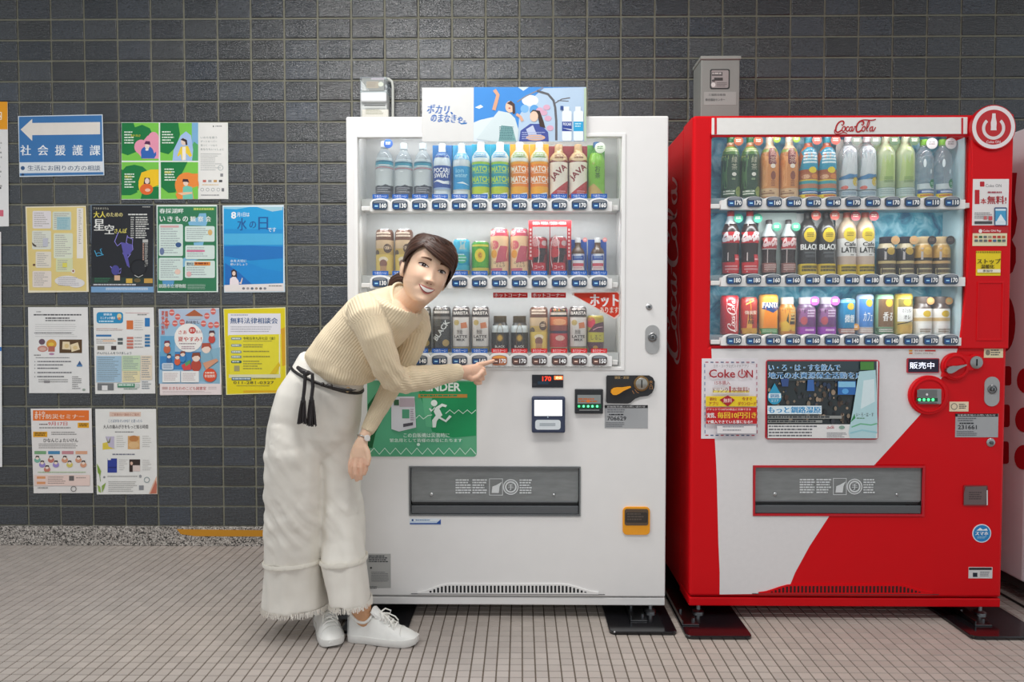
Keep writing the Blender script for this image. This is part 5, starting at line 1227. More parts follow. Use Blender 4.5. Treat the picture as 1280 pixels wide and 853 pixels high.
def d_clatte(p):
    p.ell(0, .36, .66, .115, '#d8bc34'); p.lines(-.4, .32, .4, .40, 3, '#7a6420', .5); p.text('Cafe', -.6, .48, .65, .545, '#2c2824', .02); p.text('LATTE', -.8, .56, .8, .645, '#2c2824', .03); p.rect(.0, .675, .4, .69, '#8a8680'); p.rect(-1, .83, 1, .98, '#dcbc30'); p.lines(-.8, .86, .9, .95, 2, '#4a3c14', .8, 5, .1)
c4 = drink('latte_bottle', 'tall white and beige latte bottle with a yellow disc, left of its pair', 'bottle', GR2, 1058.8, 266, zE, 22.5, YR, 'tall', [(.17, '#d8b830'), (.30, '#c8b0a0'), (.58, '#e2dedb'), (1, '#b09a84')], d_clatte, '#a8503f', card=('#cfc8be', 22.6, 1.0), tag_=('#c4545c', .6, .07, .52))
copy_thing(c4, 1081.6, YR, 266, 'tall white and beige latte bottle with a yellow disc, right of its pair')
def d_small(c, c2, dsc):
    def d(p):
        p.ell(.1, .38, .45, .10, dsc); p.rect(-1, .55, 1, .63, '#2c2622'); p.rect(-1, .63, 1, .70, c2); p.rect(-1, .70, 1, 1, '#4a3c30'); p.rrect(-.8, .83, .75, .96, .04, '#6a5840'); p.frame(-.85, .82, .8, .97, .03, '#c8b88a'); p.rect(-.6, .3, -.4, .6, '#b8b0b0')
    return d
e1 = drink('bottle_can', 'small black coffee bottle with a gold disc, left of its pair', 'bottle', GR2, 1108, 296.6, zE, 21.5, YR, 'botcan', [(.7, '#2f2b30'), (1, '#c8b898')], d_small('#2f2b30', '#c8b078', '#b8963a'), '#2a2836', tag_=('#c8a070', .65, .10, .5, '#e8a060'))
copy_thing(e1, 1131, YR, 296.6, 'small black coffee bottle with a gold disc, right of its pair')
e2 = drink('bottle_can', 'small gold coffee bottle with a dark tag, left of its pair', 'bottle', GR2, 1153.4, 296.6, zE, 21.5, YR, 'botcan', [(.42, '#3a3028'), (.78, '#c09448'), (1, '#d8c098')], d_small('#c09448', '#d0aa70', '#d8ac50'), '#d0b48a', tag_=('#3a3030', .65, .10, .5, '#7a6a60'))
copy_thing(e2, 1176.2, YR, 296.6, 'small gold coffee bottle with a dark tag, last on the middle shelf')

# red machine, bottom shelf
def d_colacan(p):
    p.rect(-1, .04, 1, .97, '#b81824'); q = Pr(); script_logo(q, 0, 0, 1, 1, '#f2e2de', 1.0)
    for vs_, fs, col, lay in q.items: p.items.append(([(-.55 + y * 1.1, .92 - x * .84) for x, y in vs_], [tuple(reversed(f)) for f in fs], col, p.layer)); p.layer += 0
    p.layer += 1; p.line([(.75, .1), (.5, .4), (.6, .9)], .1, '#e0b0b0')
f1 = drink('cola_can', 'red cola can, first on the red machine bottom shelf', 'can', GR3, 912, 369.4, zF, 22.5, YR, 'can', [(1, '#c01c28')], d_colacan)
def d_guarana(p):
    p.rect(-1, .04, 1, .82, '#a8322c'); p.poly([(-.2, .06), (.4, .04), (.1, .84), (-.5, .86)], '#e0a23a'); p.vtext('炭酸', .0, .46, .72, .7, '#2a1c1c', .03); p.text('強炭酸', -.7, .36, .7, .46, '#e8dcc8', .02); p.rect(-1, .82, 1, .98, '#c8942a'); p.line([(-.6, .2), (.3, .1)], .03, '#e8c06a')
drink('energy_can', 'slim red can with gold streaks, beside the red cola can', 'can', GR3, 936, 371.6, zF, 20.5, YR, 'can', [(1, '#a8322c')], d_guarana)
def d_orange(p):
    p.rect(-1, .03, 1, .2, '#dfa23a'); p.rect(-.72, .03, .72, .82, '#ea8a1c'); p.poly([(-.85, .36), (-.7, .22), (.8, .20), (.9, .36), (.2, .46), (-.2, .42)], '#22407c'); p.text('FANTA', -.82, .205, .86, .335, '#f4f4f2', .03); p.ell(.05, .62, .55, .17, '#f08a14'); p.rect(-1, .84, 1, .98, '#4a8a4c'); p.lines(-.8, .87, .8, .95, 2, '#b8d8b0', .5)
drink('orange_soda_can', 'orange soda can with white and blue lettering', 'can', GR3, 960.4, 368, zF, 23, YR, 'can', [(1, '#d8a050')], d_orange)
def d_honey(p):
    p.rect(-1, .27, 1, .8, '#d8983a'); p.poly([(-.5, .8), (-.4, .3), (-.05, .3), (-.1, .8)], '#2c3828'); p.rect(.0, .30, .85, .72, '#35332c'); p.lines(.1, .34, .8, .68, 4, '#c8b070', .5, 3); p.poly([(-1, .68), (-.4, .62), (.2, .78), (1, .72), (1, 1), (-1, 1)], '#d8b03a'); p.rect(-1, .90, 1, 1, '#c0782a')
drink('honey_drink_bottle', 'small amber bottle with a white cap and dark label', 'bottle', GR3, 983.8, 372, zF, 20.5, YR, 'botcan', [(1, '#c0782c')], d_honey, '#e8e4dc')
def d_purple(p):
    p.rect(-1, .25, 1, .42, '#5a3a5c'); p.rect(-.9, .30, .9, .66, '#8a5a8a'); p.lines(-.2, .34, .8, .62, 4, '#d8c8d8', .45, 3); p.ell(-.5, .62, .3, .11, '#b0505a'); p.rect(-.2, .54, .9, .76, '#6a3a70'); p.rect(-1, .80, 1, .97, '#9a3cac'); p.lines(-.4, .84, .6, .91, 1, '#e8c0ec', .7)
f2 = drink('grape_drink_bottle', 'small purple bottle with a magenta tag, left of its pair', 'bottle', GR3, 1007.6, 372, zF, 23, YR, 'botcan', [(.22, '#8a3a9a'), (1, '#6a4a70')], d_purple, '#dcd4dc', tag_=('#b85ab8', .62, .10, .5))
copy_thing(f2, 1033, YR, 372, 'small purple bottle with a magenta tag, right of its pair')
def d_cafe(c, c2, txt, bot):
    def d(p):
        p.rect(-1, .03, 1, .12, c2); p.rect(-.86, .12, .86, .80, c); p.ell(.15, .22, .42, .095, '#d0aa34'); p.text(txt, -.5, .44, .6, .66, '#f0f0ec', .02, skew=.3); p.rect(-1, .82, 1, .97, bot); p.lines(-.8, .85, .8, .94, 2, '#e4dcd4', .5, 3)
    return d
drink('coffee_can', 'teal blue coffee can with a gold disc', 'can', GR3, 1057.6, 373.6, zF, 21, YR, 'can', [(1, '#1f7ca4')], d_cafe('#1c7aa6', '#7ab4c8', '微糖', '#a8786a'), tag_=('#d8984a', .85, .78, .4))
drink('coffee_can', 'pale blue and white coffee can with a gold disc', 'can', GR3, 1080.8, 368, zF, 20, YR, 'can', [(1, '#b8c8e0')], d_cafe('#4a82c4', '#b0c4e4', 'カフェ', '#c0a8a0'))
drink('coffee_can', 'brown coffee can with a pale green rim', 'can', GR3, 1105, 368, zF, 21.5, YR, 'can', [(1, '#8cb48c')], d_cafe('#7a5a3c', '#9cd0a4', '香る', '#5a7a5a'))
def d_white(p):
    p.rect(-1, .03, 1, .12, '#c8a83a'); p.rect(-.8, .14, .8, .33, '#8a7a3a'); p.ell(.05, .22, .45, .085, '#d0b034'); p.rect(-.86, .33, .86, .68, '#ecebe8'); p.text('カフェオレ', -.5, .37, .5, .46, '#2c2824', .02); p.text('オレ', -.35, .52, .35, .62, '#2c2824', .02); p.line([(-.86, .74), (0, .70), (.86, .64)], .02, '#3a2c20'); p.rect(-.86, .76, .86, .97, '#c8a24a')
drink('coffee_can', 'white and gold coffee can with dark lettering', 'can', GR3, 1128.8, 367, zF, 21.5, YR, 'can', [(1, '#cdb25a')], d_white)
def d_wsm(p):
    p.rect(-1, .34, 1, 1, '#ebe6e0'); p.rect(-1, .55, 1, .64, '#cdae78'); p.ell(.1, .45, .45, .085, '#d8b428'); p.lines(-.6, .84, .8, .94, 2, '#9a8c78', .6, 3); p.rect(-.75, .7, .75, .82, '#f4f2ee')
f3 = drink('bottle_can', 'small white coffee bottle with a dark neck, left of its pair', 'bottle', GR3, 1152.4, 371, zF, 22, YR, 'botcan', [(.68, '#e6e0d8'), (1, '#5a4a44')], d_wsm, '#6a5c56', tag_=('#c8945a', .55, .12, .42, '#9aba7a'))
copy_thing(f3, 1175.4, YR, 371, 'small white coffee bottle with a dark neck, last on the bottom shelf')

# plates under the machine feet
q0, q1 = onfloor(752.5, 760), onfloor(842, 791)
yf = onfloor(800, 791, .01).y
floor_plate('black plate under the right front foot of the white machine', onfloor(764, 785).x - .012, onfloor(843, 786).x, yf, .76, WX[1] - .045)
floor_plate("black plate under the white machine's left foot, behind her shoes", WX[0] - .004, onfloor(513, 781).x, yf, .76, WX[0] + .045)
yf2 = onfloor(890, 796.5, .01).y
floor_plate('black plate under the left front foot of the red machine', onfloor(851, 786).x, onfloor(934, 790).x, yf2, .76, RX[0] + .045)
floor_plate('black plate under the right front foot of the red machine', onfloor(1207, 794).x, onfloor(1207, 794).x + .26, yf2 + .008, .76, RX[1] - .045)

# ------------------------------------------------------------------ notices on the tiled wall
YP = YW - 0.0092
def poster(name, label, corners, col, pr, cat='poster', group='notices on the tiled wall', Y=YP):
    q = [at(a, b, Y) for a, b in corners]
    t = thing(name, label, cat, (sum(v.x for v in q) / 4, Y, min(v.z for v in q)), group)
    mb = MB(); mb.prism([(v.x, v.z) for v in q][::-1], Y, Y + 0.0012, col)
    mb.build('paper', M_PAPER, t)
    mb = MB(); pr.put(mb, front(Y), 0.00005); o = mb.build('print', M_PAPER, t)
    return t
def zc(ox, oy, s, *pts): return [(ox + a / s, oy + b / s) for a, b in pts]

# direction sign
p = Pr(0, 110, 4.267)
p.poly([(101, 154), (543, 146), (547, 392), (104, 397)], '#3b78b4'); p.poly([(110, 222), (172, 165), (172, 187), (534, 182), (534, 247), (172, 252), (172, 283)], '#ece4da')
for k, ch in enumerate('社会援護課'): p.text(ch, 110 + k * 92.5, 305, 164 + k * 92.5, 360, '#eef2f6', .03)
p.poly([(104, 399), (547, 394), (550, 446), (106, 452)], '#e6e8ea'); p.ell(122, 428, 11, 11, '#3a5c86'); p.text('生活にお困りの方の相談', 148, 413, 536, 442, '#5a6c82', .02)
p.poly([(106, 456), (551, 449), (552, 462), (107, 469)], '#3e78b0'); p.ell(122, 463, 8, 6, '#223a5a')
poster('direction_sign', 'blue and white direction sign with a large left arrow', zc(0, 110, 4.267, (96, 150), (547, 141), (556, 466), (104, 475)), '#dfe8f0', p, 'sign')

# four-panel green poster
p = Pr(150, 145, 7.757); LG, DG = '#7ccb4c', '#0f7a3e'
for x0_, y0_, x1_, y1_ in ((16, 66, 376, 434), (390, 66, 758, 434), (16, 448, 376, 806), (396, 448, 758, 806)): p.rect(x0_, y0_, x1_, y1_, LG)
p.poly([(16, 66), (130, 66), (145, 110), (215, 86), (290, 120), (310, 170), (300, 250), (180, 340), (75, 382), (16, 360)], DG); p.ell(325, 215, 52, 60, '#ef9cb4'); p.ell(205, 300, 66, 70, '#ef9cb4'); p.poly([(150, 330), (270, 190), (376, 200), (376, 415), (220, 415)], '#ef9cb4')
p.ell(264, 352, 62, 58, '#2f66b8'); p.rect(206, 350, 330, 412, '#2f66b8'); p.poly([(300, 395), (350, 345), (352, 380), (330, 415)], '#2f66b8'); p.ell(264, 296, 22, 28, '#f0dcd0'); p.poly([(236, 272), (250, 244), (290, 246), (296, 280)], '#5a2450'); p.ell(262, 328, 16, 9, '#f4ece4')
p.poly([(390, 66), (565, 66), (582, 180), (545, 300), (470, 372), (390, 350)], DG); p.rect(698, 66, 758, 434, '#7fb2d8'); p.poly([(690, 300), (720, 250), (758, 280), (758, 434), (700, 434)], '#54ac6a'); p.poly([(510, 434), (520, 330), (590, 190), (640, 150), (690, 190), (710, 330), (700, 434)], '#a8c4ec')
p.poly([(555, 385), (590, 300), (660, 290), (700, 385), (680, 400), (640, 360), (640, 430), (600, 430), (590, 370), (565, 395)], '#f2d23a'); p.rect(605, 300, 638, 430, '#f6efe6'); p.ell(618, 252, 26, 34, '#ecd2c2'); p.poly([(588, 232), (610, 215), (650, 235), (655, 280), (640, 285), (632, 250)], '#34242c')
p.poly([(16, 540), (60, 490), (140, 474), (220, 492), (280, 545), (300, 610), (260, 690), (160, 726), (60, 715), (16, 690)], DG); p.poly([(16, 520), (120, 560), (170, 740), (60, 790), (16, 780)], DG); p.poly([(200, 806), (216, 750), (262, 702), (320, 684), (376, 690), (376, 806)], DG); p.poly([(180, 640), (210, 550), (300, 520), (376, 520), (376, 670), (300, 700), (220, 700)], '#f6c81e'); p.ell(246, 670, 66, 90, '#f6c81e'); p.rect(16, 770, 190, 806, LG)
p.ell(258, 712, 64, 54, '#e86a2c'); p.poly([(230, 660), (240, 600), (290, 602), (294, 660)], '#3a2430'); p.ell(264, 632, 22, 28, '#f0d8cc'); p.ell(270, 720, 26, 16, '#f0c0a8')
p.poly([(396, 448), (655, 448), (600, 560), (560, 620), (540, 740), (470, 745), (400, 690)], DG); p.ell(650, 670, 116, 122, '#f08c3a'); p.rect(640, 560, 758, 700, '#f08c3a'); p.poly([(540, 760), (640, 620), (758, 640), (758, 806), (560, 806)], '#f08c3a'); p.poly([(700, 700), (758, 680), (758, 806), (720, 806)], LG)
p.poly([(610, 806), (612, 690), (650, 676), (700, 690), (712, 806)], '#74cab4'); p.poly([(560, 748), (640, 740), (700, 738), (700, 756), (600, 770)], '#f2c4a0'); p.ell(640, 648, 24, 32, '#f0d4c2'); p.poly([(606, 640), (612, 612), (660, 614), (674, 650), (650, 640)], '#3a2434')
W_ = '#e8f4e4'
p.lines(44, 152, 140, 282, 5, W_, .45, 3, .4); p.text('生きづらさ', 108, 180, 200, 204, '#f4e44a', .02); p.lines(410, 150, 540, 282, 5, W_, .45, 4, .35); p.lines(46, 560, 160, 710, 6, W_, .45, 5, .4); p.text('悩み', 48, 578, 120, 602, '#f0dc4a', .02); p.lines(434, 512, 560, 642, 5, W_, .45, 6, .4); p.text('居場所', 434, 536, 500, 560, '#f4e44a', .02)
p.rect(772, 66, 1040, 806, '#ebe9e4'); p.ell(908, 102, 6, 8, '#3a3a3c'); p.lines(928, 96, 1000, 112, 1, '#8a8a8a', .6)
for k in range(4): p.text(['いのちを救う', 'ゲートキーパー', '気づく・つなぐ', 'あなたもいっしょに'][k], 784, 200 + 38 * k, 944 if k < 3 else 1012, 222 + 38 * k, '#6e7a78', .0)
p.lines(784, 368, 1000, 540, 9, '#a8aaa8', .3, 8, .4); p.ring(978, 505, 22, 26, '#8a9a9a', 20); p.rect(975, 560, 1002, 590, '#8a8a8c')
for k, c_ in enumerate(('#c86a5a', '#a0a0a2', '#c89a5a', '#4a4a4c')): p.rect(806 + k * 52, 622, 838 + k * 52, 644, c_)
p.lines(800, 664, 1000, 680, 1, '#e0c8a0', .6)
for k in range(4): p.ring(800 + k * 52, 716, 13, 17, '#9aa0a0', 16)
p.rect(988, 702, 1012, 734, '#77787a'); p.lines(790, 764, 1000, 784, 1, '#9a9a9a', .5, 2)
poster('green_poster', 'wide green poster of four illustrated panels beside a white text column', zc(150, 145, 7.757, (14, 62), (1046, 64), (1050, 808), (14, 812)), '#eef2ea', p)

# cream newsletter
p = Pr(25, 250, 7.111)
p.poly([(58, 70), (582, 62), (592, 810), (82, 806)], '#e3cc84'); p.rect(505, 72, 562, 520, '#ece6dc'); p.lines(522, 90, 550, 400, 18, '#9a948c', .35, 2, .6)
for (x0_, y0_, x1_, y1_, c_) in ((112, 98, 276, 254, '#e6dfe0'), (290, 104, 456, 268, '#d6dccc'), (108, 274, 276, 440, '#dfe0d2'), (300, 296, 470, 520, '#dde2cc'), (140, 460, 278, 604, '#e4dccc'), (320, 520, 470, 640, '#d8dcae'), (112, 632, 280, 778, '#e6dad0')):
    p.rrect(x0_, y0_, x1_, y1_, 12, c_); p.lines(x0_ + 14, y0_ + 16, x1_ - 10, y1_ - 8, max(4, int((y1_ - y0_) / 20)), '#b0aaa4', .4, int(x0_ + y0_), .5)
p.rect(328, 152, 448, 266, '#a9c8cc'); p.lines(334, 160, 440, 262, 6, '#88b4c0', .5, 3); p.poly([(106, 376), (146, 408), (146, 418), (116, 408)], '#4a4038'); p.ell(126, 578, 12, 10, '#6a4a3a'); p.ell(474, 634, 16, 20, '#ece2d8'); p.ell(474, 632, 8, 10, '#8a4a3a'); p.ell(420, 720, 110, 46, '#e2dedc'); p.ell(500, 740, 76, 40, '#e2dedc'); p.lines(340, 690, 540, 770, 5, '#b4b0b4', .4, 6); p.rect(205, 340, 250, 415, '#c4c4ce'); p.rect(380, 560, 420, 600, '#e0d860')
poster('cream_newsletter', 'cream newsletter sheet of pale text boxes, top left of the poster grid', zc(25, 250, 7.111, (48, 60), (586, 52), (610, 818), (72, 826)), '#ece2c8', p)

# night-sky poster
p = Pr(110, 250, 7.111)
p.rect(30, 46, 580, 770, '#22242a'); p.text('プラネタリウム', 46, 66, 184, 86, '#d0ccb8', .01); p.text('大人', 50, 102, 156, 158, '#e8d85a', .03); p.text('のための', 162, 112, 308, 150, '#dcd08a', .03); p.text('星', 54, 172, 144, 272, '#e8e8e2', .03); p.text('空', 150, 220, 230, 304, '#e8e8e2', .03); p.text('さんぽ', 236, 254, 346, 296, '#e0d46a', .03)
p.lines(358, 124, 530, 144, 1, '#d8d8d4', .6, 1, .02); p.lines(380, 152, 410, 350, 10, '#b8b8b4', .5, 3, .1); p.lines(424, 152, 550, 350, 10, '#cfcfca', .5, 5, .4); p.rect(486, 352, 534, 380, '#b8b8b4'); p.lines(486, 386, 500, 540, 12, '#c8a090', .6, 2, .1); p.lines(506, 386, 534, 600, 16, '#b8b8b4', .5, 4, .3); p.lines(484, 58, 560, 72, 1, '#b0b0ac', .6)
V = '#8f86d8'
for l_ in ([(270, 290), (238, 370), (262, 410), (300, 380)], [(352, 316), (340, 380), (395, 410), (398, 350), (352, 330)], [(300, 380), (330, 460), (370, 480), (400, 440), (395, 400)], [(310, 470), (345, 540), (368, 600)], [(380, 480), (350, 520), (345, 570)], [(200, 590), (240, 640), (296, 610), (290, 650), (240, 660), (215, 600)]): p.line(l_, 7, V)
p.poly([(292, 375), (390, 395), (396, 450), (365, 490), (315, 475)], '#5b55a4'); p.poly([(310, 470), (350, 480), (372, 596), (350, 590)], '#5b55a4'); p.ell(245, 625, 36, 44, '#4a4890'); p.line([(60, 450), (80, 500), (130, 490), (110, 440), (125, 435)], 8, '#4aa4cc'); p.line([(70, 480), (100, 470), (140, 490)], 6, '#4aa4cc')
p.ring(450, 600, 66, 74, '#16161a'); p.line([(415, 670), (450, 688), (490, 668)], 6, '#c8c8c4'); p.rect(30, 690, 580, 745, '#2a3a34'); p.rect(236, 672, 286, 716, '#d8b090'); p.rect(340, 700, 396, 740, '#d8b04a'); p.rect(500, 700, 576, 740, '#c89a4a'); p.ell(440, 716, 30, 18, '#6a5a3a'); p.lines(60, 695, 200, 740, 3, '#3a7a5a', .4, 2)
p.rect(30, 745, 580, 772, '#3a3c44'); p.lines(50, 748, 500, 768, 1, '#c8c8cc', .6, 2); p.rect(30, 772, 582, 822, '#7aa4cc'); p.lines(160, 782, 560, 806, 2, '#dfe8f0', .5, 3, .1)
poster('night_sky_poster', 'black night-sky poster with purple constellation figures', zc(110, 250, 7.111, (26, 44), (576, 44), (586, 824), (34, 824)), '#9ab4cc', p)

# green event poster
p = Pr(190, 250, 7.111)
p.rect(50, 58, 574, 812, '#2f7a54'); p.poly([(320, 200), (410, 150), (420, 120), (480, 118), (492, 200), (480, 232), (330, 226)], '#7fb8d8'); p.poly([(370, 380), (460, 372), (450, 420), (560, 480), (380, 540), (240, 620), (200, 560), (380, 470)], '#7fb8d8'); p.poly([(90, 720), (200, 700), (190, 770), (100, 770)], '#5a9ac8')
p.text('春採湖畔', 66, 76, 280, 120, '#eef4ee', .02); p.rect(366, 68, 556, 94, '#5a9a3a'); p.text('観察会参加者募集', 372, 72, 550, 90, '#f0ec8a', .02)
for k, ch in enumerate('いきもの観察会'): p.text(ch, 70 + k * 68, 146, 116 + k * 68, 194, '#f2f6f0', .03)
for (x0_, y0_, x1_, y1_, n_) in ((62, 216, 276, 500, 12), (294, 234, 558, 372, 6), (298, 404, 558, 528, 5), (294, 540, 560, 694, 6), (62, 514, 276, 716, 9)):
    p.rrect(x0_, y0_, x1_, y1_, 14, '#d4e4dc'); p.lines(x0_ + 16, y0_ + 18, x1_ - 22, y1_ - 14, n_, '#a4aeb0', .42, int(x0_ + y0_), .4)
p.rect(76, 228, 240, 246, '#d8a8a8'); p.ell(236, 400, 26, 22, '#3a5a8a'); p.ell(90, 458, 20, 32, '#6a7aa0'); p.ell(518, 290, 20, 26, '#d8b070'); p.rect(310, 446, 470, 462, '#d87a9a'); p.text('要申込', 310, 556, 370, 582, '#3a5a6a', .02); p.rect(378, 552, 520, 584, '#e08a3a'); p.lines(384, 558, 512, 580, 1, '#8a3a1a', .7); p.ell(330, 660, 22, 24, '#e0b0b0'); p.ell(230, 640, 26, 24, '#e8c8b8')
p.text('釧路市立博物館', 62, 748, 304, 784, '#dfeae2', .02); p.lines(318, 752, 520, 800, 4, '#a8c8b4', .4, 3)
poster('green_event_poster', 'dark green poster of rounded pale text boxes, in the upper row', zc(190, 250, 7.111, (40, 46), (578, 44), (588, 820), (48, 824)), '#e4efe8', p)

# water-day poster (its cartoon creature is left out)
p = Pr(270, 250, 7.111)
p.rect(68, 62, 598, 770, '#1f92d4'); p.rect(70, 62, 592, 260, '#22a0dc'); p.poly([(70, 62), (300, 62), (180, 84), (70, 78)], '#8accE8'.lower()); p.poly([(360, 62), (592, 62), (592, 90), (500, 104)], '#a8d0dc'); p.rect(72, 300, 594, 400, '#4ab0de'); p.poly([(74, 412), (300, 406), (594, 416), (594, 520), (300, 540), (76, 500)], '#1a74c0'); p.poly([(76, 500), (240, 540), (420, 610), (596, 640), (598, 768), (80, 768)], '#1c8ad2'); p.poly([(80, 560), (200, 640), (340, 768), (80, 768)], '#1a6cba')
p.text('8', 134, 106, 180, 168, '#f2f6f8', .03); p.text('月1日は', 188, 112, 298, 150, '#f2f6f8', .015); p.text('水', 190, 160, 272, 272, '#1c5a9c', .02); p.text('の', 298, 190, 356, 252, '#1c5a9c', .03); p.text('日', 378, 152, 462, 266, '#1c5a9c', .02); p.text('です', 462, 246, 534, 286, '#e4f2f8', .02)
p.text('水を大切に', 128, 530, 272, 556, '#e4f0f6', .02); p.text('使いましょう', 128, 562, 280, 584, '#dceaf4', .02); p.poly([(140, 690), (136, 630), (160, 616), (184, 634), (188, 690)], '#3a2a2c'); p.ell(160, 654, 15, 20, '#ecd0c0'); p.poly([(122, 770), (126, 700), (150, 684), (176, 686), (202, 720), (206, 770)], '#f0e4e6'); p.poly([(202, 740), (220, 730), (232, 690), (238, 700), (226, 750)], '#ecd4c8')
p.poly([(74, 758), (600, 742), (604, 812), (80, 816)], '#ece4e0')
for k, c_ in enumerate(('#7a7a80', '#a09a9a', '#5a6a7a', '#9a8a7a', '#6a6a6e', '#8a8a90')): p.ell(246 + k * 38, 788, 13, 11, c_)
p.lines(470, 760, 590, 780, 1, '#8a8480', .5)
poster('blue_water_poster', 'bright blue sea poster with a woman in white at its lower left', zc(270, 250, 7.111, (58, 50), (602, 44), (614, 820), (72, 824)), '#dbe9f0', p)

# second row
p = Pr(30, 378, 7.111)
p.lines(110, 80, 160, 96, 1, '#a8a6a4', .6); p.lines(86, 106, 516, 122, 1, '#4a4a4c', .75, 2, .02); p.lines(190, 136, 420, 152, 1, '#4c4c4e', .7, 3); p.lines(190, 158, 504, 172, 1, '#6a6a6c', .7, 5); p.lines(100, 196, 520, 320, 7, '#c0bfbd', .25, 3, .2); p.lines(92, 270, 520, 284, 1, '#6e6e70', .5, 9)
p.ell(160, 352, 28, 26, '#6a5260'); p.ell(244, 372, 46, 42, '#d89a3c'); p.ell(242, 374, 26, 16, '#e8c44a'); p.ell(166, 414, 46, 28, '#c88a80'); p.ell(166, 416, 30, 16, '#d8b0a0'); p.rect(216, 392, 274, 440, '#b86a5a'); p.ell(246, 460, 24, 10, '#b88aa8')
p.rect(316, 332, 516, 452, '#5a4228'); p.poly([(344, 350), (406, 352), (416, 422), (340, 418)], '#ead6b0'); p.poly([(412, 378), (480, 356), (498, 420), (424, 442)], '#ead6b0'); p.ell(380, 388, 20, 20, '#e0c48c'); p.ell(456, 404, 20, 18, '#e0c48c')
p.lines(90, 466, 150, 480, 1, '#8a8886', .6); p.lines(106, 490, 480, 500, 1, '#8a8a8c', .6, 3)
for k, y_ in enumerate((528, 558, 588, 626, 662)): p.ell(98, y_, 4, 4, '#5a5a5c'); p.lines(120, y_ - 6, 440 - 60 * (k % 3), y_ + 8, 1, '#76767a', .7, k + 3)
p.poly([(474, 560), (496, 520), (518, 560)], '#3a5a88'); p.rect(470, 556, 520, 572, '#5a86b4'); p.lines(130, 684, 400, 720, 2, '#a8a6a4', .4, 4); p.rect(180, 698, 232, 716, '#8a8688'); p.lines(430, 660, 516, 780, 7, '#8c8a8a', .35, 6, .4); p.ell(534, 778, 14, 10, '#9aa89a')
poster('typed_notice', 'white typed notice with two small food pictures', zc(30, 378, 7.111, (36, 44), (566, 44), (582, 808), (46, 808)), '#e9e7e4', p)

p = Pr(112, 378, 7.111)
p.rrect(62, 88, 298, 188, 24, '#2b8fc0'); p.text('健康道', 124, 98, 200, 118, '#eef6fa', .03); p.text('ミニドック健診', 96, 128, 228, 152, '#f4fafc', .03); p.lines(84, 164, 244, 180, 1, '#c8e4f0', .7); p.ell(264, 126, 20, 26, '#e8d4a0'); p.ell(264, 146, 14, 12, '#d88a5a')
p.lines(60, 232, 300, 262, 2, '#b8aca8', .4, 2); p.line([(62, 240), (140, 232), (300, 244)], 3, '#d8a8a0'); p.rect(58, 288, 194, 306, '#3a7ab0'); p.lines(60, 326, 240, 376, 3, '#a8a4a0', .4, 3); p.rect(118, 338, 236, 350, '#e8c0a0')
for x_, y_ in ((250, 318), (250, 352)): p.rect(x_, y_, x_ + 46, y_ + 24, '#5a6264')
for x_, w_, c_ in ((70, 62, '#7a7468'), (192, 46, '#4a4040')): p.rect(x_, 388, x_ + w_, 424, c_)
p.text('がんけんしんをうけましょう', 66, 440, 372, 464, '#4a5a60', .01); p.line([(320, 94), (530, 98)], 3, '#c88a8a'); p.lines(426, 106, 530, 124, 1, '#8a8886', .5)
p.rect(330, 162, 388, 240, '#d8743c'); p.rect(492, 140, 536, 216, '#2f7ab8'); p.lines(400, 160, 480, 260, 5, '#c4c0bc', .3, 4)
for k in range(4): p.rect(332, 308 + k * 28, 390, 328 + k * 28, '#c87a6a'); p.rect(492, 288 + k * 29, 538, 308 + k * 29, '#3a78a8'); p.lines(400, 310 + k * 28, 480, 326 + k * 28, 1, '#b0acaa', .5, k)
p.rect(62, 478, 284, 712, '#a6c4d8'); p.rect(290, 474, 452, 608, '#c4d8b4'); p.rect(294, 610, 450, 712, '#e8dcae'); p.rect(458, 474, 556, 690, '#e4d4bc')
for b_ in ((72, 490, 274, 704, 13), (300, 486, 440, 600, 8), (304, 620, 440, 704, 5), (466, 486, 548, 680, 10), (466, 704, 548, 780, 4)): p.lines(b_[0], b_[1], b_[2], b_[3], b_[4], '#7f8a92', .35, b_[0], .4)
p.rect(72, 720, 216, 782, '#77797a'); p.rect(112, 740, 162, 782, '#e6e4e2'); p.rect(250, 722, 404, 758, '#4a8a6a'); p.lines(258, 728, 396, 752, 1, '#d0e4d8', .6); p.lines(306, 766, 440, 780, 1, '#7a9a8a', .5); p.rect(414, 726, 446, 758, '#c8d0c8')
poster('health_check_flyer', 'white flyer of blue and orange boxes, second in the middle row', zc(112, 378, 7.111, (32, 50), (570, 46), (584, 812), (50, 816)), '#e8e6e2', p)

p = Pr(192, 378, 7.111); rr = random.Random(2)
p.rect(48, 60, 582, 725, '#9cc0d8'); p.rect(48, 60, 582, 190, '#b4c4d8'); p.rect(56, 440, 420, 600, '#3f86c0'); p.rect(60, 300, 190, 480, '#6aa8cc'); p.poly([(420, 440), (590, 400), (590, 725), (410, 700)], '#8ab4c8')
for x_, y_ in ((162, 92), (214, 130), (190, 188), (254, 178), (474, 122), (530, 82), (444, 190), (508, 204), (560, 200), (118, 186)): p.ell(x_, y_, 24, 28, '#d86a62'); p.rect(x_ - 20, y_ - 6, x_ + 20, y_ + 4, '#ecc8c0')
p.poly([(280, 118), (364, 66), (444, 122), (364, 132)], '#b0603a'); p.rect(312, 124, 420, 150, '#b8c4cc'); p.vtext('夏休み特別', 84, 76, 290, 26, '#d84a2c', .02); p.vtext('開催中', 116, 76, 250, 22, '#d86040', .02)
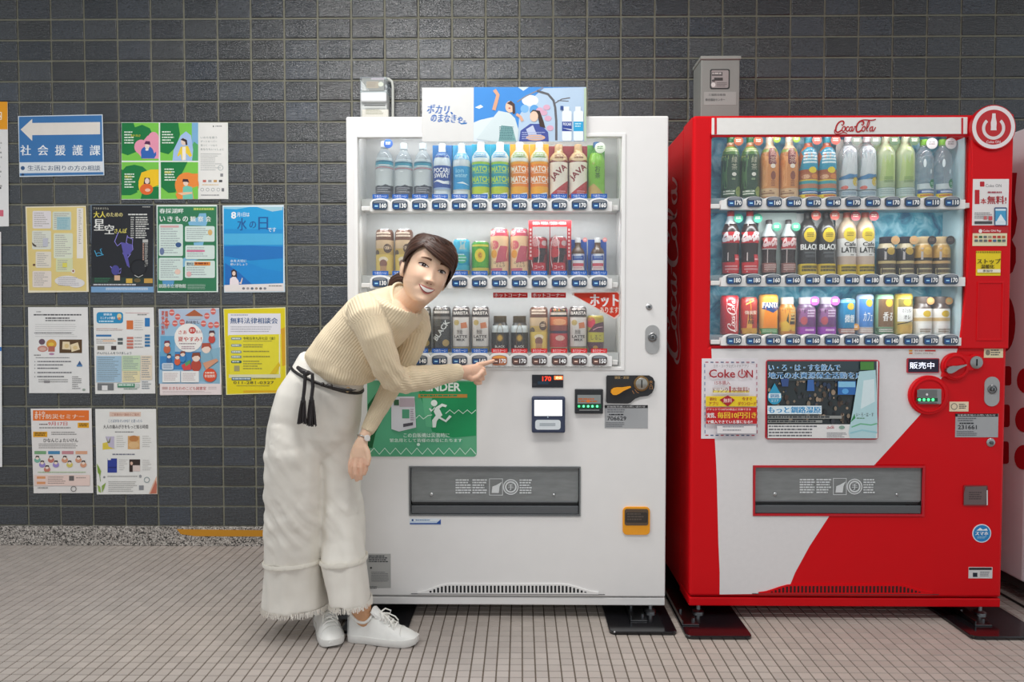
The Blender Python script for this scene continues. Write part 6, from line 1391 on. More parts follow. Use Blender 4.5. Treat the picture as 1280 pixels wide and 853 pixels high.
p.ell(314, 316, 128, 128, '#f2eee8'); p.text('おはなし', 290, 164, 410, 190, '#3a3034', .02); p.text('さあ', 224, 250, 296, 284, '#c84a40', .02); p.ell(346, 250, 32, 30, '#c83c34'); p.text('夏を', 324, 236, 370, 264, '#f4e8e0', .02); p.text('楽しもう', 380, 250, 430, 276, '#b04a50', .02); p.text('夏やすみ！', 220, 308, 428, 350, '#c8443c', .03); p.lines(230, 364, 400, 376, 1, '#9a8a90', .7); p.lines(250, 390, 376, 424, 2, '#b49aa4', .5)
def kid(x, y, s, hair, cloth): p.ell(x, y + 60 * s, 38 * s, 46 * s, cloth); p.ell(x, y, 30 * s, 32 * s, '#f0d8c8'); p.poly([(x - 34 * s, y + 4 * s), (x - 26 * s, y - 34 * s), (x + 26 * s, y - 36 * s), (x + 36 * s, y + 6 * s), (x + 14 * s, y - 12 * s), (x - 10 * s, y - 10 * s)], hair)
kid(470, 410, 1.35, '#b0503c', '#86b0c4'); kid(380, 490, 1.2, '#8a4a34', '#b84a3a'); kid(122, 370, .8, '#7a3a4a', '#c86a4a'); kid(214, 486, .7, '#a0503c', '#d8603c'); kid(520, 280, .8, '#5a3a44', '#c84a40'); kid(140, 480, .6, '#44343c', '#3a6aa0'); kid(262, 460, .7, '#8a4a3a', '#3f86c0')
p.poly([(250, 560), (320, 520), (340, 600), (270, 606)], '#d84a4a'); p.poly([(280, 540), (330, 510), (334, 540), (290, 570)], '#5aa068'); p.rrect(78, 540, 180, 600, 14, '#c8d4e0'); p.lines(92, 552, 168, 592, 3, '#7a8aa0', .4); p.poly([(440, 540), (560, 500), (580, 520), (470, 600)], '#d89a7a')
for x_ in (82, 248): p.rect(x_, 612, x_ + 158, 712, '#efedea'); p.lines(x_ + 14, 630, x_ + 140, 702, 5, '#b49a9a', .35, x_)
p.ell(504, 648, 60, 60, '#dc4f2c'); p.lines(462, 620, 548, 640, 1, '#f4d8c8', .7); p.text('参加無料', 456, 642, 552, 670, '#f8ece0', .02)
p.rect(60, 725, 600, 822, '#ecdedc'); p.rect(80, 752, 130, 776, '#c8a8a4'); p.text('おきなわのこども図書室', 140, 750, 470, 780, '#b8403c', .02); p.lines(84, 790, 580, 812, 2, '#c0b0b0', .4, 4); p.lines(490, 752, 570, 780, 2, '#c8b8b8', .5)
poster('festival_poster', 'red, white and blue children’s festival poster with paper lanterns', zc(192, 378, 7.111, (44, 60), (582, 52), (606, 822), (60, 830)), '#ece2de', p)

p = Pr(272, 378, 7.111)
p.poly([(58, 64), (598, 52), (606, 800), (84, 818)], '#e8d416'); p.poly([(560, 240), (600, 220), (604, 560), (575, 570)], '#e0a81a'); p.rect(230, 784, 560, 806, '#e0b01a'); p.rect(92, 100, 560, 300, '#ece9ee'); p.rect(100, 640, 560, 672, '#dfdcb4'); p.poly([(96, 292), (566, 284), (572, 640), (108, 644)], '#e9dc34'); p.rect(546, 284, 556, 640, '#f0ecc8')
p.lines(118, 110, 300, 122, 1, '#9a98a8', .6); p.text('無料法律相談会', 114, 138, 534, 190, '#2b5488', .03); p.lines(116, 216, 530, 276, 3, '#b4b2b8', .35, 3)
for k, y_ in enumerate((312, 372, 430, 474, 518)):
    c_ = '#2a5a5c' if k == 4 else '#8a9a9a'; p.rrect(120, y_, 214, y_ + 24, 10, c_); p.lines(130, y_ + 6, 204, y_ + 20, 1, '#e4ecda', .7, k)
p.text('令和五年九月七日（金）', 228, 308, 510, 334, '#4a5a2a', .02); p.lines(228, 342, 500, 354, 1, '#b0a848', .5, 1); p.lines(228, 374, 420, 410, 2, '#9a9440', .45, 2); p.lines(228, 432, 520, 448, 1, '#9a9440', .6, 3); p.lines(228, 478, 520, 494, 1, '#9a9440', .6, 4); p.lines(228, 520, 400, 606, 4, '#a49c44', .4, 5)
p.rect(148, 564, 196, 612, '#a8a070'); p.poly([(466, 636), (546, 530), (556, 560), (520, 636)], '#e0c01e'); p.rect(126, 668, 300, 694, '#4a6a7c'); p.lines(134, 674, 292, 690, 1, '#d0dce0', .7); p.lines(310, 672, 540, 688, 1, '#9a9440', .6, 6); p.text('011-281-0327', 142, 702, 500, 726, '#4a4a34', .0); p.lines(170, 738, 480, 750, 1, '#b0a848', .5, 7)
poster('yellow_notice', 'yellow bordered consultation notice beside the woman’s hip', zc(272, 378, 7.111, (52, 58), (604, 44), (614, 806), (76, 824)), '#ece8b0', p)

# third row
p = Pr(35, 505, 7.111)
p.rect(44, 58, 542, 150, '#e8742a'); p.text('赤十字', 60, 66, 150, 136, '#f8e4d4', .02); p.text('防災セミナー', 160, 92, 500, 134, '#f6dcc8', .03); p.rect(50, 108, 540, 128, '#e8742a') if False else None
p.text('9月17日', 180, 160, 350, 194, '#c84a50', .02); p.lines(100, 178, 180, 192, 1, '#7a6a6a', .7); p.lines(100, 208, 410, 224, 1, '#9a9896', .7, 2); p.rect(442, 168, 542, 214, '#e8a81e'); p.lines(456, 176, 530, 206, 2, '#6a4a1a', .6); p.rect(46, 248, 172, 296, '#e8a81e'); p.lines(60, 256, 160, 290, 2, '#6a4a1a', .6, 2)
p.lines(208, 250, 440, 284, 2, '#8a8886', .45, 3); p.text('ひなんじょたいけん', 138, 308, 446, 342, '#3f3a3c', .02); p.lines(96, 354, 490, 404, 3, '#9a9692', .4, 4)
for k, c_ in enumerate(('#7aa87a', '#4a8ab4', '#c88a90', '#e0a888')): p.rect(58 + k * 122, 420, 162 + k * 122, 448, c_)
rr = random.Random(9)
for k in range(9):
    x_ = 84 + (k % 4) * 122 + (k // 4) * 44; y_ = 480 + (k // 4) * 42
    p.ell(x_, y_ + 20, 28, 24, rr.choice(['#d8c86a', '#9a8ac8', '#d89a7a', '#7ab4a0', '#c87a6a'])); p.ell(x_, y_, 16, 17, '#f0dccc'); p.poly([(x_ - 18, y_ + 2), (x_ - 12, y_ - 18), (x_ + 14, y_ - 18), (x_ + 18, y_ + 2), (x_, y_ - 8)], '#3a2c2c')
p.lines(90, 604, 520, 618, 1, '#a8c090', .5, 4); p.rect(60, 632, 552, 728, '#ecd2c8'); p.rect(82, 644, 158, 666, '#e09a6a'); p.rect(82, 692, 158, 714, '#e09a6a'); p.lines(180, 648, 350, 720, 4, '#9a8880', .35, 5); p.rect(368, 640, 412, 684, '#6a6462'); p.lines(430, 652, 540, 670, 1, '#a89890', .5); p.lines(90, 742, 210, 758, 1, '#8a8886', .5); p.ring(408, 756, 20, 25, '#5a5654', 20)
poster('disaster_seminar_poster', 'white poster with an orange title band, lower left', zc(35, 505, 7.111, (24, 44), (564, 40), (580, 794), (50, 796)), '#e9e4e0', p)

p = Pr(112, 505, 7.111)
p.rect(176, 72, 456, 114, '#e0c4b4'); p.text('ご家族向け講座のご案内', 196, 84, 440, 108, '#b0705a', .01); p.text('ことばがおそいかな？と思ったら', 168, 138, 466, 166, '#6a7a94', .02); p.text('大人の歯みがきをもっと知る時間', 122, 186, 520, 222, '#3c3a3c', .02); p.lines(226, 246, 416, 262, 1, '#8a8886', .6)
p.poly([(116, 350), (160, 340), (226, 400), (116, 408)], '#e0c84a'); p.poly([(140, 290), (220, 290), (220, 400), (170, 380)], '#c4bcd0'); p.poly([(146, 290), (166, 340), (190, 290), (180, 350), (160, 350)], '#7a7a4a'); p.rect(340, 286, 446, 404, '#d8a870'); p.ell(394, 310, 42, 28, '#c08048'); p.ell(394, 366, 46, 30, '#e0b884')
p.lines(240, 286, 320, 396, 6, '#c0bdb8', .3, 3, .5); p.lines(470, 286, 560, 396, 6, '#c0bdb8', .3, 4, .5); p.lines(204, 444, 450, 460, 1, '#7a7c8a', .7, 2)
p.rect(160, 486, 244, 612, '#2f3f96'); p.rect(162, 486, 190, 500, '#e9e6e2'); p.rect(166, 560, 240, 572, '#1f2a70'); p.rect(354, 494, 450, 546, '#3a2a26'); p.rect(354, 494, 384, 606, '#3a2a26'); p.rect(386, 548, 450, 600, '#e0ccc4'); p.ell(374, 530, 12, 16, '#e0b8a4'); p.lines(262, 496, 340, 600, 6, '#c4c0bc', .3, 5, .5); p.lines(470, 500, 560, 600, 6, '#c4c0bc', .3, 6, .5)
p.ell(132, 652, 10, 9, '#8a8a8c'); p.lines(160, 640, 430, 656, 1, '#b0aeaa', .5, 2); p.ell(452, 644, 12, 14, '#9a9a9c'); p.lines(168, 690, 430, 790, 6, '#b0aeaa', .35, 3, .3); p.rect(440, 726, 482, 766, '#8a8c90'); p.ring(510, 676, 20, 26, '#8a9a9a', 18)
p.poly([(66, 530), (84, 560), (104, 600), (96, 640), (74, 610)], '#8aaa3a'); p.line([(80, 560), (92, 640), (98, 690)], 5, '#7a9a4a'); p.poly([(72, 720), (96, 740), (104, 790), (80, 780)], '#9ab45a'); p.poly([(110, 730), (146, 700), (132, 750), (112, 790)], '#8aa84a'); p.poly([(528, 800), (560, 720), (598, 640), (602, 800)], '#e0b8a0'); p.poly([(540, 800), (590, 680), (600, 720), (596, 796)], '#c0705a')
poster('lecture_flyer', 'white flyer with four small pictures and green sprigs in its corner', zc(112, 505, 7.111, (50, 46), (590, 46), (602, 804), (64, 806)), '#e9e7e2', p)

# sheets cut by the left edge of the picture
p = Pr(0, 120, 5.02); p.rect(-160, 36, 47, 210, '#f4a41c'); p.text('案内', -60, 90, 10, 150, '#fff4e0', .02); p.lines(-150, 260, 20, 620, 12, '#a8a6a4', .35, 3); p.ell(2, 578, 7, 6, '#4a4a4c'); p.rect(-60, 716, 22, 756, '#d86a7c')
poster('edge_poster', 'white poster with an orange top, cut by the left photo edge', [(-34, 128), (9.4, 127.6), (11, 283), (-32, 284)], '#ebe9e7', p)
p = Pr(0, 120, 5.02); p.rect(-150, 900, -4, 1000, '#8ab4d8'); p.lines(-140, 1060, -6, 1400, 12, '#a8a6a4', .35, 3); p.rect(-60, 1576, 10, 1602, '#3a7ac0')
poster('edge_poster', 'tall white sheet of which only a sliver shows at the left photo edge', [(-40, 290), (1.2, 290), (2.6, 584), (-38, 584)], '#eceae8', p)

# orange tape on the baseboard
t = thing('floor_tape', 'worn orange tape strip along the granite baseboard', 'tape', at(290, 672, YW - .015))
mb = MB(); q = [at(a, b, YW - .0146) for a, b in ((221, 661.8), (240, 662.2), (470, 664.6), (470, 671.8), (244, 670.6), (226, 668))]
mb.prism([(v.x, v.z) for v in q][::-1], YW - .0152, YW - .0138, '#c98a1a'); mb.build('tape_strip', M_PRINT, t)

# ------------------------------------------------------------------ sign board on the white machine
p = Pr(520, 100, 5.818); SK = '#3a8ad6'
p.rect(44, 56, 420, 448, '#d9d9d7'); p.text('ポカリ、', 84, 180, 272, 248, '#155fae', .055, rot=.06, skew=.1); p.text('のまなきゃ。', 110, 250, 362, 312, '#155fae', .055, rot=.04, skew=.1); p.poly([(300, 304), (330, 314), (372, 310), (368, 320), (330, 324)], '#1b6cb4')
p.rect(420, 52, 1238, 448, SK); p.poly([(430, 200), (470, 180), (490, 196), (460, 210)], '#e4eef6'); p.poly([(420, 310), (470, 290), (560, 270), (600, 330), (560, 448), (420, 448)], '#d8e4ee'); p.poly([(740, 52), (820, 52), (780, 80)], '#cfe0f0'); p.poly([(740, 448), (750, 260), (800, 180), (860, 120), (930, 60), (1238, 52), (1238, 448)], '#b4cbe2'); p.ell(830, 150, 60, 40, '#e8eef4'); p.ell(790, 210, 30, 30, '#7ab4e4'); p.ell(860, 220, 34, 40, '#5aa0dc')
p.line([(735, 160), (800, 118), (880, 80), (925, 56)], 9, '#8a8a92'); p.line([(880, 80), (960, 104), (1000, 150), (1012, 200), (1020, 300), (1020, 440)], 17, '#5c5c62'); p.line([(1010, 170), (1060, 140), (1120, 130)], 8, '#6a6a70'); p.line([(1030, 150), (1110, 155)], 6, '#6a6a70')
for x_, y_ in ((930, 240), (960, 280), (900, 220), (975, 350), (950, 200)): p.ell(x_, y_, 26, 20, '#d8a8c0')
p.line([(570, 72), (596, 110), (580, 170), (566, 220)], 26, '#d8a284'); p.poly([(560, 448), (440, 430), (540, 300), (600, 225), (680, 240), (720, 280), (745, 360), (740, 448)], '#cfdde0'); p.poly([(600, 448), (620, 330), (700, 340), (730, 448)], '#7aa8a8'); p.lines(606, 340, 720, 440, 8, '#3f7078', .5, 3); p.ell(684, 196, 34, 42, '#e6c2a8'); p.poly([(660, 170), (690, 152), (718, 176), (722, 240), (704, 250), (700, 190)], '#4a3028'); p.line([(730, 250), (760, 270), (775, 300)], 20, '#dca88c'); p.ell(680, 206, 8, 5, '#b04a44')
p.poly([(750, 448), (760, 370), (830, 320), (900, 320), (960, 380), (965, 448)], '#3f4f9c'); p.poly([(800, 360), (850, 330), (880, 400), (830, 430)], '#c4cce4'); p.ell(870, 420, 70, 22, '#e0b494'); p.poly([(830, 240), (850, 218), (900, 225), (930, 310), (940, 350), (900, 340), (885, 260)], '#3a2620'); p.ell(858, 266, 30, 38, '#ecc8b0'); p.lines(770, 380, 950, 440, 4, '#a8b4dc', .4, 8)
for x0_, c_ in ((1062, '#223f94'), (1146, '#22a4d8')):
    p.rect(x0_ + 12, 195, x0_ + 52, 240, '#e6ecf0'); p.rrect(x0_, 225, x0_ + 70, 445, 14, '#e9f0f4'); p.rect(x0_, 304, x0_ + 70, 374, c_)
p.text('POCARI', 1070, 312, 1128, 334, '#e8eef8', .02); p.poly([(1062, 350), (1132, 360), (1132, 368)], '#e8eef8'); p.lines(1156, 316, 1206, 350, 2, '#c0e8f4', .5); p.rect(1050, 190, 1072, 220, '#2a4a8c'); p.rect(1222, 60, 1238, 448, '#b8ccb0')
t = thing('sign_board', 'drink advertisement board with blue sky picture, standing on the white machine’s top edge', 'sign', at(630, 176, -.008))
mb = MB(); q = [at(a, b, -.0075) for a, b in ((527.5, 109.6), (732.6, 109.0), (733.0, 176.6), (527.6, 176.8))]
mb.prism([(v.x, v.z) for v in q][::-1], -.0075, -.0035, '#d9d9d7'); mb.build('board', M_PRINT, t)
mb = MB(); p.put(mb, front(-.0075), .00005); mb.build('print', M_PRINT, t)

# ------------------------------------------------------------------ electric meters behind the machines
t = thing('floor_cable', 'black cable lying along the foot of the right-edge machine', 'cable', (1.912, 0.2, 0))
mb = MB(); mb.tube([(1.912, .80, .005), (1.911, .4, .005), (1.912, .0, .005), (1.909, -.5, .005)], .0045, 8, '#242322'); mb.build('cable_run', M_PLASTIC, t, smooth=60)
t = thing('electric_meter', 'clear-topped white electric meter on the wall above the white machine', 'meter', at(466, 145, .78))
Ym = .765
def pbox(mb, a, b, c, d, y0, y1, col, bev=0.0):
    X = bx(a, b, c, d, y0); mb.box(X[0], X[1], y0, y1, X[2], X[3], col, bev)
mb = MB(); pbox(mb, 450, 112, 484, 172, Ym, YW - .007, '#c9ccca', .008); base_m = mb.build('meter_base', M_PLASTIC, t)
mb = MB(); pbox(mb, 452.5, 98, 480, 113.5, Ym - .004, Ym + .03, '#8a8578'); p = Pr(430, 80, 8.53); p.rect(238, 186, 370, 258, '#b39a78'); p.ell(392, 216, 28, 26, '#ece6cc'); p.lines(250, 200, 350, 250, 3, '#8a7458', .4); p.rect(290, 150, 430, 168, '#c4b0b8'); p.put(mb, front(Ym - .004)); mb.build('meter_register', M_PLASTIC, t)
mb = MB(); pbox(mb, 449.5, 95.5, 483.5, 115, Ym - .022, YW - .007, '#e8ecec', .006); mb.build('meter_cover', M_CLEAR, t)
mb = MB(); pbox(mb, 450.5, 115, 483, 127, Ym - .02, Ym + .005, '#dfe1e2', .006); mb.build('terminal_cover', M_PLASTIC, t)
mb = MB(); pbox(mb, 452, 136.5, 485.5, 160, Ym - .014, Ym + .005, '#d9d6cc', .004); p = Pr(430, 80, 8.53); p.lines(230, 484, 420, 545, 5, '#9a9a80', .4, 3); p.rect(216, 438, 440, 450, '#5a5c5a'); p.put(mb, front(Ym - .0142)); mb.build('meter_plate', M_PLASTIC, t)
mb = MB(); pts = [at(a, b, YW - .03) for a, b in ((480, 98), (486, 98.8), (490, 102), (491, 108), (491, 170))]; mb.tube(pts, .0065, 12, '#c4c6bf'); mb.build('conduit', M_PLASTIC, t, smooth=60)
t = thing('electric_meter', 'grey steel meter box on the wall above the red machine', 'meter', at(900, 145, .76))
X = bx(876, 71, 924.4, 170, .689)
mb = MB(); mb.box(X[0], X[1], .689, YW - .007, X[2], X[3] - .012, '#9a9c97', .004); mb.build('meter_box', M_PAINT, t)
mb = MB(); mb.box(X[0] - .004, X[1] + .004, .680, YW - .007, X[3] - .013, X[3] + .002, '#a6a8a2', .003); mb.build('box_lid', M_PAINT, t)
mb = MB(); W_ = bx(887.5, 86.5, 912, 111.5, .689); mb.prism(rounded(W_[0], W_[1], W_[2], W_[3], .008), .6875, .690, '#2c2c2c'); W_ = bx(889, 88, 910.5, 110, .689); mb.prism(rounded(W_[0], W_[1], W_[2], W_[3], .006), .6868, .688, '#a8a09e')
p = Pr(800, 60, 5.331); p.rect(478, 160, 550, 186, '#5c5858'); p.lines(482, 164, 546, 182, 1, '#c8c4c0', .6); p.rect(494, 198, 552, 218, '#3a3434'); p.ell(488, 246, 15, 15, '#e8e4e0'); p.ell(490, 218, 12, 8, '#4a4444'); p.lines(512, 230, 580, 262, 3, '#7a7472', .4); p.put(mb, front(.6868)); mb.build('meter_window', M_LABEL, t)
p = Pr(800, 60, 5.331); p.text('三福館自販機', 456, 304, 570, 320, '#5a5c5c', .01); p.text('総合福祉センター', 436, 336, 566, 354, '#5a5c5c', .01)
x0_, x1_, z0_, z1_ = bx(880, 115, 920, 131.5, .689); mb = MB(); mb.box(x0_, x1_, .6878, .689, z0_, z1_, '#adafaa'); p.put(mb, front(.6878)); mb.build('paper_label', M_PRINT, t)

# ------------------------------------------------------------------ the woman
person = thing('person', 'woman in cream ribbed sweater and white wide trousers bending to point at a button', 'person', (-0.63, -0.14, 0.0))
M_SKIN = material('skin', rough=0.46, grain=0.03, grain_scale=40, sss=0.12, bump=0.05, bump_scale=400)
M_HAIR = material('brown_hair', rough=0.42, grain=0.25, grain_scale=30, spec=0.35)
M_COTTON = material('white_cotton', rough=0.85, grain=0.02, grain_scale=30, bump=0.25, bump_scale=700)
M_EYE = material('moist_surface', rough=0.4, spec=0.3, grain=0.02)
M_LEATHER = material('black_leather', rough=0.45, grain=0.1)
M_SHOE = material('white_shoe_leather', rough=0.5, grain=0.03, bump=0.1, bump_scale=90)

def knit_material():
    m = material('ribbed_knit', rough=0.9, grain=0.03, grain_scale=50, spec=0.2)
    nt = m.node_tree; N = nt.nodes; L = nt.links; b = N['Principled BSDF']
    a = N.new('ShaderNodeAttribute'); a.attribute_name = 'rib'
    mu = N.new('ShaderNodeMath'); mu.operation = 'MULTIPLY'; mu.inputs[1].default_value = 2 * math.pi / 0.0092
    si = N.new('ShaderNodeMath'); si.operation = 'SINE'; ab = N.new('ShaderNodeMath'); ab.operation = 'POWER'; ab.inputs[1].default_value = 1.0
    ad = N.new('ShaderNodeMath'); ad.operation = 'MULTIPLY_ADD'; ad.inputs[1].default_value = 0.5; ad.inputs[2].default_value = 0.5
    L.new(a.outputs['Fac'], mu.inputs[0]); L.new(mu.outputs[0], si.inputs[0]); L.new(si.outputs[0], ad.inputs[0])
    nz = N.new('ShaderNodeTexNoise'); nz.inputs['Scale'].default_value = 500
    tc = N.new('ShaderNodeTexCoord'); L.new(tc.outputs['Object'], nz.inputs['Vector'])
    mx = N.new('ShaderNodeMath'); mx.operation = 'MULTIPLY_ADD'; mx.inputs[1].default_value = 0.25
    L.new(nz.outputs['Fac'], mx.inputs[0]); L.new(ad.outputs[0], mx.inputs[2])
    bp = N.new('ShaderNodeBump'); bp.inputs['Strength'].default_value = 0.55; bp.inputs['Distance'].default_value = 0.0022
    L.new(mx.outputs[0], bp.inputs['Height']); L.new(bp.outputs[0], b.inputs['Normal'])
    b.inputs['Sheen Weight'].default_value = 0.15
    return m
M_KNIT = knit_material()

def blend_mesh(mb, voxel, smooth, name):
    """the shapes of mb fused into one continuous surface"""
    me = mb.mesh(name + '_raw'); o = bpy.data.objects.new(name + '_raw', me); _fs.collection.objects.link(o)
    r = o.modifiers.new('r', 'REMESH'); r.mode = 'VOXEL'; r.voxel_size = voxel; r.use_smooth_shade = True
    if smooth: s = o.modifiers.new('s', 'SMOOTH'); s.factor = 0.5; s.iterations = smooth
    vl = _fs.view_layers[0]; vl.update()
    out = bpy.data.meshes.new_from_object(o.evaluated_get(vl.depsgraph))
    bpy.data.objects.remove(o); bpy.data.meshes.remove(me)
    return out

def finish(me, name, mat, parent, col, colf=None):
    me.name = name
    n = len(me.vertices)
    for a in list(me.color_attributes): me.color_attributes.remove(a)
    ca = me.color_attributes.new('Col', 'FLOAT_COLOR', 'POINT')
    c = lin(col); buf = []
    for v in me.vertices:
        k = colf(v.co) if colf else c
        buf.extend((k[0], k[1], k[2], 1.0))
    ca.data.foreach_set('color', buf)
    me.materials.clear(); me.materials.append(mat)
    me.polygons.foreach_set('use_smooth', [True] * len(me.polygons)); me.update()
    o = bpy.data.objects.new(name, me); COL.objects.link(o)
    if parent is not None:
        o.parent = parent
        if parent.get('_e'): o.matrix_parent_inverse = Matrix.Translation(-parent.location)
    return o

def pair_ring(L_, R_, Y, b, n=28, tilt=0.0, e=2.0, dY=0.0):
    """cross-section whose visible edges are the photo points L_ and R_, at depth Y, with half-depth b"""
    a0 = at(*L_, Y + dY); a1 = at(*R_, Y - dY); c = (a0 + a1) / 2; a = (a1 - a0) / 2; bv = Vector((0, b, tilt)); out = []
    for j in range(n):
        t = 2 * math.pi * j / n; x, y = math.cos(t), math.sin(t)
        x = math.copysign(abs(x) ** (2 / e), x); y = math.copysign(abs(y) ** (2 / e), y)
        out.append(c + a * x + bv * y)
    return out

def limb(mb, pts, seg=18):
    """pts: (px, py, depth, radius)"""
    P_ = [at(a, b, c) for a, b, c, r in pts]; mb.tube(P_, [p[3] for p in pts], seg, (.5, .5, .5))

# --- head frame
HC = at(533.6, 337.6, -0.27)
roll, yaw, pit = math.radians(20.7), math.radians(21), math.radians(7)
r0 = Vector((math.cos(roll), 0, -math.sin(roll))); u0 = Vector((math.sin(roll), 0, math.cos(roll))); f0 = Vector((0, -1, 0))
f1 = f0 * math.cos(yaw) + r0 * math.sin(yaw); HR = r0 * math.cos(yaw) - f0 * math.sin(yaw)
HF = f1 * math.cos(pit) + u0 * math.sin(pit); HU = u0 * math.cos(pit) - f1 * math.sin(pit)
def hw(x, y, z): return HC + HR * x + HU * y + HF * z
HT = [(-.114, .008, .071, .050), (-.110, .021, .079, .024), (-.102, .033, .0825, .002), (-.092, .0425, .083, -.026), (-.077, .0520, .0835, -.052), (-.060, .0600, .0835, -.068),
      (-.040, .0645, .083, -.080), (-.015, .0675, .0815, -.088), (.010, .069, .082, -.093), (.035, .0695, .083, -.095), (.060, .067, .077, -.092), (.080, .059, .063, -.080), (.094, .044, .042, -.058), (.101, .025, .016, -.034), (.104, .004, -.004, -.014)]
def hprof(y):
    y = max(HT[0][0], min(HT[-1][0], y))
    for a, b in zip(HT, HT[1:]):
        if y <= b[0]:
            t = (y - a[0]) / (b[0] - a[0]); return tuple(a[i] + (b[i] - a[i]) * t for i in (1, 2, 3))
    return HT[-1][1:]
def G(x, s): return math.exp(-0.5 * (x / s) ** 2)
def feature(x, y):
    """relief of the face along its forward axis"""
    d = 0.0
    t = (y + .042) / .048
    if t >= 0: hgt = .0185 * max(0.0, 1 - t) ** 1.25 + .0030 * G(y - .004, .012); wd = .0066 + .0030 * max(0, 1 - t) ** 2
    else: hgt = .0185 * math.exp(-0.5 * ((y + .042) / .0048) ** 2); wd = .0096
    d += hgt * G(x, wd)
    for s in (-1, 1):
        d += .0062 * G(x - s * .0115, .0046) * G(y + .0435, .0050)
        d -= .0075 * G(x - s * .031, .0150) * G(y - .001, .0095)
        d += .0028 * G(x - s * .030, .018) * G(y - .021, .007)
        d += .0075 * G(x - s * .038, .0150) * G(y + .036, .0140)
        d -= .0022 * G((x - s * (.021 - (y + .05) * 0.55 * 1)) , .0035) * G(y + .058, .012)
        d -= .0022 * G(x - s * .030, .006) * G(y + .064, .006)
    d += .0035 * G(x, .020) * G(y + .068, .010) - .0015 * G(x, .012) * G(y + .088, .005) + .0055 * G(x, .014) * G(y + .106, .010)
    return d
def hsurf(phi, y, off=0.0):
    """point of the head in its own axes; phi 0 = straight ahead, positive towards the viewer's right"""
    w, zf, zb = hprof(y); zc = 0.0 if zb < -0.02 else (zf + zb) / 2 * min(1, (zb + .02) / .05)
    w += off; c, s = math.cos(phi), math.sin(phi)
    e = 2.25 if c > 0 else 2.0
    x = w * math.copysign(abs(s) ** (2 / e), s); zr = (zf + off - zc) if c > 0 else (zc - zb + off)
    z = zc + zr * math.copysign(abs(c) ** (2 / e), c)
    return x, y + (off * 0.7 if y > .085 else 0), z
def hfront(x, y, off=0.0):
    """forward-facing skin height at (x, y)"""
    w, zf, zb = hprof(y); zc = 0.0 if zb < -0.02 else (zf + zb) / 2 * min(1, (zb + .02) / .05)
    k = max(0.0, 1 - (abs(x) / w) ** 2.25)
    return zc + (zf - zc) * k ** (1 / 2.25) + feature(x, y) + off

body = MB(); rings = []
NY, NP = 110, 120
for i in range(NY + 1):
    t = i / NY; y = HT[0][0] + (HT[-1][0] - HT[0][0]) * t; ring = []
    for j in range(NP):
        ph = 2 * math.pi * j / NP; x, yy, z = hsurf(ph, y)
        if math.cos(ph) > 0: z += feature(x, yy) * min(1, math.cos(ph) * 3)
        ring.append(hw(x, yy, z))
    rings.append(ring)
body.grid(rings, (.5, .5, .5))
# ears
for s in (-1, 1):
    er = []
    for k in range(7):
        t = k / 6.0; y = -.045 + .060 * t; wv = .013 * math.sin(math.pi * (0.15 + 0.8 * t)) + .004; er.append([hw(s * (.069 + .006 * math.sin(math.pi * t)) + s * .0065 * math.cos(a), y, -.012 - .010 * t + wv * math.sin(a)) for a in [2 * math.pi * j / 12 for j in range(12)]])
    body.grid(er, (.5, .5, .5))
# neck, trunk, arms, legs under the clothes
nb = at(505, 384, -.235)
body.tube([hw(0, -.050, -.022), hw(0, -.085, -.020), hw(0, -.112, -.026) * .5 + nb * .5 + Vector((0, 0, .012)), nb, nb + Vector((-.05, .0, -.05))], [.050, .0475, .047, .050, .055], 24, (.5, .5, .5))
rg = [pair_ring((398, 458), (450, 474), -.20, .075), pair_ring((412, 430), (476, 446), -.215, .085), pair_ring((440, 394), (508, 416), -.235, .095), pair_ring((468, 374), (522, 394), -.245, .080), pair_ring((490, 372), (516, 386), -.240, .05)]
rg = [pair_ring((345, 520), (440, 530), -.185, .085), pair_ring((360, 480), (446, 500), -.19, .085)] + rg
body.grid(rg, (.5, .5, .5))
limb(body, [(462, 388, -.31, .042), (474, 425, -.315, .040), (488, 471, -.28, .036), (530, 472.5, -.21, .033), (560, 467.5, -.157, .027), (577, 465.5, -.13, .0235), (586, 465, -.113, .0225)])
limb(body, [(506, 396, -.19, .034), (519, 404, -.145, .034), (513, 436, -.126, .033), (491, 478, -.145, .028), (478, 504, -.174, .024), (460, 537, -.215, .0185), (452, 552, -.232, .0180)])
limb(body, [(370, 530, -.185, .060), (374, 620, -.165, .052), (388, 700, -.125, .044), (398, 742, -.095, .0345), (400, 754, -.088, .031)])
limb(body, [(416, 530, -.125, .056), (426, 600, -.122, .044), (430, 650, -.135, .040), (434, 690, -.152, .038), (446, 736, -.172, .0345), (450, 752, -.174, .031)])
def ankle(heel, toe, top, zt):
    """shin running down into the shoe, then the foot inside it"""
    d = (toe - heel).normalized(); s = Vector((-d.y, d.x, 0)); L_ = (toe - heel).length; rr_ = []
    for z, t, ra, rb_ in ((zt, None, .031, .031), (.125, .195, .0325, .0265), (.10, .19, .034, .0235), (.075, .20, .037, .0215), (.055, .24, .044, .020), (.036, .30, .056, .019)):
        c = (top if t is None else heel + d * (t * L_)); c = Vector((c.x, c.y, z))
        rr_.append([c + d * math.cos(2 * math.pi * j / 20) * ra + s * math.sin(2 * math.pi * j / 20) * rb_ for j in range(20)])
    body.grid(rr_, (.5, .5, .5))
SHOE_R = (Vector((-.722, -.035, 0)), Vector((-.622, -.238, 0))); SHOE_L = (Vector((-.590, -.166, 0)), Vector((-.346, -.205, 0)))
ankle(*SHOE_R, at(399, 748, -.092), at(399, 748, -.092).z); ankle(*SHOE_L, at(449, 747, -.173), at(449, 747, -.173).z)
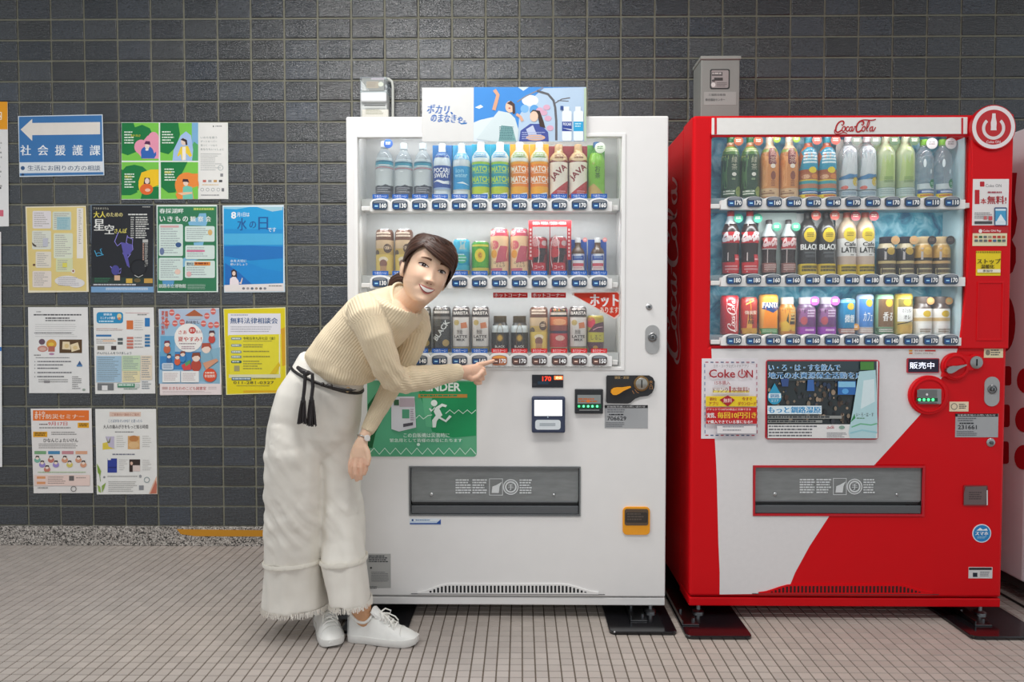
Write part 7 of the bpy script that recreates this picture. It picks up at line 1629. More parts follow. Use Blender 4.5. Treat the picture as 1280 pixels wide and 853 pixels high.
# right hand: fist with the first finger stretched to the button
def oval(mb, pts, seg=18):
    """pts: (px, py, Y, half-height, half-thickness)"""
    rr_ = []
    P_ = [at(*p[:3]) for p in pts]
    for i, p in enumerate(P_):
        t = (P_[min(i + 1, len(P_) - 1)] - P_[max(i - 1, 0)]).normalized(); u = Vector((0, 0, 1)); u = (u - t * u.dot(t)).normalized(); v = t.cross(u)
        rr_.append([p + u * math.cos(2 * math.pi * j / seg) * pts[i][3] + v * math.sin(2 * math.pi * j / seg) * pts[i][4] for j in range(seg)])
    mb.grid(rr_, (.5, .5, .5))
oval(body, [(579, 465.5, -.127, .0235, .019), (586, 466, -.114, .0275, .0185), (593, 466, -.101, .0305, .0170), (599, 465.5, -.090, .0305, .0150), (602, 465.5, -.085, .026, .011)])
FR = .0085
limb(body, [(596, 456.5, -.095, .0095), (602, 455.6, -.080, .0092), (608, 454.2, -.060, .0084), (613, 452.6, -.043, .0078), (617.4, 451.2, -.0285, .0066)], 12)
limb(body, [(598, 461.5, -.095, .0098), (604.5, 462, -.082, .0098), (606, 467, -.077, .0092), (600, 469, -.083, .0085), (595, 467, -.092, .0075)], 12)
limb(body, [(597, 467.5, -.098, .0096), (603, 468.5, -.087, .0096), (604, 473.5, -.083, .0088), (598, 475, -.089, .0080), (594, 472.5, -.096, .007)], 12)
limb(body, [(595, 473.5, -.103, .0088), (600.5, 475, -.094, .0086), (601, 479, -.091, .0078), (596, 479.5, -.096, .0072), (593, 477, -.101, .0065)], 12)
limb(body, [(584, 470, -.128, .0115), (590, 474, -.124, .0105), (596, 472, -.115, .0092), (602, 466.5, -.104, .0080), (605, 463.5, -.098, .0070)], 12)
# left hand resting on the thigh
oval2 = [(453, 550, -.232), (450, 560, -.240), (448, 570, -.243), (447.5, 576, -.243)]
P_ = [at(*p) for p in oval2]; rr_ = []
for i, p in enumerate(P_):
    t = (P_[min(i + 1, 3)] - P_[max(i - 1, 0)]).normalized(); u = Vector((1, 0, 0)); u = (u - t * u.dot(t)).normalized(); v = t.cross(u); hwid = (.019, .0255, .029, .026)[i]; th = (.0165, .0155, .014, .012)[i]
    rr_.append([p + u * math.cos(2 * math.pi * j / 18) * hwid + v * math.sin(2 * math.pi * j / 18) * th for j in range(18)])
body.grid(rr_, (.5, .5, .5))
limb(body, [(440.6, 570, -.245, .0084), (437.6, 580, -.252, .0080), (437.8, 590, -.252, .0076), (441.4, 598.5, -.246, .0066)], 12)
limb(body, [(445.6, 573, -.248, .0086), (443.6, 584, -.258, .0080), (444.2, 593, -.258, .0076), (446.6, 601.5, -.248, .0066)], 12)
limb(body, [(450.8, 574, -.248, .0084), (451.0, 584, -.255, .0078), (451.2, 592.5, -.252, .0074), (450.6, 599.6, -.246, .0066)], 12)
limb(body, [(455.6, 571, -.246, .0080), (457.8, 580, -.250, .0072), (457.8, 587.5, -.248, .0068), (455, 594, -.245, .0060)], 12)
limb(body, [(455, 557, -.240, .0105), (459.4, 565, -.247, .0098), (461, 574, -.252, .0086), (459.5, 582.5, -.254, .0070)], 12)
SKIN, TAN, PINK = lin('#e9c3a6'), lin('#d3a078'), lin('#dda58c')
def skincol(co):
    k = max(0.0, min(1.0, (0.30 - co.z) / 0.15)); c = [a + (b - a) * k for a, b in zip(SKIN, TAN)]
    d = co - HC; x, y, z = d.dot(HR), d.dot(HU), d.dot(HF)
    if z > 0.02 and -.125 < y < .11:
        bl = 0.28 * (G(abs(x) - .040, .014) * G(y + .034, .012)) + 0.25 * G(x, .010) * G(y + .045, .006)
        c = [a + (b - a) * bl for a, b in zip(c, PINK)]
    elif co.z < 1.0:
        hd = 0.35 if (co - at(598, 466, -.09)).length < .09 or (co - at(448, 590, -.25)).length < .05 else 0.0
        c = [a + (b - a) * hd for a, b in zip(c, PINK)]
    return c
skin = finish(blend_mesh(body, .0022, 3, 'body'), 'body', M_SKIN, person, SKIN, skincol)

# face details laid on the skin
def drape(mb, polys, off, col, fine=.0035):
    """polys: outlines in face axes (x, y)"""
    p = Pr(); 
    for q in polys: p.poly([(a, -b) for a, b in q], col)
    p.put(mb, lambda x, y, w: tuple(hw(x, -y, hfront(x, -y, off + w))), .00004, curved=fine)
def almond(cx, cy, w, h, tilt, up=1.0, dn=0.6, n=9):
    top = []; bot = []
    for k in range(n):
        t = -1 + 2 * k / (n - 1); s_ = 1 - t * t
        top.append((cx + t * w, cy + h * up * s_ + tilt * t * w)); bot.append((cx + t * w, cy - h * dn * s_ + tilt * t * w))
    return bot + top[::-1][1:-1]
OFF = .0018
for s in (-1, 1):
    ex = s * .0312; tl = s * .08
    mb = MB(); drape(mb, [almond(ex, .0, .0148, .0055, tl, 1.0, .58)], OFF, '#e2d6d0')
    drape(mb, [[(ex - s * .001 + .0064 * math.cos(a), .0003 + min(.0046, max(-.0034, .0064 * math.sin(a)))) for a in [2 * math.pi * k / 16 for k in range(16)]]], OFF + .0003, '#2a150e')
    drape(mb, [[(ex - s * .001 + .0026 * math.cos(a), .0003 + .0026 * math.sin(a)) for a in [2 * math.pi * k / 10 for k in range(10)]]], OFF + .0005, '#120a08')
    drape(mb, [[(ex + .0014 + .0011 * math.cos(a), .0022 + .0011 * math.sin(a)) for a in [2 * math.pi * k / 8 for k in range(8)]]], OFF + .0007, '#ffffff')  # white catchlight painted onto the eye
    mb.build('eye', M_EYE, skin, smooth=60)
    mb = MB(); up = []; lo = []
    for k in range(11):
        t = -1 + 2 * k / 10; s_ = 1 - t * t; x = ex + t * .0158; y = .0055 * s_ + tl * t * .0158 - .0003; th = .0017 + .0017 * (0.5 + 0.5 * t * s)
        up.append((x, y + th)); lo.append((x, y - .0004))
    drape(mb, [lo + up[::-1]], OFF + .0009, '#2a1612'); mb.build('eyelash', M_HAIR, skin)
    mb = MB(); up = []; lo = []
    for k in range(9):
        t = k / 8.0; x = s * (.0150 + .031 * t); y = .0205 + .0048 * math.sin(math.pi * min(1, t * .72 + .1)) - .002 * t; th = .0029 * (1 - t) ** .6 + .0007
        up.append((x, y + th)); lo.append((x, y - th))
    q = lo + up[::-1]; drape(mb, [q], OFF - .0004, '#5f3d29'); mb.build('eyebrow', M_HAIR, skin)
# mouth: open smile
def mcurve(y0, dip, w=.0285, n=13, p=2.0): return [(-w + 2 * w * k / (n - 1), y0 - dip * (1 - abs(-1 + 2 * k / (n - 1)) ** p)) for k in range(n)]
corner = -.0600
lip = MB(); outer_t = [(x, corner - .0046 * (1 - (x / .0285) ** 2) + .0042 * (1 - (abs(x) / .0285) ** 2.4) - (.0012 * G(x, .003))) for x, _ in mcurve(0, 0)]
outer_b = mcurve(corner, .0240); inner_t = mcurve(corner - .0006, .0050, .0268); inner_b = mcurve(corner - .0006, .0190, .0268)
drape(lip, [outer_b + outer_t[::-1]], .0012, '#c2736a'); lip.build('lips', M_EYE, skin)
mb = MB(); drape(mb, [inner_b + inner_t[::-1]], .0016, '#7a3430'); mb.build('mouth', M_EYE, skin)
mb = MB(); tb = mcurve(corner - .0010, .0160, .0250); tt = mcurve(corner - .0010, .0052, .0250); drape(mb, [tb + tt[::-1]], .0020, '#f3ece4'); mb.build('teeth', M_EYE, skin)
mb = MB()
for s in (-1, 1): drape(mb, [[(s * .0062 + .0028 * math.cos(a), -.0503 + .0013 * math.sin(a)) for a in [2 * math.pi * k / 10 for k in range(10)]]], .0008, '#8a4a3a')
mb.build('nostril', M_SKIN, skin)

# --- hair
HB = '#3c2317'
hair = MB(); rng = random.Random(21)
R_ = math.radians
def hline(phi):
    """lowest head height covered by the hair cap at this direction"""
    d = math.degrees(phi)
    pts = [(-180, -.062), (-125, -.058), (-104, -.020), (-88, .008), (-74, .026), (-56, .044), (-36, .062), (-26, .060), (-12, .046), (8, .032), (35, .024), (62, .014), (80, -.010), (92, -.034), (125, -.055), (180, -.062)]
    for a, b in zip(pts, pts[1:]):
        if d <= b[0]: return a[1] + (b[1] - a[1]) * (d - a[0]) / (b[0] - a[0])
    return -.062
capr = []
for i in range(15):
    t = i / 14.0; ring = []
    for j in range(72):
        ph = -math.pi + 2 * math.pi * j / 72; y = hline(ph) + (.1035 - hline(ph)) * t; o_ = .004 + .009 * math.sin(min(1, t * 2.2) * math.pi / 2)
        ring.append(hw(*hsurf(ph, y, o_)))
    capr.append(ring)
hair.grid(capr, HB, True, False, True)
def lock(pts, w, col, thick=.45, n=12, o0=.008, o1=.011):
    """a strand bundle along (phi degrees, y) control points on the head"""
    P2 = []
    for k in range(n):
        t = k / (n - 1.0); m = len(pts) - 1; f = t * m; i = min(int(f), m - 1); u = f - i
        p0 = pts[max(i - 1, 0)]; p1 = pts[i]; p2 = pts[i + 1]; p3 = pts[min(i + 2, m)]
        q = [0.5 * ((2 * p1[c]) + (-p0[c] + p2[c]) * u + (2 * p0[c] - 5 * p1[c] + 4 * p2[c] - p3[c]) * u * u + (-p0[c] + 3 * p1[c] - 3 * p2[c] + p3[c]) * u ** 3) for c in (0, 1)]
        P2.append((hsurf(R_(q[0]), q[1], o0 + (o1 - o0) * math.sin(math.pi * min(1, t * 1.1))), t))
    W3 = [hw(*p) for p, t in P2]; rings_ = []
    for i, p in enumerate(W3):
        tg = (W3[min(i + 1, n - 1)] - W3[max(i - 1, 0)]).normalized(); nrm = (p - hw(0, .02, -.01)).normalized(); nrm = (nrm - tg * nrm.dot(tg)).normalized(); sd = tg.cross(nrm)
        t = i / (n - 1.0); ww = w * (0.55 + 0.45 * math.sin(math.pi * min(1, t + .25))) * (1 if t < .7 else max(.12, 1 - (t - .7) / .3 * .9))
        rings_.append([p + sd * math.cos(2 * math.pi * j / 8) * ww + nrm * math.sin(2 * math.pi * j / 8) * ww * thick for j in range(8)])
    hair.grid(rings_, col)
def hcol(): k = rng.uniform(.6, 1.5); c = lin(HB); return tuple(v * k for v in c)
# fringe swept from the parting towards the viewer's right
for k in range(46):
    t = k / 45.0; j = rng.uniform(-2.5, 2.5); oj = rng.uniform(-.0012, .0022)
    lock([(-37 + j, .062 + .034 * t), (-14 + 8 * t + j, .046 + .043 * t), (10 + 18 * t, .029 + .052 * t), (40 + 18 * t, .019 + .040 * t), (66 + 22 * t, .010 - .034 * t + rng.uniform(-.005, .003))], .0056 + .002 * t, hcol(), .5, 14, .0075 + oj, .0125 + oj)
for k in range(12):
    t = k / 11.0; lock([(-30 + 30 * t, .097), (24 + 25 * t, .086), (58 + 18 * t, .048), (80 + 10 * t, .0), (86 + 14 * t, -.034 + rng.uniform(-.006, .006))], .010, hcol(), .42, 12, .010, .014)
# other side, swept back over the ear
for k in range(36):
    t = k / 35.0; j = rng.uniform(-2, 2); oj = rng.uniform(-.0012, .0018)
    lock([(-37 - 3 * t + j, .064 + .032 * t), (-54 - 14 * t, .048 + .036 * t), (-72 - 16 * t, .030 + .042 * t), (-94 - 12 * t, .004 + .042 * t), (-118 - 8 * t, -.024 + .030 * t), (-150, -.045)], .0062, hcol(), .5, 14, .007 + oj, .011 + oj)
for k in range(4): lock([(-58 - 5 * k, .046), (-74 - 3 * k, .018), (-82 - 3 * k, -.018), (-80 - 2 * k, -.040 - .006 * k)], .0032, hcol(), .5, 10, .003, .005)
for k in range(26):
    a = -60 - 240 * k / 25.0; lock([(a, .099), (a * .6 - 72, .070), (-150 + rng.uniform(-10, 10), .01), (-165 + rng.uniform(-12, 12), -.045)], .012, hcol(), .42, 12, .008, .013)
# short low tail
for k in range(14):
    a = 2 * math.pi * k / 14; c0 = hw(-.012 + .012 * math.cos(a), -.030 + .014 * math.sin(a), -.094); c1 = hw(-.040 + .018 * math.cos(a), -.040 + .018 * math.sin(a), -.122); c2 = hw(-.060 + .014 * math.cos(a), -.060 + .018 * math.sin(a), -.132); c3 = hw(-.070 + .006 * math.cos(a), -.085 + .012 * math.sin(a) + rng.uniform(-.006, .006), -.130)
    hair.tube([c0, c1, c2, c3], [.007, .008, .007, .002], 8, hcol())
hair.build('hair', M_HAIR, person, smooth=60)

# --- sweater
sw = MB()
S = [((392, 462), (463, 477), -.200, .090, .020), ((383, 450), (470, 472), -.200, .104, .016), ((383, 441), (476, 460), -.203, .104, .010), ((400, 417), (490, 441), -.212, .104, 0), ((420, 394.5), (506, 426), -.225, .110, 0), ((437, 376.5), (520, 411), -.238, .118, 0), ((451, 367), (527, 398), -.245, .116, 0), ((468, 362.5), (529, 390), -.248, .098, .012), ((482, 361), (526, 389), -.246, .078, .032), ((490, 363), (523, 390), -.243, .061, .044)]
sw.grid([pair_ring(a, b, Y, d, 40, tl, 2.2) for a, b, Y, d, tl in S], (.5, .5, .5))
ARM_N = [(456, 384, -.300, .060), (460, 396, -.335, .0585), (468, 420, -.340, .0530), (477, 443, -.318, .0495), (485, 462, -.292, .0475), (492, 473.5, -.272, .0455), (505, 475.5, -.247, .0445), (530, 473, -.207, .0415), (555, 468, -.163, .0350), (575.5, 465.6, -.130, .0305)]
ARM_F = [(512, 392, -.185, .050), (519, 400, -.150, .0500), (521, 410, -.135, .0480), (514, 434, -.125, .0450), (502, 460, -.130, .0410), (491, 479, -.145, .0370), (479, 502, -.172, .0315), (467, 524, -.200, .0270), (458, 540, -.219, .0238)]
limb(sw, ARM_N, 24); limb(sw, ARM_F, 24)
me = blend_mesh(sw, .0052, 4, 'sweater')
axis_t = [( (at(*a, Y) + at(*b, Y)) / 2, d) for a, b, Y, d, tl in S]
def seg_info(P, chain):
    best = None
    for (a, ra), (b, rb_) in zip(chain, chain[1:]):
        ab = b - a; t = max(0, min(1, (P - a).dot(ab) / ab.length_squared)); q = a + ab * t; d = (P - q).length - (ra + (rb_ - ra) * t)
        if best is None or d < best[0]: best = (d, q, ab.normalized(), ra)
    return best
cn = [(at(a, b, c), r) for a, b, c, r in ARM_N]; cf = [(at(a, b, c), r) for a, b, c, r in ARM_F]; ct = [(p, d * .95) for p, d in axis_t]
ribs = []; newco = []
for v in me.vertices:
    P = v.co.copy(); i1, i2, i3 = seg_info(P, cn), seg_info(P, cf), seg_info(P, ct)
    best = min((i1, i2, i3), key=lambda q: q[0]); d = P - best[1]; ax = best[2]
    ref = Vector((0, -1, 0)); a = (ref - ax * ref.dot(ax)).normalized(); b = ax.cross(a)
    ang = math.atan2(d.dot(b), d.dot(a)); R = {id(i1): .048, id(i2): .040, id(i3): .110}[id(best)]
    ribs.append(ang * R)
    n1 = mnoise.noise(P * 14.0); n2 = mnoise.noise(Vector((P.x * 30, P.y * 30, P.z * 22)) + Vector((5, 2, 1)))
    amp = .0035
    el = (P - at(492, 470, -.28)).length
    w = .0045 * math.sin((P.x + P.z * .6) * 190) * math.exp(-(el / .075) ** 2)
    hemw = .005 * mnoise.noise(P * 26) * math.exp(-((P.z - at(420, 470, -.2).z) / .05) ** 2)
    newco.append(P + v.normal * (amp * n1 + .0015 * n2 + w + hemw))
for v, c in zip(me.vertices, newco): v.co = c
at_ = me.attributes.new('rib', 'FLOAT', 'POINT'); at_.data.foreach_set('value', ribs)
sweater = finish(me, 'sweater', M_KNIT, person, '#ecd9b8')
# collar, cuffs
mb = MB(); nc = [Vector(q) for q in [p + Vector((0, 0, .002)) for p in pair_ring((490, 363), (523, 390), -.243, .061, 12, .044, 2.1)]]
def closed_tube(mb, pts, r, seg, col, sub=5):
    n = len(pts); P_ = []
    for i in range(n):
        p0, p1, p2, p3 = (pts[(i + k - 1) % n] for k in range(4))
        for s_ in range(sub):
            u = s_ / sub; P_.append(0.5 * ((2 * p1) + (p2 - p0) * u + (2 * p0 - 5 * p1 + 4 * p2 - p3) * u * u + (-p0 + 3 * p1 - 3 * p2 + p3) * u ** 3))
    m = len(P_); rings_ = []; c = sum(P_, Vector()) / m
    for i, p in enumerate(P_):
        t = (P_[(i + 1) % m] - P_[i - 1]).normalized(); a = (p - c); a = (a - t * a.dot(t)).normalized(); b = t.cross(a)
        rings_.append([p + a * math.cos(2 * math.pi * j / seg) * r + b * math.sin(2 * math.pi * j / seg) * r for j in range(seg)])
    rings_.append(rings_[0]); mb.grid(rings_, col, True, False, False)
closed_tube(mb, nc, .0052, 10, '#ecd9b8'); mb.build('collar', M_KNIT, sweater, smooth=60)

# --- trousers
tr = MB()
Wst = [((377, 440), (456, 474), -.195, .078, .014), ((369, 453), (453, 487), -.195, .088, .010), ((361, 467), (451, 498), -.195, .097, .006), ((348, 487), (450, 514), -.190, .102, 0), ((339, 512), (449, 532), -.184, .100, 0), ((334.5, 536), (448, 549), -.178, .094, 0), ((340, 556), (444, 562), -.174, .078, 0), ((350, 572), (436, 574), -.172, .055, 0)]
tr.grid([pair_ring(a, b, Y, d, 40, tl, 2.2, -.008 * k) for k, (a, b, Y, d, tl) in enumerate(Wst)], (.5, .5, .5))
LR = [(500, 356, 386, -.190, .040), (515, 345, 393, -.195, .078), (530, 336.5, 397, -.198, .092), (565, 333, 399, -.205, .094), (600, 332.6, 401, -.198, .090), (640, 333.6, 402, -.184, .086), (672, 333.6, 402, -.170, .084), (697, 332.6, 401.5, -.158, .086), (706, 333.5, 401.5, -.155, .085), (732, 331.5, 407, -.136, .096), (756, 329.6, 411.5, -.130, .103)]
LL = [(505, 400, 436, -.150, .045), (518, 392, 443, -.145, .074), (532, 387, 447, -.142, .087), (565, 393, 449, -.126, .084), (600, 399, 449.5, -.130, .078), (640, 403, 452.5, -.138, .076), (672, 404, 456, -.148, .076), (695, 403.5, 456.5, -.165, .081), (704, 404, 456.5, -.166, .080), (726, 408.5, 459.5, -.169, .083), (751, 413.5, 463, -.172, .088)]
for LEG in (LR, LL): tr.grid([pair_ring((a, y), (b, y - .02 * (b - a)), Y, d, 36, 0, 2.2) for y, a, b, Y, d in LEG], (.5, .5, .5))
me = blend_mesh(tr, .0054, 9, 'trousers')
zk = at(400, 640, -.17).z; zs_ = at(370, 700, -.15).z
for v in me.vertices:
    P = v.co
    f = max(0, min(1, (at(400, 480, -.19).z - P.z) / .12))
    n1 = mnoise.noise(Vector((P.x * 24, P.y * 24, P.z * 3.2))); n2 = mnoise.noise(Vector((P.x * 7 + P.z * 12, P.y * 9, P.z * 15 - P.x * 9)) + Vector((3, 1, 7))); n3 = mnoise.noise(Vector((P.x * 34 + P.z * 26, P.y * 30, P.z * 30 - P.x * 20)))
    kf = math.exp(-((P.z - zk) / .12) ** 2) + .8 * math.exp(-((P.z - at(420, 555, -.19).z) / .06) ** 2)
    fw = math.sin((P.z * .85 + (P.x + .55) * 1.15 + .024 * mnoise.noise(P * 8)) * 2 * math.pi / .064); gz = math.exp(-((P.z - at(400, 650, -.17).z) / .085) ** 2) + .7 * math.exp(-((P.z - at(400, 570, -.17).z) / .06) ** 2)
    d = .0030 * max(-.35, fw) * gz * (.4 + .9 * max(0, mnoise.noise(P * 5 + Vector((2, 0, 0))) + .35)) + .0085 * n1 * (1.25 if P.z < zs_ else 1.0) + .0055 * n2 * (.35 + kf) + .0014 * n3 * (.3 + kf)
    v.co = P + v.normal * d * (.35 + .65 * f)
trousers = finish(me, 'trousers', M_COTTON, person, '#e9e4da')
# frilled seams and frayed hems
def ring_at(LEG, y):
    for a, b in zip(LEG, LEG[1:]):
        if y <= b[0]:
            t = (y - a[0]) / (b[0] - a[0]); q = [a[i] + (b[i] - a[i]) * t for i in range(5)]; return pair_ring((q[1], y), (q[2], y - .02 * (q[2] - q[1])), q[3], q[4], 120, 0, 2.2)
    q = LEG[-1]; return pair_ring((q[1], y), (q[2], y - .02 * (q[2] - q[1])), q[3], q[4], 120, 0, 2.2)
for LEG, ys, yh in ((LR, 701, 756), (LL, 699, 751)):
    mb = MB(); R0 = ring_at(LEG, ys); c = sum(R0, Vector()) / len(R0); rings_ = []
    for k, p in enumerate(R0 + R0[:1]):
        o_ = (p - c).normalized(); wv = .0035 * mnoise.noise(Vector((k % 120 * .55, ys, 0))); sag = .010 * math.sin(k / 120 * 2 * math.pi + 2.2)
        q = p + Vector((0, 0, sag * .4)); rings_.append([q + o_ * (.001 + e * .0055 + wv * e) + Vector((0, 0, h_)) for e, h_ in ((0, .004), (1, .007 + wv), (1.25, .0), (1, -.007 + wv), (0, -.004))])
    mb.grid(rings_, '#ebe6da', False); mb.build('seam_frill', M_COTTON, trousers, smooth=70)
    mb = MB(); R0 = ring_at(LEG, yh); c = sum(R0, Vector()) / len(R0)
    for k in range(len(R0)):
        for s_ in range(3):
            p = R0[k].lerp(R0[(k + 1) % len(R0)], rng.random()); o_ = (p - c).normalized(); l_ = rng.uniform(.006, .016)
            a = p + Vector((0, 0, .006)) + o_ * .001; b = p + o_ * rng.uniform(0, .004) + Vector((rng.uniform(-.004, .004), 0, -l_)); w = Vector((.0007, .0004, 0)); mb.add([a - w, a + w, b + w, b - w], [(0, 1, 2, 3)], lin('#efeae0'))
    o = mb.build('hem_fringe', M_COTTON, trousers); tag(o, kind='stuff')

# --- belt with two tassels
mb = MB(); bp_ = pair_ring((366.5, 457), (452.5, 490), -.195, .099, 26, .008, 2.2)
closed_tube(mb, bp_, .0052, 8, '#1f1b1b', 3)
belt = mb.build('belt', M_LEATHER, person, smooth=60); belt['label'] = 'thin black braided belt'
def front_of(px, py, Y=-.314): return at(px, py, Y)
mb = MB()
for a, b, r in (((401, 480), (405, 481.5), .0075), ((408, 482), (416, 484), .0085), ((430, 487), (441, 488), .0060)):
    P0, P1 = front_of(*a), front_of(*b); m_ = (P0 + P1) / 2; mb.tube([P0, P0.lerp(P1, .2), m_, P0.lerp(P1, .8), P1], [r * .5, r * .9, r, r * .9, r * .45], 12, '#1d1716')
mb.tube([front_of(416, 484), front_of(424, 485.6), front_of(431, 487)], .0045, 8, '#1d1716'); mb.tube([front_of(441, 488), front_of(445.5, 487.4)], [.003, .0008], 8, '#1d1716')
mb.build('belt_bead', M_LEATHER, belt, smooth=60)
mb = MB(); closed_tube(mb, [front_of(432.5, 486), front_of(436, 485), front_of(437.5, 488), front_of(434, 490)], .0022, 6, '#c8a878', 3); mb.build('belt_ring', M_METAL, belt, smooth=60)
for pts, x0_, x1_, yt, yb in ((((380, 464), (381.5, 472), (380.5, 486), (379, 498)), 372.5, 382.5, 498, 530), (((384, 465), (390.5, 468), (391, 484), (389.5, 497)), 384.5, 394.5, 497, 533)):
    mb = MB(); mb.tube([front_of(*q, -.318) for q in pts], .0058, 8, '#242021'); cx = (x0_ + x1_) / 2; top_ = front_of(pts[-1][0], yt - 1, -.320); mb.tube([top_, front_of(pts[-1][0], yt + 5, -.320)], [.006, .0075], 10, '#1f1b1c')
    for k in range(40):
        fx = x0_ - 1 + (x1_ - x0_ + 2) * (k + rng.random()) / 40; a = front_of(pts[-1][0] + (fx - cx) * .45, yt + 3, -.320 + rng.uniform(-.006, .004)); b = front_of(fx, yb + rng.uniform(-3, 1), -.321 + rng.uniform(-.010, .006)); mb.tube([a, a.lerp(b, .5) + Vector((rng.uniform(-.002, .002), 0, 0)), b], [.0015, .0017, .0013], 5, '#2a2424')
    mb.build('tassel', M_LEATHER, belt)
mb = MB(); mb.tube([front_of(372, 459.5, -.295), front_of(378, 464, -.310), front_of(384, 467, -.316), front_of(388, 466, -.314)], [.006, .009, .0095, .006], 10, '#2a2525'); mb.build('belt_knot', M_LEATHER, belt, smooth=60)

# --- bracelet watch on the left wrist
wa, wb = at(456.5, 543, -.222), at(453, 550.5, -.231); ax = (wb - wa).normalized(); wc = wa.lerp(wb, .6); u = (Vector((0, -1, 0)) - ax * Vector((0, -1, 0)).dot(ax)).normalized(); v_ = ax.cross(u)
mb = MB(); closed_tube(mb, [wc + u * math.cos(a) * .0215 + v_ * math.sin(a) * .0215 for a in [2 * math.pi * k / 10 for k in range(10)]], .0024, 8, '#c6c4c0', 3)
watch = mb.build('watch', M_METAL, person, smooth=60)
mb = MB(); fc = wc + (u * .8 - v_ * .6).normalized() * .0215; nn = (u * .8 - v_ * .6).normalized(); t1 = ax; t2 = nn.cross(ax)
mb.grid([[fc + nn * h_ + t1 * math.cos(2 * math.pi * j / 18) * r + t2 * math.sin(2 * math.pi * j / 18) * r for j in range(18)] for h_, r in ((0, .0105), (.004, .0105), (.005, .009))], '#e4e2de'); mb.build('watch_face', M_LABEL, watch)

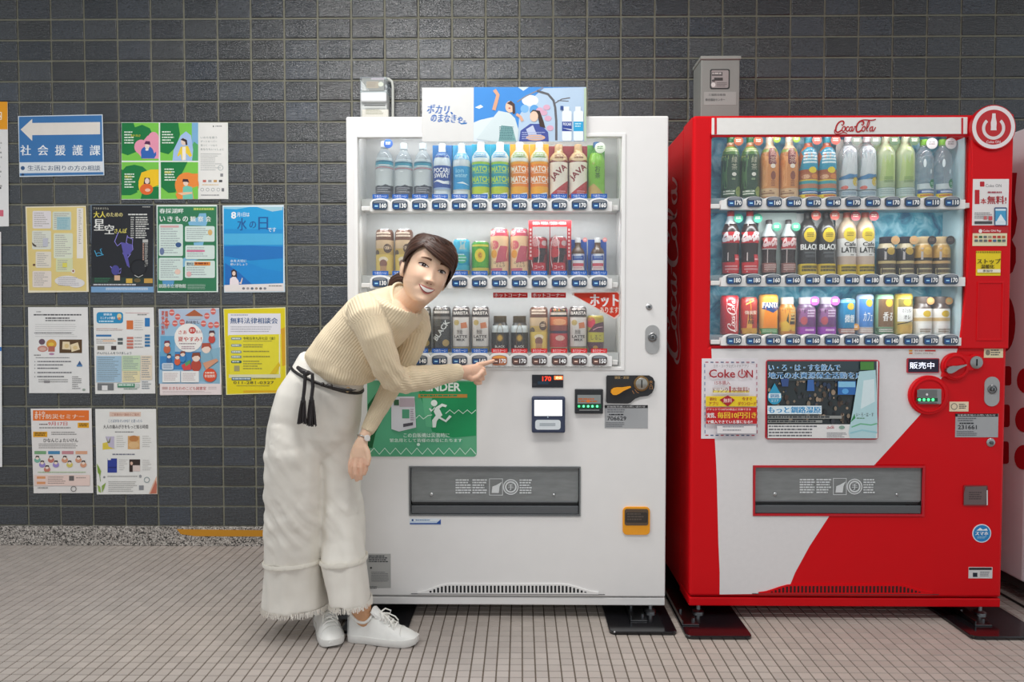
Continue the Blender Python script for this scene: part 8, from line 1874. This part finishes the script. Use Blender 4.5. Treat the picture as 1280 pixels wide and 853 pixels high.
# --- sneakers
def sneaker(heel, toe, label):
    d = (toe - heel); d.z = 0; L_ = d.length; d.normalize(); s = Vector((-d.y, d.x, 0)); heel = Vector((heel.x, heel.y, 0))
    def wid(t): return .0315 + .0115 * math.sin(math.pi * min(1, max(0, (t - .25) / .85))) if t < .8 else (.0315 + .0115 * math.sin(math.pi * min(1, (t - .25) / .85))) * math.sqrt(max(0.0, 1 - ((t - .8) / .215) ** 2))
    def wd(t): return wid(t) * (math.sqrt(max(0, 1 - ((.12 - t) / .135) ** 2)) if t < .12 else 1)
    ts = [.0, .02, .05, .10, .18, .28, .38, .48, .58, .68, .78, .86, .92, .96, .985, 1.0]
    side = lambda t: .004 * math.sin(math.pi * t)                   # slight inward curve
    sole = MB(); rings_ = []
    for hgt, k in ((.0006, .95), (.004, 1.02), (.020, 1.04), (.026, 1.0)):
        out = []
        for t in ts: out.append(heel + d * (t * L_) + s * (wd(t) * k + side(t)) + Vector((0, 0, hgt + (.010 * max(0, (t - .8) / .2) ** 2 if hgt < .01 else .004 * max(0, (t - .8) / .2)))))
        for t in ts[::-1][1:-1]: out.append(heel + d * (t * L_) + s * (-wd(t) * k + side(t)) + Vector((0, 0, hgt + (.010 * max(0, (t - .8) / .2) ** 2 if hgt < .01 else .004 * max(0, (t - .8) / .2)))))
        rings_.append(out)
    sole.grid(rings_, '#e6e4df')
    up = MB(); ht = [(0, .080), (.05, .090), (.12, .084), (.2, .073), (.29, .073), (.38, .094), (.45, .094), (.55, .080), (.65, .064), (.75, .055), (.85, .047), (.92, .040), (.97, .033), (1.0, .027)]
    def hh(t):
        for a, b in zip(ht, ht[1:]):
            if t <= b[0]: return a[1] + (b[1] - a[1]) * (t - a[0]) / (b[0] - a[0])
        return .027
    rr = []
    for i in range(29):
        t = .008 + .985 * i / 28; w = wd(t) * .985; h_ = hh(t); ring = []
        for j in range(20):
            a = math.pi * j / 19; e = 2.6 if t > .5 else (4.5 if t < .36 else 3.0); x = math.copysign(abs(math.cos(a)) ** (2 / e), math.cos(a)) * w; z = math.sin(a) ** (2 / e) * (h_ - .020)
            nar = 1 - .35 * (z / max(.001, h_ - .020)) * (1 if t < .6 else .55); ring.append(heel + d * (t * L_) + s * (x * nar + side(t)) + Vector((0, 0, .020 + z)))
        rr.append(ring)
    up.grid(rr, '#ecebe6', False); up.add(rr[0] , [tuple(range(20))], lin('#ecebe6')); up.add(rr[-1], [tuple(range(19, -1, -1))], lin('#ecebe6'))
    shoe = up.build('sneaker', M_SHOE, person, smooth=60); shoe['label'] = label
    sole.build('sole', M_SHOE, shoe, smooth=50)
    P_ = lambda t, x, z: heel + d * (t * L_) + s * (x + side(t)) + Vector((0, 0, z))
    tg = MB(); rr = []
    for t, z, w in ((.60, .078, .017), (.50, .093, .019), (.42, .106, .0215), (.37, .118, .023), (.355, .118, .021)): rr.append([P_(t, x * w, z - .006 * abs(x) ** 2) for x in (-1, -.5, 0, .5, 1)] + [P_(t - .015, x * w, z - .008 - .006 * abs(x) ** 2) for x in (1, .5, 0, -.5, -1)])
    tg.grid(rr, '#f0efeb'); tg.build('tongue', M_SHOE, shoe, smooth=60)
    lc = MB()
    for k in range(5):
        t = .42 + .065 * k; z = hh(t) + .006; w = .021 + .001 * k
        lc.tube([P_(t, -w, z - .013), P_(t + .012, -w * .5, z - .001), P_(t + .02, 0, z + .0015), P_(t + .012, w * .5, z - .001), P_(t, w, z - .013)], .0028, 7, '#f2f0ea')
        if k < 4: lc.tube([P_(t, -w, z - .012), P_(t + .035, 0, z + .001), P_(t + .065, w, z - .018)], .0024, 7, '#eeece4')
    for sgn in (-1, 1):
        lc.tube([P_(.45, 0, .099), P_(.50, sgn * .020, .106), P_(.56, sgn * .034, .094), P_(.55, sgn * .026, .084), P_(.47, sgn * .006, .094)], .0026, 7, '#f2f0ea'); lc.tube([P_(.46, 0, .098), P_(.55, sgn * .012, .094), P_(.64, sgn * .022, .080), P_(.68, sgn * .026, .066)], .0024, 7, '#eeece4')
    lc.build('lace', M_COTTON, shoe, smooth=60)
    cl = MB(); cp_ = [P_(t, x, z) for t, x, z in ((.035, 0, .093), (.08, .019, .090), (.17, .0245, .074), (.27, .0255, .072), (.34, .023, .086), (.36, .0, .098), (.34, -.023, .086), (.27, -.0255, .072), (.17, -.0245, .074), (.08, -.019, .090))]
    closed_tube(cl, cp_, .0048, 8, '#f0efea', 3); cl.build('collar_padding', M_SHOE, shoe, smooth=60)
    hp = MB(); rr = [[P_(.004 + .085 * (1 - math.cos(a)) * .9, math.sin(a) * .034 * (1 - .28 * (z - .03) / .05), z) for a in [-.9 + 1.8 * j / 8 for j in range(9)]] for z in (.030, .048, .068, .086)]
    hp.grid([[q - d * .0018 for q in r] for r in rr], '#c9cdd0', False); hp.build('heel_tab', M_SHOE, shoe, smooth=60)
    tc_ = MB(); arc = [P_(.80, -.036, .031), P_(.775, -.028, .046), P_(.765, -.012, .056), P_(.763, 0, .058), P_(.765, .012, .056), P_(.775, .028, .046), P_(.80, .036, .031)]
    tc_.tube(arc, .0012, 6, '#dad8d2'); tc_.build('toe_seam', M_SHOE, shoe)
    return shoe
sneaker(*SHOE_R, 'white sneaker with its toe towards the viewer')
sneaker(*SHOE_L, 'white sneaker turned towards the machine')
bpy.data.scenes.remove(_fs)
